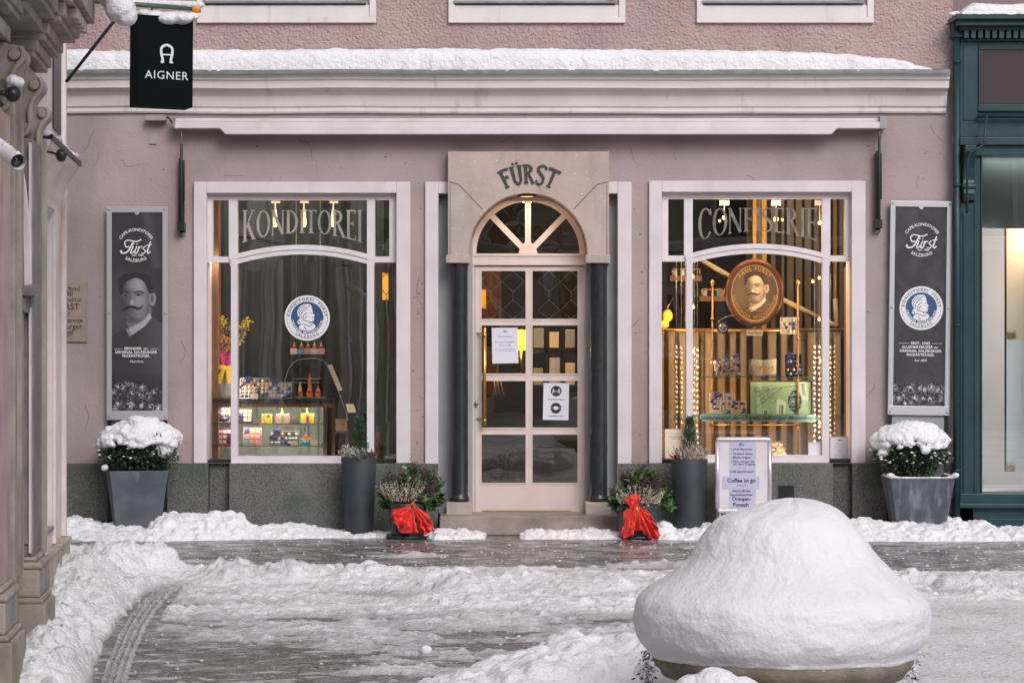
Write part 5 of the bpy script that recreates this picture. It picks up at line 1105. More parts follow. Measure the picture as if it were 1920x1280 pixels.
t = bow('red organza bow hanging down in long tails over the flower pot', Yb_, [((1160, 1002), (1186, 1003), 2.2, .032), ((1180, 988), (1208, 990), 2.4, .034), ((1206, 1003), (1240, 1003), 2.4, .036), ((1168, 960), (1188, 992), 2., .03), ((1218, 962), (1234, 998), 2., .03)], (1192, 938), [((1196, 955), (1204, 986)), ((1194, 955), (1196, 985))])
b = MB()
cloth(b, px3(1184, 955, Yb_-.02), px3(1172, 934, Yb_), px3(1200, 930, Yb_), 1.6, .02, Yb_-.03, 5, belly=.5); b.build('loop', m_red, t).modifiers.new('th', 'SOLIDIFY').thickness = .002

# ------------------------------------------------------------------ sprigs poking out under the snow dome
for (px, py, n_, sd, lb) in ((1215, 1232, 150, 1, 'frosted dark sprig hanging from the planter rim beside the snow heap'), (1707, 1228, 110, 2, 'frosted dark sprig hanging from the planter rim over smooth snow')):
    g = random.Random(sd); c0 = px3(px, py, Yp+.0); t = T('sprig', lb, 'sprig', c0); it = []; it2 = []
    for k in range(n_):
        u = g.random(); p = Vector((c0[0]+g.gauss(0, .016), c0[1]+g.gauss(0, .02), c0[2]+.03-u*.13)); d = Vector((g.gauss(0, .7), g.gauss(0, .7), -.5)).normalized(); (it if g.random() < .5 else it2).append((p, d, g.uniform(.012, .024)))
    leaf_mesh('twig', it, m_black, t, wid=.4); leaf_mesh('frost', it2, m_snow, t, wid=.5)

# ------------------------------------------------------------------ hanging shop sign with bracket
Ys = -6.5; s = sxy(Ys); k = 1/s
t = T('hanging_sign', 'black hanging box sign with horseshoe letter capped in snow', 'sign', (X(302, Ys), Ys, Z(202, Ys)), rz=R(0)); ORG[t] = Vector((0, 0, 0))
hw = 53.5*k; hh = 168*k; b = MB(); m_sg = M('black_sign_face', (.003, .006, .007), .8, spec=.08); b.box(-hw, hw, -.085, .085, 0, hh); b.build('box', m_sg, t, True, bevel=.003)
b = MB(); xo = 3*k; yy = -.0865; zc = lambda r: (202-r)*k
b.mi = 0; q = spline([(xo-10*k, zc(121)), (xo-7.5*k, zc(117)), (xo-10.5*k, zc(104)), (xo-9.5*k, zc(93)), (xo, zc(88)), (xo+9.5*k, zc(93)), (xo+10.5*k, zc(104)), (xo+7.5*k, zc(117)), (xo+10*k, zc(121))], 6); b.ribbon([tuple(v) for v in q], 4.6*k, yy); b.ribbon([(xo-8*k, zc(106)), (xo+8*k, zc(106))], 2.8*k, yy-.0006)
for e in (-1, 1): b.ribbon([(xo+e*5*k, zc(120.2)), (xo+e*12*k, zc(120.2))], 2.4*k, yy-.001)
flat_text(b, 'AIGNER', xo, zc(151.5), 21.5*k, yy, .0, sp=1.12); b.build('lettering', M('grey_white_letters', (.66, .70, .70), .5), t, True)
t.rotation_euler = (0, R(.4), R(23))
bt = T('sign_bracket', 'green iron sign bracket with orange knob and diagonal stay', 'bracket', (X(160, Ys), Ys, Z(8, Ys)))
zb = Z(17, Ys); b = MB(); b.tube([(X(112, Ys), Ys-.1, Z(3, Ys)), (X(366, Ys), Ys, zb)], .014, 10); b.build('arm', M('green_iron', (.05, .09, .06), .4), bt)
b = MB(); b.tube([(X(236, Ys), Ys, Z(12, Ys)), (X(112, Ys), Ys+.2, Z(146, Ys))], .010, 8); b.build('stay', m_dark, bt)
b = MB(); b.tube([(X(361, Ys), Ys, zb), (X(376, Ys), Ys, zb)], .023, 16); b.build('knob', M('orange_knob', (.75, .30, .02), .4), bt)
b = MB()
for px in (285,): b.tube([(X(px, Ys), Ys, Z(14, Ys)), (X(px, Ys), Ys, Z(33, Ys))], .006, 6)
b.build('hook', m_dark, bt)
def ps(px, py, Y, r, sx=1, sy=1, sz=1): return (X(px, Y), Y, Z(py, Y), r, sx, sy, sz)
snow_clump('sign_snow', [ps(255, 27, Ys, .03, 1.2, 1.3, .6), ps(270, 26, Ys, .035, 1.3, 1.5, .8), ps(290, 33, Ys-.02, .045, 1.5, 1.6, .9), ps(315, 38, Ys-.03, .048, 1.5, 1.7, .8), ps(340, 36, Ys-.03, .042, 1.6, 1.6, .8), ps(360, 32, Ys, .03, 1.3, 1.5, .8), ps(327, 30, Ys, .05, 2.0, 1.3, .5)], .006, 'lumpy snow sitting on top of the black hanging sign', loc=px3(310, 30, Ys), disp=.008, dsc=20)
snow_clump('bracket_snow', [ps(p_, 6+(p_-250)*.03, Ys, .026, 1.5, .8, .8) for p_ in range(255, 376, 9)], .006, 'strip of snow along the green sign bracket', loc=px3(320, 6, Ys), disp=.006, dsc=20)

# ------------------------------------------------------------------ corner house on the side street
m_hw = M('old_white_paint', (.72, .65, .64), .7, (.62, .55, .54), 4., bump=.002, bscale=40, streak=((.48, .36, .33), 6, .58, .74, (1, 1, .12)))
m_tan = M('weathered_sandstone', (.38, .335, .285), .8, (.27, .235, .20), 5., bump=.004, bscale=45, streak=((.17, .14, .115), 7, .5, .74, (1, 1, .25)))
m_tand = M('grey_sandstone', (.26, .24, .215), .8, (.16, .148, .13), 5., bump=.004, bscale=45, streak=((.14, .12, .105), 7, .5, .74, (1, 1, .25)))
CO = (-2.97, -4.5, -.036); hroot = T('corner_house', 'white and sandstone corner house with carved portal', 'building', CO, rz=R(5.7)); ORG[hroot] = Vector((0, 0, 0))
def lb(b, v0, v1, u0, u1, z0, z1): b.box(v0, v1, -u1, -u0, z0, z1)      # v out from the wall, u towards the camera
b = MB(); lb(b, -6, 0, 0, .72, 0, 9); lb(b, -6, -.10, .72, 1.42, 0, 9); lb(b, -6, 0, 1.42, 12, 0, 9); lb(b, -.10, 0, .72, 1.42, 2.45, 9); lb(b, -.10, .0, .72, 1.42, 0, .47)
b.build('wall', m_hw, hroot, True, bevel=.004)
b = MB(); lb(b, 0, .03, -.0, .09, .36, 9); lb(b, .0, .022, .56, .70, .36, 2.55); lb(b, 0, .022, 1.44, 1.6, .36, 2.6); lb(b, .022, .045, 1.47, 1.52, .36, 2.6); lb(b, .0, .05, 1.62, 1.74, .36, 2.6); lb(b, .0, .03, 1.8, 1.95, .36, 2.6); lb(b, 0, .022, .70, 1.44, 2.46, 2.55); lb(b, 0, .035, 2.0, 2.1, .4, 2.6); lb(b, 0, .06, 2.2, 2.5, .4, 2.6)
b.build('pilaster_strips', m_hw, hroot, True, bevel=.004)
b = MB(); lb(b, 0, .05, -.01, 2.6, 0, .33); lb(b, 0, .062, -.012, 2.6, .33, .355); b.build('plinth', M('pale_plinth', (.47, .40, .34), .75, (.40, .34, .28), 4, bump=.003, bscale=50, streak=((.22, .18, .14), 6, .5, .7)), hroot, True, bevel=.004)
b = MB(); lb(b, -.09, .012, .72, 1.42, .45, .475); b.build('sill', m_lead, hroot, True)
b = MB(); lb(b, .0, .012, .2, .7, 2.98, 3.9); b.build('dark_shutter', m_black, hroot, True)
# the rest of the street front towards the camera: pilasters, tall windows, ledge
for i in range(6):
    u = 6.0+i*1.15
    b = MB(); lb(b, 0, .16, u, u+.24, 0, 3.0); lb(b, 0, .20, u-.03, u+.27, 0, .55); lb(b, 0, .21, u-.04, u+.28, 2.8, 3.0); b.build('pilaster', m_hw, hroot, True, bevel=.006)
    b = MB(); lb(b, .001, .05, u+.36, u+1.02, .70, 2.75); wn_ = b.build('street_window', m_white, hroot, True, bevel=.005)
    for a_ in (0, 1):
        for c_ in (0, 1): b = MB(); lb(b, .051, .056, u+.42+a_*.29, u+.67+a_*.29, .78+c_*1.0, 1.68+c_*1.0); b.build('pane', M('street_window_pane', (.015, .02, .022), .08), wn_, True)
# window hood with its dark flashing and snow
b = MB(); prof = [(0, 2.46), (.02, 2.49), (.035, 2.53), (.045, 2.58), (.07, 2.645), (.10, 2.70), (.135, 2.735), (.142, 2.765), (0, 2.80)]
b.add([(v, -.38, z) for v, z in prof]+[(v, -2.3, z) for v, z in prof], [tuple(range(len(prof))), tuple(range(2*len(prof)-1, len(prof)-1, -1))]+[(i, len(prof)+i, len(prof)+(i+1) % len(prof), (i+1) % len(prof)) for i in range(len(prof))]); hood = b.build('window_hood', m_hw, hroot, True)
b = MB(); lb(b, .0, .155, .36, 2.3, 2.767, 2.795); b.build('flashing', m_black, hood, True)
# portal: pilasters on plinths carrying a heavy stepped entablature on scroll consoles
def pil(u0, u1, v1, m_shaft, zt=2.62):
    b = MB(); lb(b, 0, v1+.065, u0-.05, u1+.05, 0, .33); lb(b, 0, v1+.05, u0-.04, u1+.04, .33, .36); lb(b, 0, v1+.035, u0-.03, u1+.03, .36, .50); lb(b, 0, v1+.045, u0-.035, u1+.035, .50, .535); lb(b, 0, v1+.02, u0-.015, u1+.015, .535, .56)
    b.build('pedestal', m_tan, hroot, True, bevel=.012)
    b = MB(); lb(b, 0, v1, u0, u1, .56, zt); lb(b, v1-.05, v1-.02, u1, u1+.012, .62, zt-.1); lb(b, v1-.14, v1-.125, u1, u1+.012, .62, zt-.1); b.build('pilaster', m_shaft, hroot, True, bevel=.006)
pil(3.55, 3.95, .215, m_tand); pil(5.05, 5.5, .225, M('rosy_sandstone', (.50, .40, .36), .8, (.40, .31, .28), 5., bump=.004, bscale=45, streak=((.26, .20, .18), 7, .5, .74, (1, 1, .25))))
b = MB()      # mouldings and pointed blind arch on the camera side of the portal pilaster
for v_, w__, pr_ in ((.055, .014, .02), (.105, .010, .03), (.150, .018, .022), (.195, .012, .03)): lb(b, v_, v_+w__, 3.95, 3.95+pr_, .58, 2.60)
for v0_, v1_, dz_ in ((.07, .20, 0), (.09, .18, -.05), (.085, .19, -.02)):
    q = [(v0_, -3.985, 1.9)]+[(v0_+(v1_-v0_)*.5*(1-math.cos(R(a*9)))*1.0, -3.985, 1.9+dz_+.62*math.sin(R(a*9))) for a in range(11)]; b.tube(q, .008, 6)
    q = [(v1_, -3.985, 1.9)]+[(v1_-(v1_-v0_)*.5*(1-math.cos(R(a*9)))*1.0, -3.985, 1.9+dz_+.62*math.sin(R(a*9))) for a in range(11)]; b.tube(q, .008, 6)
b.build('carved_moulding', m_hw, hroot, True, bevel=.003)
b = MB(); lb(b, .05, .235, 3.95, 4.0, 1.86, 1.90); lb(b, .05, .21, 3.95, 3.99, 1.79, 1.86); lb(b, .05, .18, 3.95, 3.985, 1.70, 1.79); b.build('capital', m_tand, hroot, True, bevel=.004)
b = MB(); lb(b, 0, .12, 2.75, 3.5, .5, 2.7); lb(b, 0, .16, 2.95, 3.12, .4, 2.7); lb(b, .0, .14, 3.95, 5.05, .5, 3.0); lb(b, .14, .185, 4.1, 4.16, .5, 2.7); lb(b, .14, .18, 4.5, 4.58, .5, 2.7); lb(b, .0, .24, 4.9, 5.0, .5, 2.8); lb(b, .16, .19, 3.0, 3.03, .5, 2.7); lb(b, .12, .15, 3.2, 3.26, .5, 2.7); lb(b, .14, .20, 4.3, 4.36, .5, 2.9); lb(b, .14, .17, 4.7, 4.74, .5, 2.9); b.build('portal_jamb', m_tan, hroot, True, bevel=.006)
b = MB(); lb(b, .14, .23, 3.97, 4.2, 1.84, 1.88); lb(b, .14, .20, 3.97, 4.18, 1.76, 1.84); lb(b, .14, .17, 3.97, 4.16, 1.70, 1.76); b.build('capital', m_tand, hroot, True, bevel=.005)
b = MB()
steps = [(.16, 2.95, 3.02, 3.12), (.20, 3.05, 3.08, 3.06), (.215, 3.08, 3.14, 3.02), (.25, 3.14, 3.17, 2.98), (.27, 3.17, 3.23, 2.94), (.33, 3.23, 3.26, 2.90), (.35, 3.26, 3.33, 2.86), (.385, 3.33, 3.36, 2.80), (.42, 3.36, 3.62, 2.72), (.46, 3.62, 3.68, 2.66)]
for v1, z0, z1, u0 in steps: lb(b, 0, v1, u0, 3.75, z0, z1)
lb(b, 0, .14, 3.05, 3.95, 2.60, 2.95); lb(b, 0, .17, 3.95, 5.05, 2.7, 3.0)
for v1, z0, z1, u0 in steps: lb(b, 0, v1+.05, 4.9-(v1-.16)*.3, 9, z0+.02, z1+.02)
for v1, z0, z1, u0 in steps[4:]: lb(b, 0, v1-.03, 3.75, 4.9, z0+.01, z1+.01)
b.build('entablature', m_tan, hroot, True, bevel=.006)
b = MB(); nd = 0
for u in (3.0, 3.16, 3.32, 3.48): lb(b, .33, .40, u, u+.09, 3.27, 3.325)
b.build('dentil', m_tan, hroot, True, bevel=.004)
def console(u, v, z, sc_, w_=.16):
    b = MB(); pts = [(math.cos(R(a))*.5*(1-.0*a), math.sin(R(a))) for a in range(-90, 91, 12)]
    prof = [(v, z-.30*sc_), (v+.03*sc_, z-.31*sc_), (v+.07*sc_, z-.28*sc_), (v+.085*sc_, z-.22*sc_), (v+.085*sc_, z-.14*sc_), (v+.11*sc_, z-.06*sc_), (v+.16*sc_, z+.0*sc_), (v+.165*sc_, z+.05*sc_), (v+.13*sc_, z+.09*sc_), (v, z+.10*sc_)]
    prof = [tuple(q) for q in spline(prof, 3)]; n = len(prof)
    b.add([(a, -u, c_) for a, c_ in prof]+[(a, -u-w_, c_) for a, c_ in prof], [tuple(range(n)), tuple(range(2*n-1, n-1, -1))]+[(i, n+i, n+(i+1) % n, (i+1) % n) for i in range(n)])
    for e in (-.012,):
        q = [(prof[i][0]-.012, -u-w_+e, prof[i][1]) for i in range(3, n-4)]; b.tube(q, .014, 6)
    b.lathe([(0, -.02), (.035*sc_, -.02), (.04*sc_, 0), (0, 0)], (v+.10*sc_, -u-w_, z+.035*sc_), 16, axis='y'); b.lathe([(0, -.02), (.022*sc_, -.02), (.028*sc_, 0), (0, 0)], (v+.045*sc_, -u-w_, z-.25*sc_), 14, axis='y')
    b.build('console', m_tan, hroot, True, bevel=.004)
console(3.25, .14, 2.78, .62, .14); console(3.80, .15, 2.86, .72, .17); console(4.80, .165, 2.88, .74, .2)
hood_pts = lambda v, u, z: (CO[0]+v*math.cos(R(5.7))+u*math.sin(R(5.7)), CO[1]+v*math.sin(R(5.7))-u*math.cos(R(5.7)), z-.036)
L_ = []; g = random.Random(3)
for k in range(26): p = hood_pts(.11+g.uniform(-.05, .03), .40+k*.075, 2.803); L_.append((*p, .022+.008*g.random(), 1.4, 1.5, .7))
snow_clump('hood_snow', L_, .007, 'thin strip of snow on the dark edge of the window hood', loc=hood_pts(.2, 1.3, 2.8), disp=.006, dsc=20)
L_ = []
for v, u, z, r in ((.47, 2.8, 3.60, .07), (.53, 2.85, 3.50, .09), (.57, 2.9, 3.42, .085), (.60, 2.9, 3.38, .065), (.50, 2.95, 3.66, .09), (.42, 3.0, 3.72, .10), (.53, 3.1, 3.70, .08), (.35, 2.8, 3.73, .09), (.48, 3.3, 3.74, .10), (.2, 3.1, 3.76, .12)): L_.append((*hood_pts(v, u, z), r, 1, 1, .9))
snow_clump('cornice_snow', L_, .009, 'big snow lump overhanging the sandstone portal cornice', loc=hood_pts(.45, 2.9, 3.5), disp=.02, dsc=10)
snow_clump('portal_snow', [(*hood_pts(.30+.02*i, 5.62, 2.72-.01*i), .03, 1, 1, .8) for i in range(2)], .007, 'small pat of snow on the black fitting of the portal', loc=hood_pts(.3, 5.62, 2.7), disp=.004)
p = hood_pts(.30, 5.62, 2.66); fx = T('wall_fitting', 'black wall fitting under a pat of snow on the portal', 'lamp', p); b = MB(); b.ball((p[0], p[1], p[2]), .035, 2, (1, 1, 1)); b.tube([(p[0]-.1, p[1], p[2]+.01), (p[0], p[1], p[2])], .012, 8); b.build('lamp_body', m_black, fx)
# surveillance camera
cc_ = T('security_camera', 'white bullet security camera with snow on the portal', 'camera', px3(20, 292, -10.6)); Yc = -10.6; a, e = Vector(px3(-25, 258, Yc+.25)), Vector(px3(31, 301, Yc-.05))
d = (e-a).normalized(); b = MB(); b.tube([a, e], .028, 24); b.tube([e-d*.1, e+d*.025], .032, 24, False); b.build('housing', M('white_plastic', (.74, .72, .73), .35), cc_)
b = MB(); b.tube([e-d*.01, e+d*.001], .027, 24); b.mi = 1; b.tube([e, e+d*.004], .016, 20); b.build('lens', [m_dark, M('lens_glass', (.01, .015, .02), .05, coat=1)], cc_)
b = MB(); b.tube([a+d*.05-Vector((0, 0, .03)), a+d*.02+Vector((-.14, .0, -.05))], .012, 8); b.build('arm', m_white, cc_)
snow_clump('camera_snow', [(*(a+d*q+Vector((0, 0, .028))), .013, 1.3, 1.3, .7) for q in (.12, .16, .2, .24, .28)]+[(*(e+Vector((.003, 0, .029))), .013, 1, 1, .7)], .005, 'thin pad of snow on the white security camera', loc=tuple(e), disp=.003, dsc=20)
b = MB(); lo_ = hood_pts(.24, 2.3, 2.68); b.tube([(lo_[0]-.12, lo_[1], lo_[2]+.02), (lo_[0]-.05, lo_[1], lo_[2])], .008, 6); b.lathe([(0, -.04), (.02, -.035), (.035, 0), (.02, .03), (0, .035)], (lo_[0]-.04, lo_[1], lo_[2]), 14)
tag(b.build('wall_spotlight', m_dark, loc=lo_), 'small dark spotlight above the white window hood', 'lamp')

# ------------------------------------------------------------------ green neighbouring shopfront
gs = T('green_shopfront', 'dark green wooden shopfront with brown fascia panel', 'building', (X(1790), 0, 0)); GX1 = 8.2
b = MB(); b.box(X(1787)+.004, GX1, .12, .4, 3.4, 9); b.build('upper_wall', M('neighbour_render', (.22, .17, .16), .9), gs)
b = MB()
def gb(bb, px0, px1, py0, py1, Y, Yb=.12):
    x1 = GX1 if px1 is None else X(px1, Y); bb.box(X(px0, Y), x1, Y, Yb, Z(py1, Y), Z(py0, Y))
gb(b, 1800, 1826, 380, 1004, -.10); gb(b, 1826, 1838, 285, 1004, -.085); gb(b, 1800, None, 925, 951, -.14, .1); gb(b, 1800, None, 951, 1006, -.10, .11); gb(b, 1826, None, 208, 260, -.10); gb(b, 1800, None, 258, 272, -.16); gb(b, 1826, None, 272, 292, -.12); gb(b, 1800, 1834, 76, 258, -.12); gb(b, 1834, None, 78, 94, -.11); gb(b, 1834, None, 196, 209, -.13)
gb(b, 1799, None, 944, 952, -.165, -.13); b.build('joinery', m_green, gs, bevel=.006)
b = MB(); gb(b, 1806, 1820, 400, 930, -.112, -.1); gb(b, 1839, 1842, 292, 926, -.07, .1); gb(b, 1835, 1838.5, 94, 196, -.135, -.12); gb(b, 1852, None, 972, 999, -.106, -.1); gb(b, 1806, 1829, 86, 226, -.128, -.12); b.build('moulding', m_green, gs, bevel=.004)
b = MB(); gb(b, 1792, None, 26, 36, -.33); gb(b, 1796, None, 36, 48, -.28); gb(b, 1800, None, 48, 56, -.22); gb(b, 1802, None, 72, 77, -.15); gb(b, 1788, 1806, 30, 70, -.16, 0); cn = b.build('cornice', m_green, gs, bevel=.005)
for i in range(26): bb = MB(); gb(bb, 1808+i*13.2, 1808+i*13.2+8.5, 57, 71.5, -.21, -.12); bb.build('dentil', m_green, cn)
b = MB(); gb(b, 1834, None, 94.5, 195.5, -.10, -.09); b.build('fascia_panel', M('brown_fascia', (.035, .017, .020), .6), gs)
b = MB(); cx0, cx1 = X(1808, -.2), X(1829, -.2); pr = [(-.11, Z(375)), (-.15, Z(378)), (-.17, Z(365)), (-.16, Z(350)), (-.15, Z(340)), (-.17, Z(318)), (-.21, Z(300)), (-.25, Z(288)), (-.25, Z(277)), (-.11, Z(274))]; b.extrude_x(pr, cx0, cx1); b.tube([(cx0-.01, -.15, Z(352)), (cx1+.01, -.15, Z(352))], .03, 12); b.build('console', m_green, gs, bevel=.004)
b = MB(); yp = -.17; pt = [(1850, 215), (1846, 270), (1838, 276), (1822, 284), (1815, 300), (1813, 330), (1813, 400)]; b.tube([px3(*q, yp-.1 if q[1] < 380 else yp) for q in pt], .010, 8); b.tube([px3(1832, 218, yp), (GX1, yp, Z(218, yp))], .018, 8); b.build('conduit', m_green, gs)
b = MB(); x = X(1794, -.12); b.tube([(x, -.12, .0), (x, -.12, Z(35, -.12))], .030, 16)
for r_ in (120, 350, 610, 880): b.tube([(x, -.12, Z(r_)-.012), (x, -.12, Z(r_)+.012)], .036, 16)
b.build('downpipe', m_green, gs)
b = MB(); yw = .02; b.add([(X(1842), yw, Z(924)), (GX1, yw, Z(924)), (GX1, yw, Z(294)), (X(1842), yw, Z(294))], [(0, 1, 2, 3)]); b.build('glass', m_glass, gs)
b = MB(); m_gi = M('white_display_wall', (.78, .78, .80), .7, (.72, .72, .74), 2); x0 = X(1820)
b.box(x0, x0+.04, .14, 1.2, .3, 3.4); b.box(x0, GX1, 1.2, 1.24, .3, 3.4); b.box(x0, GX1, .14, 1.2, .30, .34); b.box(x0, GX1, .14, 1.2, 3.3, 3.34); b.build('display_back', m_gi, gs)
b = MB(); b.box(X(1841, .1), GX1, .13, .16, Z(428, .1), Z(296, .1)); b.build('roller_blind', M('pale_green_blind', (.62, .72, .67), .8), gs)
pn = T('glass_board', 'pale lit board held by brass clips in the green shopfront', 'panel', px3(1910, 885, .45)); b = MB(); yq = .45; b.box(X(1886, yq), GX1-.5, yq, yq+.02, Z(884, yq), Z(400, yq)); b.build('board', m_cream, pn)
b = MB(); b.box(X(1884, yq), X(1887, yq), yq-.004, yq+.02, Z(884, yq), Z(400, yq)); b.build('edge', m_dark, pn)
for r_ in (629, 877): b = MB(); b.box(X(1886, yq), X(1899, yq), yq-.03, yq-.001, Z(r_+6, yq), Z(r_-6, yq)); b.build('clip', m_brass, pn)
b = MB(); b.box(X(1887, yq), GX1-.5, yq-.012, yq-.006, Z(884, yq), Z(636, yq)); b.build('frosted_pane', M('frosted_pane', (.74, .80, .77), .5), pn)
lamp(X(1960), .25, Z(440), 11, .08, (1, .70, .45)); vstrip(X(1846), .10, Z(905), Z(440), (.5, .85), 4.5, (.93, .95, 1)); strip(X(1846), GX1-.6, .06, Z(297), 35, 1.2, (.93, 1, .98)); lamp(X(1870), .3, Z(440), .5, .02, (.95, .97, 1)); lamp(X(2150), .6, Z(500), 22, .02, (1, .9, .85))  # bodiless lights added to brighten the display, frosted pane and blind
ledge_snow('roof_snow', X(1789), GX1, .1, -.33, Z(26, -.33)+.001, lambda x: .10+.02*mnoise.noise((x*3, 0, 0)), 'snow lying on the cornice of the green shopfront', 7)
snow_clump('corner_snow', [ps(1786, 27, -.3, .03, 1.4, 1, .6), ps(1792, 25, -.3, .03, 1.2, 1, .6)], .006, 'small pat of snow on the corner of the green cornice', loc=px3(1788, 27, -.3), disp=.004)
# ------------------------------------------------------------------ the shop's inside
b = MB(); xl_, xr2 = -3.6, 3.4
b.box(xl_, xr2, 4.5, 4.55, .1, 3.35); b.box(xl_, xl_+.05, .33, 4.5, .1, 3.35); b.box(xr2-.05, xr2, .33, 4.5, .1, 3.35); b.box(xl_, xr2, .33, 4.5, 3.3, 3.35); b.box(-1.0, -.95, .5, 2.6, .1, 3.3); b.box(.98, 1.03, .5, 2.0, .1, 3.3)
b.build('interior_wall', m_roomd, shop)
b = MB(); b.box(xl_, xr2, .33, 4.5, .1, .17); b.build('floor', m_woodd, shop)
def fold_sheet(name, label, x0, x1, y, z0, z1, folds, amp, mat, cat='curtain', n=None, rod=None):
    t = T(name, label, cat, ((x0+x1)/2, y, z0)); b = MB(); ph = x0*3
    b.grid(n or folds*10, 6, lambda u, v: (x0+(x1-x0)*u, y+amp*math.sin(u*folds*2*math.pi+ph+.6*math.sin(u*17))*(1-.25*v)+amp*.5*mnoise.noise((u*folds*.7, v*1.2, ph)), z0+(z1-z0)*v)); b.build('cloth', mat, t)
    if rod: b = MB(); b.tube([(x0-.03, y-.01, z1-.01), (x1+.03, y-.01, z1-.01)], rod, 8); b.build('rod', m_brass, t)
    return t
fold_sheet('curtain', 'added dark folded sheet standing in for reflections behind the cake display', X(380, 1.5), X(720, 1.5), 1.5, .17, 3.2, 8, .035, m_reflfold)  # folded sheet added in place of grey reflections in the pane
t = T('curtain', 'short beige cafe curtain on a brass rod behind the silver sweets', 'curtain', (X(1420, .85), .85, .2)); b = MB(); y = .85; x = X(1232, y); g = random.Random(4); P_ = []
while x < X(1602, y):
    wd = g.uniform(.055, .085); gp = g.uniform(.03, .055); P_ += [(x, y+.14), (x+.004, y+.01), (x+.012, y), (x+wd*.5, y-.002), (x+wd-.010, y+.001), (x+wd-.003, y+.012), (x+wd+.003, y+.14), (x+wd+gp*.5, y+.15)]; x += wd+gp
zz = [.2, .5, .9, 1.3, Z(640, y), Z(622, y), Z(616, y)]; n_ = len(P_); b.smooth = False
b.add([(px_+.004*mnoise.noise((px_*6, z_*1.5, 2))*(1 if z_ < 1.6 else .3), py_ if z_ < 1.66 else y+(py_-y)*.35, z_) for z_ in zz for px_, py_ in P_], [(l*n_+i, l*n_+i+1, (l+1)*n_+i+1, (l+1)*n_+i) for l in range(len(zz)-1) for i in range(n_-1)]); b.build('cloth', m_curt, t)
b = MB(); b.tube([(X(1228, y), y-.02, Z(620, y)), (X(1604, y), y-.02, Z(620, y))], .010, 8); b.build('rod', m_brass, t)
def thingbox(name, label, cat, px0, px1, py0, py1, Y, dep, mat, bev=.004):
    b = MB(); b.box(X(px0, Y), X(px1, Y), Y, Y+dep, Z(py1, Y), Z(py0, Y)); o = b.build(name, mat, loc=((X(px0, Y)+X(px1, Y))/2, Y, Z(py1, Y)), bevel=bev); tag(o, label, cat); return o
# left display: wooden post, cake counter with glass shelves
pst = T('timber_post', 'warm wooden post standing behind the yellow flowers', 'post', px3(403, 868, .4)); b = MB(); b.box(X(393, .4), X(410, .4), .4, .55, .2, 3.2); b.box(X(396, .4), X(400, .4), .39, .4, .2, 3.2); b.build('post', m_wood, pst, bevel=.004)
ct = T('cake_counter', 'glass display counter with black top and lit glass shelves', 'counter', (X(500, .42), .6, Z(868, .42))); Yc0 = .36
b = MB(); b.box(X(384, Yc0), X(628, Yc0), Yc0, .95, Z(756, Yc0), Z(747.5, Yc0)); b.build('top', m_black, ct, bevel=.003); b = MB(); b.box(X(384, Yc0), X(626, Yc0), Yc0+.01, .94, Z(763, Yc0), Z(756, Yc0)-.001); b.build('edge_strip', m_wood, ct)
for r_ in (794, 836): b = MB(); b.box(X(384, Yc0), X(607, Yc0), Yc0+.005, .85, Z(r_+1, Yc0), Z(r_-.6, Yc0)); b.build('shelf', M('shelf_edge_glass', (.05, .10, .09), .1, alpha=.55), ct)
b = MB(); b.box(X(384, .88), X(610, .88), .88, .9, Z(872, .88), Z(757, .88)); b.build('back_panel', m_white_em, ct)
b = MB()
for i, px in enumerate((412, 424, 480, 513, 560, 571, 592)): b.box(X(px, .86), X(px+4+3*(i % 2), .86), .86, .875, Z(870, .86), Z(766, .86))
b.build('mullion', M('pale_blue_strip', (.42, .55, .55), .5), ct)
b = MB(); b.box(X(384, Yc0), X(628, Yc0), Yc0, .95, .3, Z(861, Yc0)); b.build('base', m_cream, ct)
b = MB(); b.box(X(606, Yc0), X(613, Yc0), Yc0, Yc0+.06, Z(861, Yc0), Z(763, Yc0)); b.box(X(622, Yc0), X(628, Yc0), Yc0, Yc0+.06, Z(861, Yc0), Z(763, Yc0)); b.build('post', m_woodd, ct)
for r_, e_ in ((765, 2.2), (796.5, 1.5), (838.5, 1.2)): strip(X(416, .38), X(604, .38), .385, Z(r_, .38), 50, e_, (1, .90, .74), .02)
strip(X(450, .2), X(684, .2), .20, Z(386, .2), 40, 5, (1, .84, .66)); strip(X(450, .2), X(684, .2), .18, Z(862, .2), 120, 1.2, (1, .84, .66)); strip(X(447, .2), X(600, .2), .15, Z(858, .2), 90, .4, (1, .84, .66)) if False else None  # this row and the next: unseen fill added for the cake display
strip(X(388, .25), X(430, .25), .23, Z(486, .25), 45, 1.5, (1, .84, .66)); vstrip(X(438), .19, Z(745), Z(560), (.75, .65), 2.2, (1, .88, .74)); vstrip(X(438), .20, Z(745), Z(560), (-.6, .8), 1.2, (1, .88, .74)); vstrip(X(694), .19, Z(800), Z(520), (-.85, .5), 2.0, (1, .88, .74))
def card_(px0, px1, py0, py1, Y, lab): 
    b = MB(); x0, x1, z0, z1 = X(px0, Y), X(px1, Y), Z(py1, Y), Z(py0, Y); b.box(x0, x1, Y, Y+.002, z0, z1); b.mi = 1; b.ribbon([(x0+(x1-x0)*.2, (z0+z1)/2+.004), (x1-(x1-x0)*.2, (z0+z1)/2+.004)], .002, Y-.0006); b.ribbon([(x0+(x1-x0)*.3, (z0+z1)/2-.006), (x1-(x1-x0)*.3, (z0+z1)/2-.006)], .002, Y-.0006)
    tag(b.build('price_card', [m_cream, m_inkl], loc=((x0+x1)/2, Y, z0)), lab, 'price card', 'price cards in the cake window')
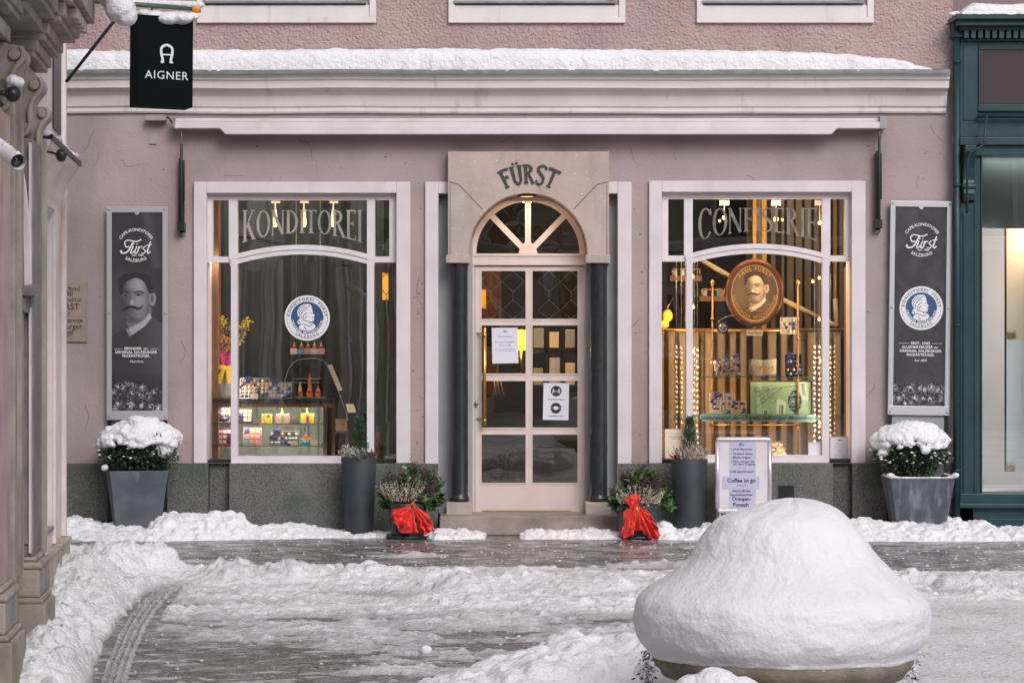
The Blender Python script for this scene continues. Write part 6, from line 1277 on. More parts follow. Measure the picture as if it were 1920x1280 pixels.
def ribbon_bow(b, cx, y, cz, s_, mi=2, seed=1):
    g = random.Random(seed); b.mi = mi
    for k in range(9):
        a = g.uniform(0, 6.28); L = s_*g.uniform(.5, 1); b.ball((cx+math.cos(a)*L*.5, y-.004*k, cz+math.sin(a)*L*.4), s_*.32, 1, (1.2, .4, .6), .5, g)
def praline_box(label, px0, px1, py0, py1, Y, nx, nz, frame=m_cream, sw=m_foil, ribbon=None, lean=-12, round_=False, square=False, inlay=None, seed=1, cat='chocolate box', pct=1.):
    s = sxy(Y); W_, Hh_ = (px1-px0)/s, (py1-py0)/s; loc = ((X(px0, Y)+X(px1, Y))/2, Y, Z(py1, Y)); t = T('praline_box', label, cat, loc); g = random.Random(seed); hw = W_/2; f = .006; ORG[t] = Vector((0, 0, 0))
    b = MB(); b.box(-hw, hw, .006, .022, 0, Hh_)
    for a in ((-hw, hw, 0, f), (-hw, hw, Hh_-f, Hh_), (-hw, -hw+f, f, Hh_-f), (hw-f, hw, f, Hh_-f)): b.box(a[0], a[1], -.012, .006, a[2], a[3])
    b.build('tray', frame, t, True)
    b = MB(); mats = [sw, inlay or m_choc, m_goldf, m_foilb]
    for i in range(nx):
        for j in range(nz):
            if g.random() > pct: continue
            x = -hw+f+(W_-2*f)*(i+.5)/nx; z = f+(Hh_-2*f)*(j+.5)/nz; r = min((W_-2*f)/nx, (Hh_-2*f)/nz)*.46; b.mi = 0 if g.random() < .62 else g.choice([1, 2, 3])
            if square: b.box(x-r*.86, x+r*.86, -.006, .006, z-r*.86, z+r*.86)
            else: b.ball((x, -.001, z), r, 2, (1, .8, 1))
    b.build('sweets', mats, t, True)
    if ribbon:
        b = MB(); ribbon_bow(b, -hw*.45, -.02, Hh_*.93, min(W_, .16)*.35, 0, seed); b.tube([(-hw, -.016, Hh_*.55), (-hw*.4, -.018, Hh_*.9)], .007, 6); b.tube([(hw*.2, -.016, .0), (hw, -.018, Hh_*.34)], .009, 6); b.build('bow', ribbon, t, True)
    t.rotation_euler[0] = R(lean); ORG[t] = Vector(loc); return t
Y1 = .46
praline_box('largest praline box with gold and silver sweets on the black counter top', 449, 505, 708, 747, Y1, 7, 5, m_steel, m_goldf, m_bl, seed=2); praline_box('silver praline box with blue bow standing beside the marzipan clowns', 503.5, 547, 716, 747, Y1-.02, 6, 4, m_alu, m_foil, m_bl, seed=3)
praline_box('white praline box with blue bow on the upper glass shelf below the vase', 400, 431, 760, 792, Y1-.03, 3, 3, m_white, m_foil, m_bl, seed=4, square=False); praline_box('box of nine square pralines on the upper glass shelf', 447, 473, 765, 792, Y1-.02, 3, 3, m_woodd, m_cream, None, seed=5, square=True, inlay=m_cream)
praline_box('small yellow sweet box on the upper glass shelf', 491, 510, 776, 793, Y1-.03, 4, 3, m_yl, m_yl, None, seed=6, inlay=m_goldf); praline_box('red edged praline box on the lower glass shelf', 408, 434, 803, 834, Y1-.03, 3, 3, m_rd, m_foil, None, seed=7, square=True)
praline_box('pink framed praline box on the lower glass shelf', 456, 490, 801, 834, Y1-.03, 3, 3, m_pk, m_pk, None, seed=8, square=True, inlay=m_tq, pct=.8); praline_box('long silver and blue chocolate box with ribbon on the lower glass shelf', 505, 560, 808, 835, Y1-.03, 8, 3, m_steel, m_foil, m_bl, seed=9)
for i, (a, c_, d, e, lab) in enumerate([(470, 484, 738.5, 749, 'below the largest praline box'), (474, 488, 784.5, 793.5, 'beside the box of nine pralines'), (545, 559, 784.5, 793.5, 'between the two clown gift boxes'), (544.5, 558, 826, 835.5, 'in front of the long blue chocolate box'), (582, 595, 825, 835, 'beside the turquoise clown cup')]): card_(a, c_, d, e, Yc0+.02, 'small cream price card '+lab)
def clown(b, x, y, z, s_, hat, g, hatlen=1.):
    b.mi = 0; b.ball((x, y, z+s_*.42), s_*.42, 2, (1.05, .9, .95)); b.mi = 1; b.ball((x, y-s_*.05, z+s_*.9), s_*.28, 2); b.mi = hat; b.lathe([(s_*.26, 0), (s_*.16, s_*.4*hatlen), (.001, s_*.95*hatlen)], (x, y, z+s_*1.05), 12); b.mi = 3
    for k in range(7): a = k*.9; b.ball((x+math.cos(a)*s_*.34, y-s_*.3, z+s_*.66+math.sin(a)*.05*s_), s_*.11, 1)
    b.mi = 3; b.ball((x, y-s_*.30, z+s_*.9), s_*.07, 1)
mats_c = [m_or, M('marzipan_face', (.8, .5, .3), .6), m_yl, m_rd, m_gn, m_tq, m_or]
g = random.Random(5); k = 1/sxy(.46)
t = T('marzipan_plate', 'oval plate with three orange marzipan clowns on the counter top', 'confectionery', px3(580, 747, .46)); b = MB(); zz = Z(746, .46); b.lathe([(0, 0), (.13, 0), (.145, .008), (0, .008)], (X(580, .46), .50, zz), 32, 1, .6); b.build('plate', m_cream, t)
for px, h_, hat, hl in ((562, 13, 2, 1.3), (580, 15, 0, 2.1), (596, 14, 3, .5)): b = MB(); clown(b, X(px, .46), .49, zz+.008, h_*k, hat, g, hl); b.build('marzipan_clown', mats_c, t)
for px0, px1, mt, lab in ((517, 542, m_pk, 'pink gift bag with orange clown on the upper glass shelf'), (564, 589, m_yl, 'yellow gift bag with red clown on the upper glass shelf')):
    t = T('gift_bag', lab, 'gift bag', px3((px0+px1)/2, 793, Yc0+.05)); b = MB(); b.box(X(px0, .42), X(px1, .42), .42, .50, Z(793, .42), Z(775, .42)); b.mi = 1; b.box(X((px0+px1)/2-2.5, .41), X((px0+px1)/2+2, .41), .415, .42, Z(793, .42), Z(777, .42)); b.build('bag', [mt, m_gn if mt is m_pk else m_mag], t, bevel=.002)
    b = MB(); clown(b, X((px0+px1)/2-1, .42), .44, Z(783, .42), 9.5*k, 2, g, .9); b.build('clown', mats_c if mt is m_pk else [m_rd]+mats_c[1:], t)
t = T('clown_cup', 'turquoise cup with red and orange clown on the lower glass shelf', 'confectionery', px3(574, 835, .42)); b = MB(); b.lathe([(0, 0), (.035, 0), (.042, 11*k), (0, 11*k)], (X(574, .42), .44, Z(835, .42)), 20); b.build('cup', m_tq, t); b = MB(); b.mi = 0
for q in range(14): a = q*.45; b.ball((X(574, .42)+math.cos(a)*.036, .44+math.sin(a)*.03, Z(823.5, .42)), .013, 1)
clown(b, X(574, .42), .44, Z(824, .42), 8*k, 3, g, 1.0); b.build('clown', mats_c, t)
b = MB(); g = random.Random(8)
t = T('praline_tray', 'row of loose pralines lying on the counter floor', 'tray', px3(490, 861, .42)); b = MB(); b.box(X(447, .40), X(560, .40), .40, .60, Z(861, .4), Z(859.5, .4)); b.build('tray', m_white, t); b = MB()
for q in range(60): b.mi = g.choice([0, 1, 2, 2]); px = g.uniform(449, 522); b.ball((X(px, .42), g.uniform(.41, .56), Z(857.5, .42)+g.random()*.01), .013, 1, (1.4, 1, .7), .3, g)
b.build('sweets', [m_choc, m_cream, m_goldf], t)
t = T('figurine_shelf', 'small black shelf above the cake counter', 'shelf', px3(577, 668, .5)); b = MB(); b.box(X(542, .5), X(612, .5), .5, .68, Z(667.5, .5), Z(664, .5)); b.build('board', m_black, t)
b = MB(); b.tube([(X(555, .6), .62, Z(664, .6)), (X(555, .6), .62, 3.2)], .002, 4); b.tube([(X(600, .6), .62, Z(664, .6)), (X(600, .6), .62, 3.2)], .002, 4); b.build('wire', m_steel, t)
cols_c = [m_cream, m_tq, m_pk, m_cream, m_pk]; hats = [6, 2, 4, 2, 5]; names = ['orange', 'yellow', 'green', 'gold', 'blue']
for i, px in enumerate((551, 565, 577, 589, 602)):
    t = T('clown_box', 'small gift box with %s hatted marzipan clown under the window emblem' % names[i], 'gift box', px3(px, 664, .52)); b = MB(); b.box(X(px-6.5, .52), X(px+6, .52), .52, .60, Z(664, .52), Z(653+(i % 2), .52)); b.build('box_base', cols_c[i], t); b = MB(); clown(b, X(px, .52), .55, Z(654.5, .52), 8*k, hats[i], g, .9); b.build('clown', [m_rd if i % 2 == 0 else m_or]+mats_c[1:], t)
# curved glass cake dome with steel rim, slanted menus, vase with flowers
t = T('curved_glass_case', 'curved glass cake case with a thin steel rim', 'display case', px3(600, 800, .6)); arc_ = spline([px3(a, c_, .5) for a, c_ in ((530, 745), (536, 708), (550, 680), (575, 672), (598, 673), (612, 682), (622, 705), (640, 748), (653, 790))], 6)
b = MB(); b.tube(arc_, .004, 6); b.build('rim', m_steel, t); b = MB(); n_ = len(arc_); b.smooth = True; b.add([tuple(p) for p in arc_]+[(p.x, p.y+.5, p.z) for p in arc_], [(i, i+1, n_+i+1, n_+i) for i in range(n_-1)]); b.build('glass', m_gl2, t)
b = MB(); b.box(X(555, .9), X(603, .9), .95, 1.0, Z(745, .9), Z(690, .9)); b.mi = 1; b.box(X(552, .9), X(602, .9), .78, .95, Z(711, .9), Z(709, .9)); b.box(X(552, .9), X(602, .9), .70, .95, Z(717, .9), Z(715.5, .9)); b.build('shelf', [m_roomd, m_alu], t)
def slant(name, label, cat, q4, Y, mat, lines=0):
    b = MB(); b.add([px3(*p, Y) for p in q4]+[(px3(*p, Y)[0], Y+.008, px3(*p, Y)[2]) for p in q4], [(0, 1, 2, 3), (7, 6, 5, 4), (0, 4, 5, 1), (1, 5, 6, 2), (2, 6, 7, 3), (3, 7, 4, 0)]); b.mi = 1
    for i in range(lines):
        u = (i+1)/(lines+1); a = [q4[0][j]*(1-u)+q4[3][j]*u for j in (0, 1)]; c_ = [q4[1][j]*(1-u)+q4[2][j]*u for j in (0, 1)]; b.ribbon([(X(a[0]+(c_[0]-a[0])*v, Y), Z(a[1]+(c_[1]-a[1])*v, Y)) for v in (.15, .85)], .004, Y-.001)
    tag(b.build(name, [mat, m_inkl], loc=px3(*q4[0], Y)), label, cat)
slant('menu_card', 'narrow slanted menu card on the curved glass case', 'menu card', [(615, 684), (622, 683), (642, 731), (634, 733)], .46, m_cream, 9)
slant('menu_card', 'small tan card leaning beyond the curved glass case', 'menu card', [(648, 757), (663, 757), (668, 773), (652, 773)], .46, m_cream, 0)
cb_ = T('cake_carton', 'tan paper carton standing under the counter beside the conifer', 'carton', px3(635, 812, .6)); b = MB(); b.box(X(626, .6), X(650, .6), .6, .8, Z(808, .6), Z(785, .6)); b.build('box_base', M('tan_carton', (.32, .19, .09), .7), cb_); b = MB(); b.box(X(628, .6), X(648, .6), .597, .599, Z(797, .6), Z(796, .6)); b.build('seam', m_woodd, cb_)
st_ = T('wooden_stool', 'small dark wooden stool below the tan carton', 'stool', px3(636, 862, .62)); b = MB(); b.box(X(622, .6), X(652, .6), .58, .84, Z(812, .6), Z(809, .6)); b.build('seat', m_woodd, st_)
for a, c_ in ((-1, 0), (1, 0), (-1, 1), (1, 1)): b = MB(); b.tube([(X(637+a*12, .6), .6+c_*.22, Z(812, .6)), (X(637+a*15, .6), .6+c_*.22, .3)], .009, 6); b.build('leg', m_woodd, st_)
tag(thingbox('cereal_carton', 'tall ochre carton behind the dark side light glass', 'carton', 701, 712, 812, 862, .32, .08, m_wood)); tag(thingbox('label_card', 'small cream label on the sill of the dark side light', 'card', 722, 738, 856, 864, .23, .02, m_cream))
vz = T('flower_vase', 'white tapering vase wrapped with a yellow bow and magenta tissue', 'vase', px3(421, 747, .50)); Yv = .50; kv = 1/sxy(Yv); cv = (X(422, Yv), Yv+.08, 0)
b = MB(); b.lathe([(0, Z(747, Yv)), (15*kv, Z(747, Yv)), (16*kv, Z(740, Yv)), (22*kv, Z(706, Yv)), (23*kv, Z(697, Yv)), (20*kv, Z(690, Yv)), (18*kv, Z(692, Yv)), (0, Z(700, Yv))], cv, 40); b.build('vase', M('white_ceramic', (.62, .62, .62), .4), vz)
b = MB(); cloth(b, px3(420, 695, Yv-.06), px3(398, 672, Yv-.05), px3(445, 670, Yv-.05), 3, .02, Yv-.04, 3, belly=.2); cloth(b, px3(420, 696, Yv-.03), px3(390, 690, Yv-.04), px3(405, 664, Yv-.05), 2, .02, Yv-.02, 5, belly=.2); b.build('tissue', m_mag, vz)
b = MB(); y = Yv-.09; b.prism([(X(418, y), Z(688, y)), (X(424, y), Z(688, y)), (X(414, y), Z(721, y)), (X(404, y), Z(718, y))], y-.008, y-.004); b.prism([(X(424, y), Z(688, y)), (X(430, y), Z(688, y)), (X(436, y), Z(718, y)), (X(426, y), Z(720, y))], y-.008, y-.004); b.ball(px3(416, 689, y), .04, 2, (1.2, .4, .6)); b.ball(px3(431, 690, y), .04, 2, (1.2, .4, .6)); b.build('bow', m_yel, vz)
bq = T('flower_bouquet', 'loose bouquet of yellow blossoms with pink sprigs in the white vase', 'flowers', px3(420, 690, Yv)); g = random.Random(6); it = []; gr = []; pk_ = []; b = MB()
for px, py, r in [(398, 604, 9), (404, 622, 8), (418, 600, 9), (430, 612, 8), (414, 636, 9), (428, 640, 8), (440, 628, 7), (455, 612, 9), (462, 603, 7), (452, 628, 6), (405, 645, 8), (422, 655, 7), (434, 652, 6), (410, 610, 6), (395, 630, 7), (447, 640, 5)]:
    c_ = Vector(px3(px, py, Yv))+Vector((0, g.uniform(.0, .15), 0)); b.tube([px3(420, 692, Yv+.05), c_], .003, 4, False)
    for q in range(46): v = Vector((g.gauss(0, 1), g.gauss(0, 1), g.gauss(0, 1))).normalized(); (it if g.random() < .72 else gr).append((c_+v*r*kv*g.random(), v, g.uniform(.018, .032)))
for q in range(150): px = 420+g.gauss(0, 7); py = g.uniform(618, 672); pk_.append((Vector(px3(px, py, Yv-.02)), (g.gauss(0, 1), -1, g.gauss(0, 1)), .022))
b.build('stems', m_leafb, bq); leaf_mesh('blossom', it, M('yellow_petal', (.85, .60, .03), .5, (.75, .45, .02), 30, island=.2), bq, wid=.6); leaf_mesh('foliage', gr, M('fresh_green', (.15, .25, .04), .5), bq, wid=.4); leaf_mesh('pink_blossom', pk_, M('pink_petal', (.55, .12, .16), .5), bq, wid=.6)
# pendant lamps
def pendant(label, px, prod, pbulb, Y, e, long_=True, group='pendant lamps in the cake window'):
    t = T('pendant_lamp', label, 'lamp', px3(px, prod, Y), group=group); kk = 1/sxy(Y); x = X(px, Y); b = MB(); b.tube([(x, Y, Z(prod, Y)), (x, Y, Z(prod+16, Y))], 1.6*kk, 8); b.box(x-7*kk, x+9*kk, Y-.02, Y+.02, Z(prod+3, Y), Z(prod-1, Y)); b.build('rod', m_cream, t)
    b = MB(); b.lathe([(0, 0), (3.2*kk, 0), (3.6*kk, -8*kk), (4.5*kk, -13*kk), (3.8*kk, -16*kk), (0, -16*kk)], (x, Y, Z(prod+15, Y)), 16); b.build('socket', m_white, t)
    b = MB(); z = Z(pbulb, Y); b.lathe([(0, -10*kk), (3*kk, -9*kk), (5.2*kk, -3*kk), (4.6*kk, 4*kk), (3*kk, 9*kk), (0, 9*kk)], (x, Y, z), 16); b.build('bulb', m_bulb, t); lamp(x, Y-.03, z-.09, e, .04)
for px, nm in ((516, 'first pendant lamp behind the gilt letters, nearest the flowers'), (570, 'middle one of three glowing pendant lamps behind the gilt letters'), (625, 'third pendant lamp behind the gilt letters, nearest the doorway')): pendant(nm, px, 378, 416, .45, 1.6)
# bulbs in the other window
def bulb(label, px, py, Y, e, r=4.2, shade=True, mat=None, rod=None):
    t = T('small_lamp', label, 'lamp', px3(px, py, Y)); kk = 1/sxy(Y); b = MB(); b.ball(px3(px, py, Y), r*kk, 2); b.build('bulb', mat or m_bulbs, t)
    if rod: b = MB(); b.tube([px3(px, py-3, Y+.01), px3(px, rod, Y+.01)], .003, 6); b.box(X(px-9, Y), X(px+9, Y), Y-.02, Y+.02, Z(rod+9, Y), Z(rod, Y)); b.build('fitting', m_white, t)
    else: b = MB(); b.lathe([(.5*kk, 6*kk), (4*kk, 1.5*kk), (4.8*kk, -1*kk)], (X(px, Y), Y+.01, Z(py, Y)), 12); b.build('fitting', m_brass, t)
    if e: lamp(X(px, Y), Y-.05, Z(py, Y), e, .03)
bulb('bright spotlight behind the first letters of the gilt word over the portrait', 1358, 408, .42, 2.6, 4, rod=376); bulb('brightest spotlight behind the middle of the gilt word over the portrait', 1455, 411, .42, 3.2, 5, rod=376); bulb('dim orange spotlight near the last letters of the gilt word', 1537, 418, .5, 1., 3.5, rod=376)
lst = [(1299, 519, .5, 'tiny warm bulb beside the wooden wall shelf'), (1300, 576, .5, 'tiny warm bulb between wall shelf and silver ornament'), (1300, 659, .6, 'tiny warm bulb at the top of the first silver strings'), (1299, 731, .6, 'tiny warm bulb low among the first silver strings'), (1336, 680, .5, 'tiny warm bulb on the brass pole beside the gift bags'), (1536, 521, .5, 'tiny warm bulb high beside the striped wall'), (1524, 528, .5, 'dim tiny bulb beside the high bulb at the striped wall'), (1536, 599, .45, 'tiny warm bulb under the diagonal handrail'),
       (1538, 677, .5, 'tiny warm bulb among the silver strings beside the black gift box'), (1537, 793, .4, 'bright warm bulb above the plain card'), (1349, 414, .6, 'tiny orange bulb under the first gilt letters'), (1467, 412, .6, 'tiny orange bulb beside the brightest spotlight')]
for px, py, Y, lab in lst: bulb(lab, px, py, Y, 1.5 if px < 1345 else .8, 2.6)
t = T('wall_lantern', 'amber glowing double lantern in the narrow side light', 'lamp', px3(1250, 590, .9)); b = MB(); b.ball(px3(1252, 592, .9), .045, 2, (1, .8, 1.3)); b.ball(px3(1246, 608, .9), .04, 2, (1, .8, 1)); b.build('shade', m_amber, t); b = MB(); b.tube([px3(1262, 560, .95), px3(1252, 575, .92), px3(1252, 585, .9)], .006, 6); b.build('arm', m_brass, t); lamp(X(1255, .9), .8, Z(596, .9), 3, .05, (1, .5, .12))
strip(X(1300), X(1540), .18, Z(384), 42, 13, (1, .70, .40)); strip(X(1300), X(1540), .17, Z(862), 125, 3, (1, .62, .30)); vstrip(X(1290), .19, Z(850), Z(520), (.8, .6), 7, (1, .80, .58)); vstrip(X(1549), .19, Z(850), Z(520), (-.8, .6), 7, (1, .80, .58)); strip(X(1316), X(1524), .42, Z(710, .42), 20, 1.2, (1, .60, .26)); strip(X(1250), X(1290), .25, Z(490), 40, 2.5, (1, .66, .36)); strip(X(1552), X(1584), .25, Z(490), 40, .8, (1, .66, .36))  # unseen fill lights added behind the frame so the goods show
strip(1.3, 3.0, 1.6, 3.2, 10, 12, (1, .66, .36), .4); strip(-3, -1.2, .8, 3.2, 30, 16, (1, .88, .74), .3); strip(-.6, .7, .8, 3.1, 20, 42, (1, .7, .4), .3)  # overhead fill added to lift the rooms, no fittings modelled
# back wall of the portrait room: battens, wall shelves, handrail
t = T('batten_wall', 'wall of vertical grey and gilt battens behind the oval portrait', 'wall panelling', (X(1500, 2.2), 2.3, .2)); m_bat = M('grey_taupe_batten', (.20, .17, .14), .6, (.15, .13, .11), 4); m_gilt = M('gilt_batten', (.55, .30, .08), .35, metal=.6)
bb = MB(); bb.box(X(1400, 2.3), 3.3, 2.3, 2.35, .2, 3.2); bb.build('backing', m_roomd, t)
for px, w_, mm in ((1415, 7, m_gilt), (1433, 9, m_gilt), (1424, 8, m_bat), (1450, 8, m_bat), (1468, 5, m_bat), (1482, 12, m_bat), (1498, 12, m_bat), (1515, 12, m_bat), (1531, 9, m_bat), (1552, 8, m_bat), (1566, 7, m_gilt), (1578, 8, m_bat), (1605, 12, m_bat), (1625, 10, m_bat)): bb = MB(); bb.box(X(px-w_/2, 2.2), X(px+w_/2, 2.2), 2.2, 2.28, .2, 3.2); bb.build('batten', mm, t)
t = T('handrail', 'diagonal brass trimmed stair handrail behind the oval portrait', 'handrail', px3(1450, 560, 1.5)); b = MB(); y = 1.5
for a, c_ in (((1312, 486), (1372, 520)), ((1465, 560), (1545, 600)), ((1545, 600), (1570, 612)), ((1570, 612), (1566, 560))): b.tube([px3(*a, y), px3(*c_, y)], .022, 8)
b.build('rail', m_cream, t); b = MB(); b.tube([px3(1312, 490, y-.02), px3(1372, 524, y-.02)], .008, 6); b.tube([px3(1465, 564, y-.02), px3(1545, 604, y-.02)], .008, 6); b.build('brass_edge', m_brass, t)
for px0, px1, py, lab, yy in ((1256, 1316, 521, 'upper wooden wall shelf in the corner of the portrait room', 1.3), (1312, 1362, 559, 'lower wooden wall shelf with striped boxes beside the portrait', 1.3)):
    t = T('wall_shelf', lab, 'shelf', px3(px0, py, yy)); b = MB(); b.box(X(px0, yy), X(px1, yy), yy, yy+.25, Z(py+6, yy), Z(py-4, yy)); b.build('board', m_wood, t, bevel=.003); b = MB(); b.tube([px3(px0+4, py-4, yy), px3(px0+4, py-18, yy)], .006, 6); b.tube([px3(px1-4, py-4, yy), px3(px1-4, py-18, yy)], .006, 6); b.tube([px3(px0+4, py-16, yy), px3(px1-4, py-16, yy)], .006, 6); b.build('rail', m_brass, t)
for px0, c_, lab in ((1344, m_tq, 'teal box on the lower wall shelf'), (1352, m_or, 'orange box on the lower wall shelf'), (1318, m_white, 'white box on the lower wall shelf'), (1262, m_white, 'white box on the upper wall shelf'), (1276, m_alu, 'silver box on the upper wall shelf')):
    pyb = 517 if px0 < 1300 else 555
    o = thingbox('gift_box', lab, 'gift box', px0, px0+8, pyb-14, pyb, 1.34, .1, c_)
wd_ = T('timber_jamb', 'warm wooden jamb at the end of the silver strings', 'post', px3(1592, 860, .4)); b = MB(); b.box(X(1587, .35), X(1601, .35), .33, .5, .3, Z(500, .35)); b.build('post', m_wood, wd_, bevel=.003)
m_bronze = M('aged_brass', (.36, .19, .07), .35, metal=.9)
# brass poles and glass shelves
for px, lab in ((1336, 'brass pole beside the gift bags'), (1496, 'brass pole behind the black gift box')):
    t = T('brass_pole', lab+' holding the glass shelves', 'pole', px3(px, 868, .42)); b = MB(); b.tube([px3(px, 866, .42), px3(px, 532, .42)], .0095, 12); b.build('pole', m_bronze, t)
    for r_ in (598, 635, 708, 780, 800): b = MB(); b.tube([px3(px, r_+3, .42), px3(px, r_-3, .42)], .016, 12); b.build('collar', m_bronze, t)
    b = MB(); b.ball(px3(px, 530, .42), .018, 2, (1, 1, 1.5)); b.build('finial', m_brass, t)
t = T('glass_shelf', 'upper glass shelf carrying gift bags, open book and black box', 'shelf', px3(1420, 708, .4)); b = MB(); b.box(X(1314, .34), X(1524, .34), .34, .60, Z(708, .34), Z(706, .34)); b.build('glass', M('green_edge_glass', (.06, .12, .09), .1, alpha=.5), t)
t = T('glass_shelf', 'lower glass shelf with engraved cursive front edge', 'shelf', px3(1420, 790, .3)); b = MB(); Yg = .26; b.box(X(1316, Yg), X(1526, Yg), Yg+.02, .60, Z(779, Yg), Z(776.5, Yg)); b.build('glass', M('green_edge_glass', (.06, .12, .09), .1, alpha=.5), t)
b = MB(); P8 = [(1318, 775), (1523, 777), (1529, 781), (1529, 787), (1524, 791), (1318, 789.5), (1313, 785), (1313, 779)]; b.prism([(X(a, Yg), Z(c_, Yg)) for a, c_ in P8], Yg, Yg+.012); b.build('front_edge', M('teal_glass_edge', (.20, .34, .34), .15, (.28, .42, .40), 8), t)
b = MB(); flat_text(b, 'Erst- und Alleinerzeuger der Original Salzburger Mozartkugeln seit 1890', X(1421, Yg), Z(786.5, Yg), .050, Yg-.001, .016, slant=.3); b.build('engraving', M('dark_teal_engraving', (.03, .09, .10), .4), t)
t = T('brass_rail', 'thin brass cross rail under the engraved glass shelf', 'rail', px3(1415, 797, .42)); b = MB(); b.tube([px3(1330, 796, .42), px3(1502, 796, .42)], .006, 8); b.build('rail', m_brass, t)
# oval portrait
po = px3(1415, 549, .5); t = T('oval_portrait', 'oval wooden framed portrait of a moustached man ringed with gilt lettering', 'portrait', po); kk = 1/sxy(.5); rx, rz = 44*kk, 52.5*kk
b = MB(); n = 64; rings = [(1.0, .0), (1.02, -.012), (1.10, -.022), (1.19, -.02), (1.25, -.006), (1.26, .02)]; vs = []
for q, yy in rings:
    for i in range(n): a = 2*math.pi*i/n; vs.append((po[0]+(rx+(q-1)*rx)*math.cos(a), .5+yy, po[2]+(rz+(q-1)*rx)*math.sin(a)))
b.smooth = True; b.add(vs, [(l*n+i, l*n+(i+1) % n, (l+1)*n+(i+1) % n, (l+1)*n+i) for l in range(len(rings)-1) for i in range(n)]); b.build('frame', M('mahogany_frame', (.15, .045, .015), .3, (.09, .028, .012), 8), t)
b = MB(); vs = []
for i in range(n): a = 2*math.pi*i/n; vs += [(po[0]+rx*1.0*math.cos(a), .492, po[2]+rz*1.0*math.sin(a)), (po[0]+rx*.965*math.cos(a), .494, po[2]+rz*.97*math.sin(a))]
b.add(vs, [(2*i, 2*((i+1) % n), 2*((i+1) % n)+1, 2*i+1) for i in range(n)]); b.build('gilt_line', m_goldf, t)
def oval_fn(u, v):
    px = 232+(u-.5)*2*rx/kk*7.0; py = 350+(v-.5)*2*rz/kk*7.0; g_ = portrait(px, py); g_ = np.where(py > 640, g_*.9, g_); return np.stack([g_*2.2+.025, g_*1.6+.016, g_*1.15+.012], -1).clip(0, .9)
print_panel('picture', po[0]-rx, po[0]+rx, po[2]-rz, po[2]+rz, .499, 150, 180, oval_fn, m_print2, t, mask=lambda x, z: ((x-po[0])/rx)**2+((z-po[2])/rz)**2 < 1.0)
m_gtx = M('gilt_text', (.72, .36, .08), .4); b = MB(); curved(b, 'PAUL FÜRST', po[0], po[2]+.0, rx*.80, 90, rx*.21, .4965, sp=1.25, bold=.01, ry=1.19); curved(b, 'SALZBURGER  MOZARTKUGEL', po[0], po[2], rx*.95, -90, rx*.20, .4965, True, sp=1.05, bold=.01, ry=1.17); flat_text(b, 'ERFINDER DER', po[0], po[2]-rz*.66, rx*.11, .4965, .01); b.build('lettering', m_gtx, t)
# goods on the portrait window's shelves
def bag(label, px, py0, py1, w_, Y, seed):
    t = T('sweet_bag', label, 'bag', px3(px, py1, Y)); kk = 1/sxy(Y); g = random.Random(seed); x = X(px, Y); z0, z1 = Z(py1, Y), Z(py0, Y); h_ = z1-z0; b = MB(); hw = w_*kk/2
    for q in range(46): 
        zz = z0+.012+g.random()*h_*.62; b.mi = g.choice([0, 0, 0, 1]); b.ball((x+g.uniform(-1, 1)*(hw-.010), Y+g.uniform(-.02, .03), zz), .012, 1, (1, 1, 1), .2, g)
    b.build('sweets', [m_foil, m_foilb], t)
    b = MB(); b.grid(10, 10, lambda u, v: (x+(u*2-1)*hw*(1 if v < .62 else (.35+.65*abs((v-.75)/.14)) if v < .76 else .4+.8*(v-.76)/.24)*1.04, Y-.045+.01*mnoise.noise((u*6, v*6, seed)), z0+h_*v)); b.build('film', glass_mat('cellophane', (.97, .96, .98), 1.8, .12), t)
    b = MB(); ribbon_bow(b, x, Y-.05, z0+h_*.72, w_*kk*.55, 0, seed); b.build('bow', m_bl, t)
bag('small cellophane bag of silver sweets, nearest the brass pole', 1346, 664, 706, 15, .42, 1); bag('middle cellophane bag of silver sweets between the small and the tall bag', 1361, 661, 706, 15, .42, 2); bag('tallest cellophane bag of silver sweets beside the open book', 1379, 654, 706, 21, .42, 3)
t = T('open_book', 'open cream book with golden sweets printed across both pages', 'book', px3(1430, 706, .42)); 
for sx_ in (-1, 1): b = MB(); b.grid(8, 4, lambda u, v: (X(1430, .42)+sx_*u*26/sxy(.42), .42-.02*math.sin(u*math.pi)+.02*(1-v), Z(704-(1 if u > .9 else 0)*0+(-1.5)*math.sin(u*3)*0, .42)+v*.135+.01*math.sin(u*math.pi*.5))); b.build('page', M('book_page', (.8, .68, .48), .7), t)
b = MB(); g = random.Random(4)
for q in range(60): px = g.choice([g.uniform(1408, 1431), g.uniform(1432, 1450)]); py = 688+g.gauss(0, 4.5) if px < 1430 else 691+g.gauss(0, 2.5); b.mi = g.choice([0, 0, 1]); b.disc(*(lambda p: (p[0], p[2]))(px3(px, py, .39)), .008, .008, .385-q*.0001, 7)
b.build('printed_sweets', [m_goldf, m_or], t)
praline_box('black gift box with blue bow at the end of the upper glass shelf', 1473, 1504, 664, 706, .42, 5, 5, m_black, m_foil, m_bl, seed=21, lean=-6, cat='gift box', pct=.7); praline_box('cream picture box hanging above the shelf beside the second brass pole', 1463, 1493, 595, 626, .40, 4, 4, m_cream, m_cream, None, seed=22, lean=4, cat='gift box', pct=.6)
praline_box('large box of silver sweets with blue ribbon on the engraved shelf', 1331, 1378, 737, 776, .38, 8, 7, m_cream, m_foil, m_bl, seed=23, lean=-8); praline_box('small box of silver sweets with blue ribbon on the engraved shelf', 1371, 1399, 752, 776, .34, 5, 4, m_cream, m_foil, m_bl, seed=24, lean=-8)
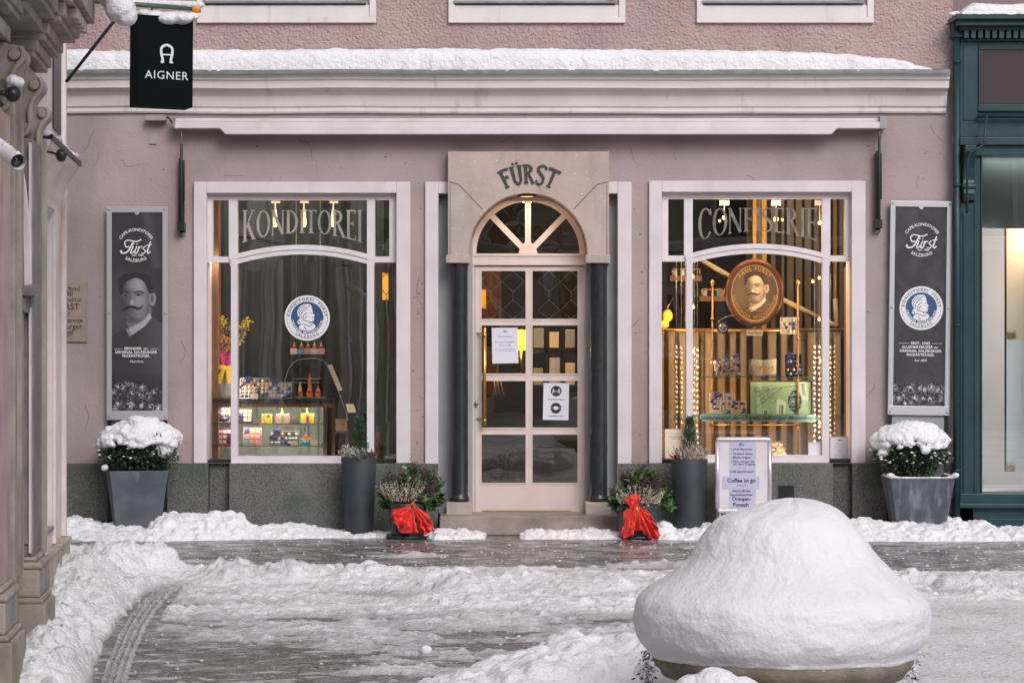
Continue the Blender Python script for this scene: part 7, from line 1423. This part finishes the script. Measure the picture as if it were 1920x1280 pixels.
for a, c_, lab in ((1334, 1352, 'cream price card below the large box of silver sweets'), (1372, 1389, 'cream price card below the small box of silver sweets')): b = MB(); b.box(X(a, .28), X(c_, .28), .28, .283, Z(775.5, .28), Z(768, .28)); b.mi = 1; b.ribbon([(X(a+3, .28), Z(771.5, .28)), (X(c_-3, .28), Z(771.5, .28))], .002, .279); tag(b.build('price_card', [m_cream, m_inkl], loc=px3(a, 775, .28)), lab, 'price card', 'price cards in the portrait window')
t = T('glass_ornament', 'clear ball ornament filled with silver sweets under the portrait', 'ornament', px3(1355, 616, .4)); b = MB(); g = random.Random(3)
for q in range(26): v = Vector((g.gauss(0, 1), g.gauss(0, 1), g.gauss(0, 1))).normalized()*.032; b.mi = g.choice([0, 0, 1]); b.ball(Vector(px3(1355, 616, .4))+v, .012, 1)
b.build('sweets', [m_foil, m_foilb], t); b = MB(); b.ball(px3(1355, 615, .4), .052, 3); b.build('globe', glass_mat('globe_glass', (.95, .95, .95), 1.6), t); b = MB(); b.tube(spline([px3(1347, 606, .4), px3(1350, 600, .4), px3(1362, 594, .4), px3(1375, 591, .4)], 4), .0035, 6); b.build('hanger', m_steel, t)
b = MB(); b.box(X(1400, .4), X(1430, .4), .4, .405, Z(629, .4), Z(619, .4)); b.mi = 1; flat_text(b, 'Paul Fürst', X(1415, .4), Z(626, .4), .03, .399, .01, slant=.2); tag(b.build('name_card', [m_cream, m_ink], loc=px3(1415, 629, .4)), 'small cream card with cursive writing under the oval portrait', 'card')
# screen with a picture of a green house and an oval sign
t = T('display_screen', 'flat screen showing a pale green house with ironwork and oval sign', 'screen', px3(1462, 778, .44)); Yq = .44; b = MB(); b.box(X(1404, Yq), X(1523, Yq), Yq, Yq+.04, Z(779, Yq), Z(713, Yq)); b.build('casing', m_black, t, bevel=.003)
def scr(u, v):
    base = np.ones(u.shape+(3,))*np.array([.23, .33, .19]); base += (u[..., None]*.12-.03)*np.array([1, 1.05, .8]); px = u*800; py = v*425
    def put(m, c): 
        nonlocal base; base = base*(1-m[..., None])+np.array(c)*m[..., None]
    put(smask(px, py, [(90, 0), (150, 0), (150, 425), (90, 425)], 5), (.30, .42, .24)); put(smask(px, py, [(350, 240), (380, 200), (470, 260), (460, 425), (350, 425)], 5), (.45, .55, .36)); put(smask(px, py, [(385, 290), (440, 300), (435, 425), (380, 425)], 4), (.12, .17, .11)); put(smask(px, py, [(400, 290), (408, 290), (406, 425), (398, 425)], 3), (.5, .55, .4))
    put(smask(px, py, [(170, 340), (235, 355), (235, 425), (170, 425)], 4), (.5, .55, .4)); put(smask(px, py, [(180, 355), (225, 365), (225, 425), (180, 425)], 4), (.10, .13, .09)); put(smask(px, py, [(640, 0), (740, 0), (760, 240), (650, 200)], 6), (.42, .5, .38)); put(smask(px, py, [(675, 20), (715, 20), (735, 190), (690, 160)], 4), (.2, .28, .2))
    for i in range(14):
        gx, gy, rr_ = 60+(i*47) % 260, 90+(i*71) % 210, 18+(i*13) % 22
        if gx > 170 and gy > 240: continue
        d = np.hypot(px-gx, py-gy); put(np.clip(1.6-np.abs(d-rr_)/2.2, 0, 1)*.9, (.03, .06, .04))
    for x0, y0, x1, y1 in ((50, 125, 420, 72), (420, 72, 730, 30), (60, 140, 60, 400), (70, 330, 420, 75)):
        t_ = np.clip(((px-x0)*(x1-x0)+(py-y0)*(y1-y0))/((x1-x0)**2+(y1-y0)**2), 0, 1); put(np.clip(1.8-np.hypot(px-x0-t_*(x1-x0), py-y0-t_*(y1-y0))/2.4, 0, 1), (.03, .06, .04))
    put(emask(px, py, 588, 245, 92, 140, .05), (.02, .05, .07)); put(emask(px, py, 588, 245, 84, 131, .04)*.5, (.03, .07, .10)); put(smask(px, py, [(575, 385), (600, 385), (600, 420), (575, 420)], 4), (.06, .12, .08)); return base
print_panel('picture', X(1407, Yq), X(1520, Yq), Z(778, Yq), Z(716, Yq), Yq-.002, 160, 88, scr, m_screen, t)
b = MB(); x = X(1490, Yq); flat_text(b, 'CAFÉ', x, Z(742, Yq), .042, Yq-.004, .01); script_logo(b, x-.002, Z(750.5, Yq), .095, Yq-.0045, 1.2); flat_text(b, 'KONDITOREI', x, Z(760, Yq), .018, Yq-.004, .01); flat_text(b, 'SALZBURG', x, Z(767, Yq), .015, Yq-.004, .01); b.build('sign_lettering', M('screen_text', (.4, .5, .4), .5, emit=(.3, .4, .3), estr=.4), t)
# strings of silver balls
ball_me = None; g = random.Random(12)
m_sb = M('silver_ball_foil', (.85, .78, .76), .22, metal=.9, bump=.002, bscale=200)
st_rows = [(1268, 651, 800, 17), (1277.5, 652, 792, 16), (1302, 653, 862, 20), (1307.5, 656, 862, 20), (1527, 650, 856, 22), (1536, 650, 860, 22), (1557.5, 651, 816, 18), (1566, 650, 812, 18)]
labs = ['outermost string of silver balls, nearest the doorway', 'second string of silver balls beside the white mullion', 'string of silver balls half hidden by the mullion', 'string of silver balls just inside the wide pane', 'string of silver balls beside the screen', 'string of silver balls beside the mullion, next to the screen', 'string of silver balls just beyond the far mullion', 'last string of silver balls beside the wooden jamb']
for (px, p0, p1, n_), lab in zip(st_rows, labs):
    Ys_ = .36; t = T('ball_string', lab, 'string of balls', px3(px, p0, Ys_), group='strings of silver balls in the portrait window'); b = MB(); b.tube([px3(px, 476, Ys_), px3(px, p1, Ys_)], .0012, 4); b.build('thread', m_steel, t)
    for q in range(n_):
        z = Z(p0+(p1-p0)*q/(n_-1), Ys_)
        if ball_me is None: b = MB(); b.ball((0, 0, 0), .0155, 2, (1, 1, .95)); o = b.build('silver_ball', m_sb, t, True); ball_me = o.data
        else: o = bpy.data.objects.new('silver_ball', ball_me); C.objects.link(o); o.parent = t
        o.location = (g.uniform(-.003, .003), 0, z-Z(p0, Ys_)); o.rotation_euler = (g.random()*6, g.random()*6, g.random()*6)
t = T('sweet_pyramid', 'heap of gold foil sweets glowing behind the coffee sign', 'sweets', px3(1465, 864, .4)); g = random.Random(9)
b = MB()
for q in range(56): 
    u = g.random(); px = 1452+g.random()*30*(1-u*.6)+(0 if u < .5 else -2); py = 862-u*34*(1 if px < 1470 else .45); b.mi = g.choice([0, 0, 1]); b.ball(px3(px, py, .42+g.random()*.12), .021, 1, (1.3, 1, .75), .25, g)
b.build('sweets', [m_goldf, m_foil], t); lamp(X(1462, .3), .28, Z(835, .3), 1.0, .03, (1, .6, .25))
t = T('window_floor_board', 'beige board forming the floor of the portrait window', 'board', px3(1420, 868, .3)); b = MB(); b.box(X(1240), X(1600), .20, .82, Z(870)-.03, Z(864)-.012); b.build('board', m_curt, t)
# amber leaded pane seen in the dark side light of the cake window, and by the door
t = T('amber_lamp', 'amber lit glass lamp behind leaded diamond in the dark side light', 'lamp', px3(722, 535, .5)); b = MB(); b.box(X(717, .5), X(728, .5), .5, .53, Z(562, .5), Z(512, .5)); b.build('shade', m_amber, t)
b = MB(); y = .45
for a, c_ in (((724, 500), (724, 512)), ((724, 512), (706, 532)), ((724, 512), (742, 532)), ((706, 532), (724, 552)), ((742, 532), (724, 552)), ((724, 552), (724, 566))): b.ribbon([(X(a[0], y), Z(a[1], y)), (X(c_[0], y), Z(c_[1], y))], .008, y)
b.build('lead_frame', m_black, t)
t = T('table_lamp', 'amber table lamp glowing behind the upper door pane', 'lamp', px3(975, 640, 1.2)); b = MB(); c_ = px3(977, 640, 1.2); b.lathe([(.05, .10), (.09, -.08)], c_, 20); b.lathe([(.048, .10), (0, .11)], c_, 20); b.build('shade', M('amber_shade', (.9, .45, .05), .5, emit=(1, .5, .05), estr=2.4), t); b = MB(); b.tube([(c_[0], c_[1], c_[2]-.08), (c_[0], c_[1], c_[2]-.3)], .012, 8); b.build('stand', m_brass, t); lamp(c_[0], 1.2, c_[2]-.12, 5, .05, (1, .55, .15))
t = T('amber_light', 'narrow amber lit panel behind the leaded light of the door', 'lamp', px3(909, 580, .6)); b = MB(); b.box(X(903, .6), X(911, .6), .6, .62, Z(578, .6), Z(543, .6)); b.build('shade', m_amber, t); b = MB(); b.box(X(900, .64), X(940, .64), .64, .66, Z(597, .64), Z(508, .64)); b.build('backing', m_wood, t)
t = T('interior_shelf', 'dark shelf unit with pale boxes seen through the door', 'shelf', px3(1040, 700, 1.6)); b = MB(); y = 1.6
for a, c_, d, e in ((995, 1105, 655, 662), (995, 1105, 725, 734), (1023, 1027, 600, 730), (1052, 1056, 600, 730), (1082, 1086, 600, 730)): b.box(X(a, y), X(c_, y), y, y+.2, Z(e, y), Z(d, y))
b.build('frame', m_black, t); g = random.Random(2)
for i, (a, c_, d, e) in enumerate(((1000, 1020, 615, 652), (1030, 1048, 622, 652), (1060, 1078, 618, 652), (1030, 1050, 670, 722), (1060, 1078, 680, 722), (1000, 1018, 690, 722))): o = thingbox('shelf_box', ['pale grey box on the upper tier behind the notice-free pane', 'cream box on the upper tier of the dark shelf unit', 'silver box on the upper tier of the dark shelf unit', 'tall lilac box on the lower tier of the dark shelf unit', 'cream box on the lower tier of the dark shelf unit', 'short grey box on the lower tier of the dark shelf unit'][i], 'box', a, c_, d, e, 1.62, .12, [m_grey, m_cream, m_alu, m_lilac, m_cream, m_grey][i])
t = T('menu_rack', 'tan card rack leaning inside the door beside the brass handle', 'rack', px3(930, 740, .9)); b = MB(); b.box(X(908, .9), X(934, .9), .9, 1.0, Z(740, .9), Z(650, .9)); b.build('board', m_wood, t)
for i in range(3): b = MB(); b.tube([px3(925+i*6, 708, .85), px3(931+i*7, 744, .85)], .005, 5); b.build('slat', m_cream, t)

# ------------------------------------------------------------------ the other side of the street, behind the camera: only met in reflections
m_op = M('grey_green_render', (.30, .34, .35), .9, (.20, .23, .24), .8); m_op2 = M('ochre_render', (.36, .37, .36), .9, (.22, .24, .25), .8); m_win = M('dark_window_pane', (.015, .018, .02), .1)
def house(x0, x1, y, h, mat, label, nwin, arch):
    t = T('opposite_house', label, 'building', ((x0+x1)/2, y, 0)); b = MB(); b.box(x0, x1, y-6, y, 0, h); b.build('wall', mat, t)
    n = nwin; wd = (x1-x0)/n
    for f in range(1, 4):
        for i in range(n):
            cx = x0+wd*(i+.5); z = f*3.6+.6; b = MB(); b.box(cx-.62, cx+.62, y, y+.07, z-.12, z+2.0); w__ = b.build('window', m_trim, t); b = MB(); b.box(cx-.5, cx+.5, y+.071, y+.09, z, z+1.9); b.build('pane', m_win, w__); b = MB(); b.box(cx-.7, cx+.7, y, y+.28, z-.2, z-.12); b.build('sill', m_lead, w__)
    for i in range(arch): cx = x0+(x1-x0)*(i+.5)/arch; b = MB(); b.box(cx-1.15, cx+1.15, y, y+.08, .0, 3.1); o_ = b.build('shop_opening', m_white, t); b = MB(); b.box(cx-.98, cx-.08, y+.081, y+.10, .5, 2.9); b.box(cx+.08, cx+.98, y+.081, y+.10, .5, 2.9); b.build('pane', m_win, o_)
    b = MB(); b.box(x0-.1, x1+.1, y, y+.5, 3.95, 4.1); b.build('ledge', m_cornice, t)
    for i in range(int((x1-x0)/1.6)):
        if i % 2: b = MB(); b.box(x0+i*1.6, x0+i*1.6+.35, y, y+.2, .0, 3.94); b.build('pilaster', m_white, t)
    b = MB(); b.box(x0-.1, x1+.1, y+.01, y+.55, 4.101, 4.25); tag(b.build('ledge_snow', m_snow, loc=((x0+x1)/2, y, 4.1), bevel=.05), 'snow on the ledge of the '+label, 'snow')
house(-20, -4.5, -37, 12, m_op, 'grey green house across the street', 5, 3); house(-4.45, 7, -38, 13.5, m_op2, 'ochre house across the street', 4, 2); house(7.05, 22, -36.5, 11, m_op, 'pale grey house across the street with three shop openings', 5, 3)

# bare tree and a snowed-in car on the far side, met only as reflections in the panes
t = T('bare_tree', 'bare street tree dusted with snow across the street', 'tree', (1.8, -31, 0)); b = MB(); tw_ = MB(); g = random.Random(11)
def limb(p, d, L, r, lv):
    q = [p]; 
    for i in range(4): d = (d+Vector((g.gauss(0, .14), g.gauss(0, .14), .05))).normalized(); q.append(q[-1]+d*L/4)
    (b if lv < 2 else tw_).tube(q, [r*(1-.12*i) for i in range(5)], 6, False)
    if lv < 5:
        for k in range(3 if lv else 4): limb(q[-1-(k % 2)], (d+Vector((g.gauss(0, .6), g.gauss(0, .6), g.uniform(0, .3)))).normalized(), L*.72, r*.55, lv+1)
limb(Vector((1.8, -31, 0)), Vector((0, 0, 1)), 2.8, .17, 0); b.build('trunk', m_woodd, t); tw_.build('crown', M('snow_dusted_twig', (.30, .28, .27), .8), t)
def car(x, y, label, col):
    t = T('parked_car', label, 'car', (x, y, 0)); pr = [(-2.1, .35), (-2.15, .7), (-1.9, .85), (-1.2, .95), (-.7, 1.38), (.6, 1.42), (1.35, .98), (2.0, .88), (2.15, .6), (2.1, .35)]
    b = MB(); b.prism([(x+a, z) for a, z in pr], y-.85, y+.85); b.build('body', M('car_paint_'+col[0], col[1], .3, coat=.6), t, bevel=.08)
    b = MB(); b.prism([(x-.98, 1.0), (x-.62, 1.32), (x+.52, 1.35), (x+1.1, 1.02)], y+.845, y+.862); b.build('side_window', m_win, t)
    for a in (-1.35, 1.35): b = MB(); b.lathe([(0, -.1), (.2, -.1), (.32, -.08), (.33, .08), (.2, .1), (0, .1)], (x+a, y+.8, .33), 24, axis='y'); b.build('wheel', m_black, t)
    tag(snow_clump('car_snow', [(x+k*.22, y, 1.42-.05*abs(k)**1.3*.5, .2, 1.3, 3.6, .5) for k in range(-4, 4)], .03, 'snow cover on the roof of the '+label, loc=(x, y, 1.4), disp=.04))
car(-4.2, -27.5, 'dark blue car parked across the street', ('blue', (.02, .04, .10))); car(3.6, -28, 'red car parked across the street', ('red', (.3, .02, .02)))
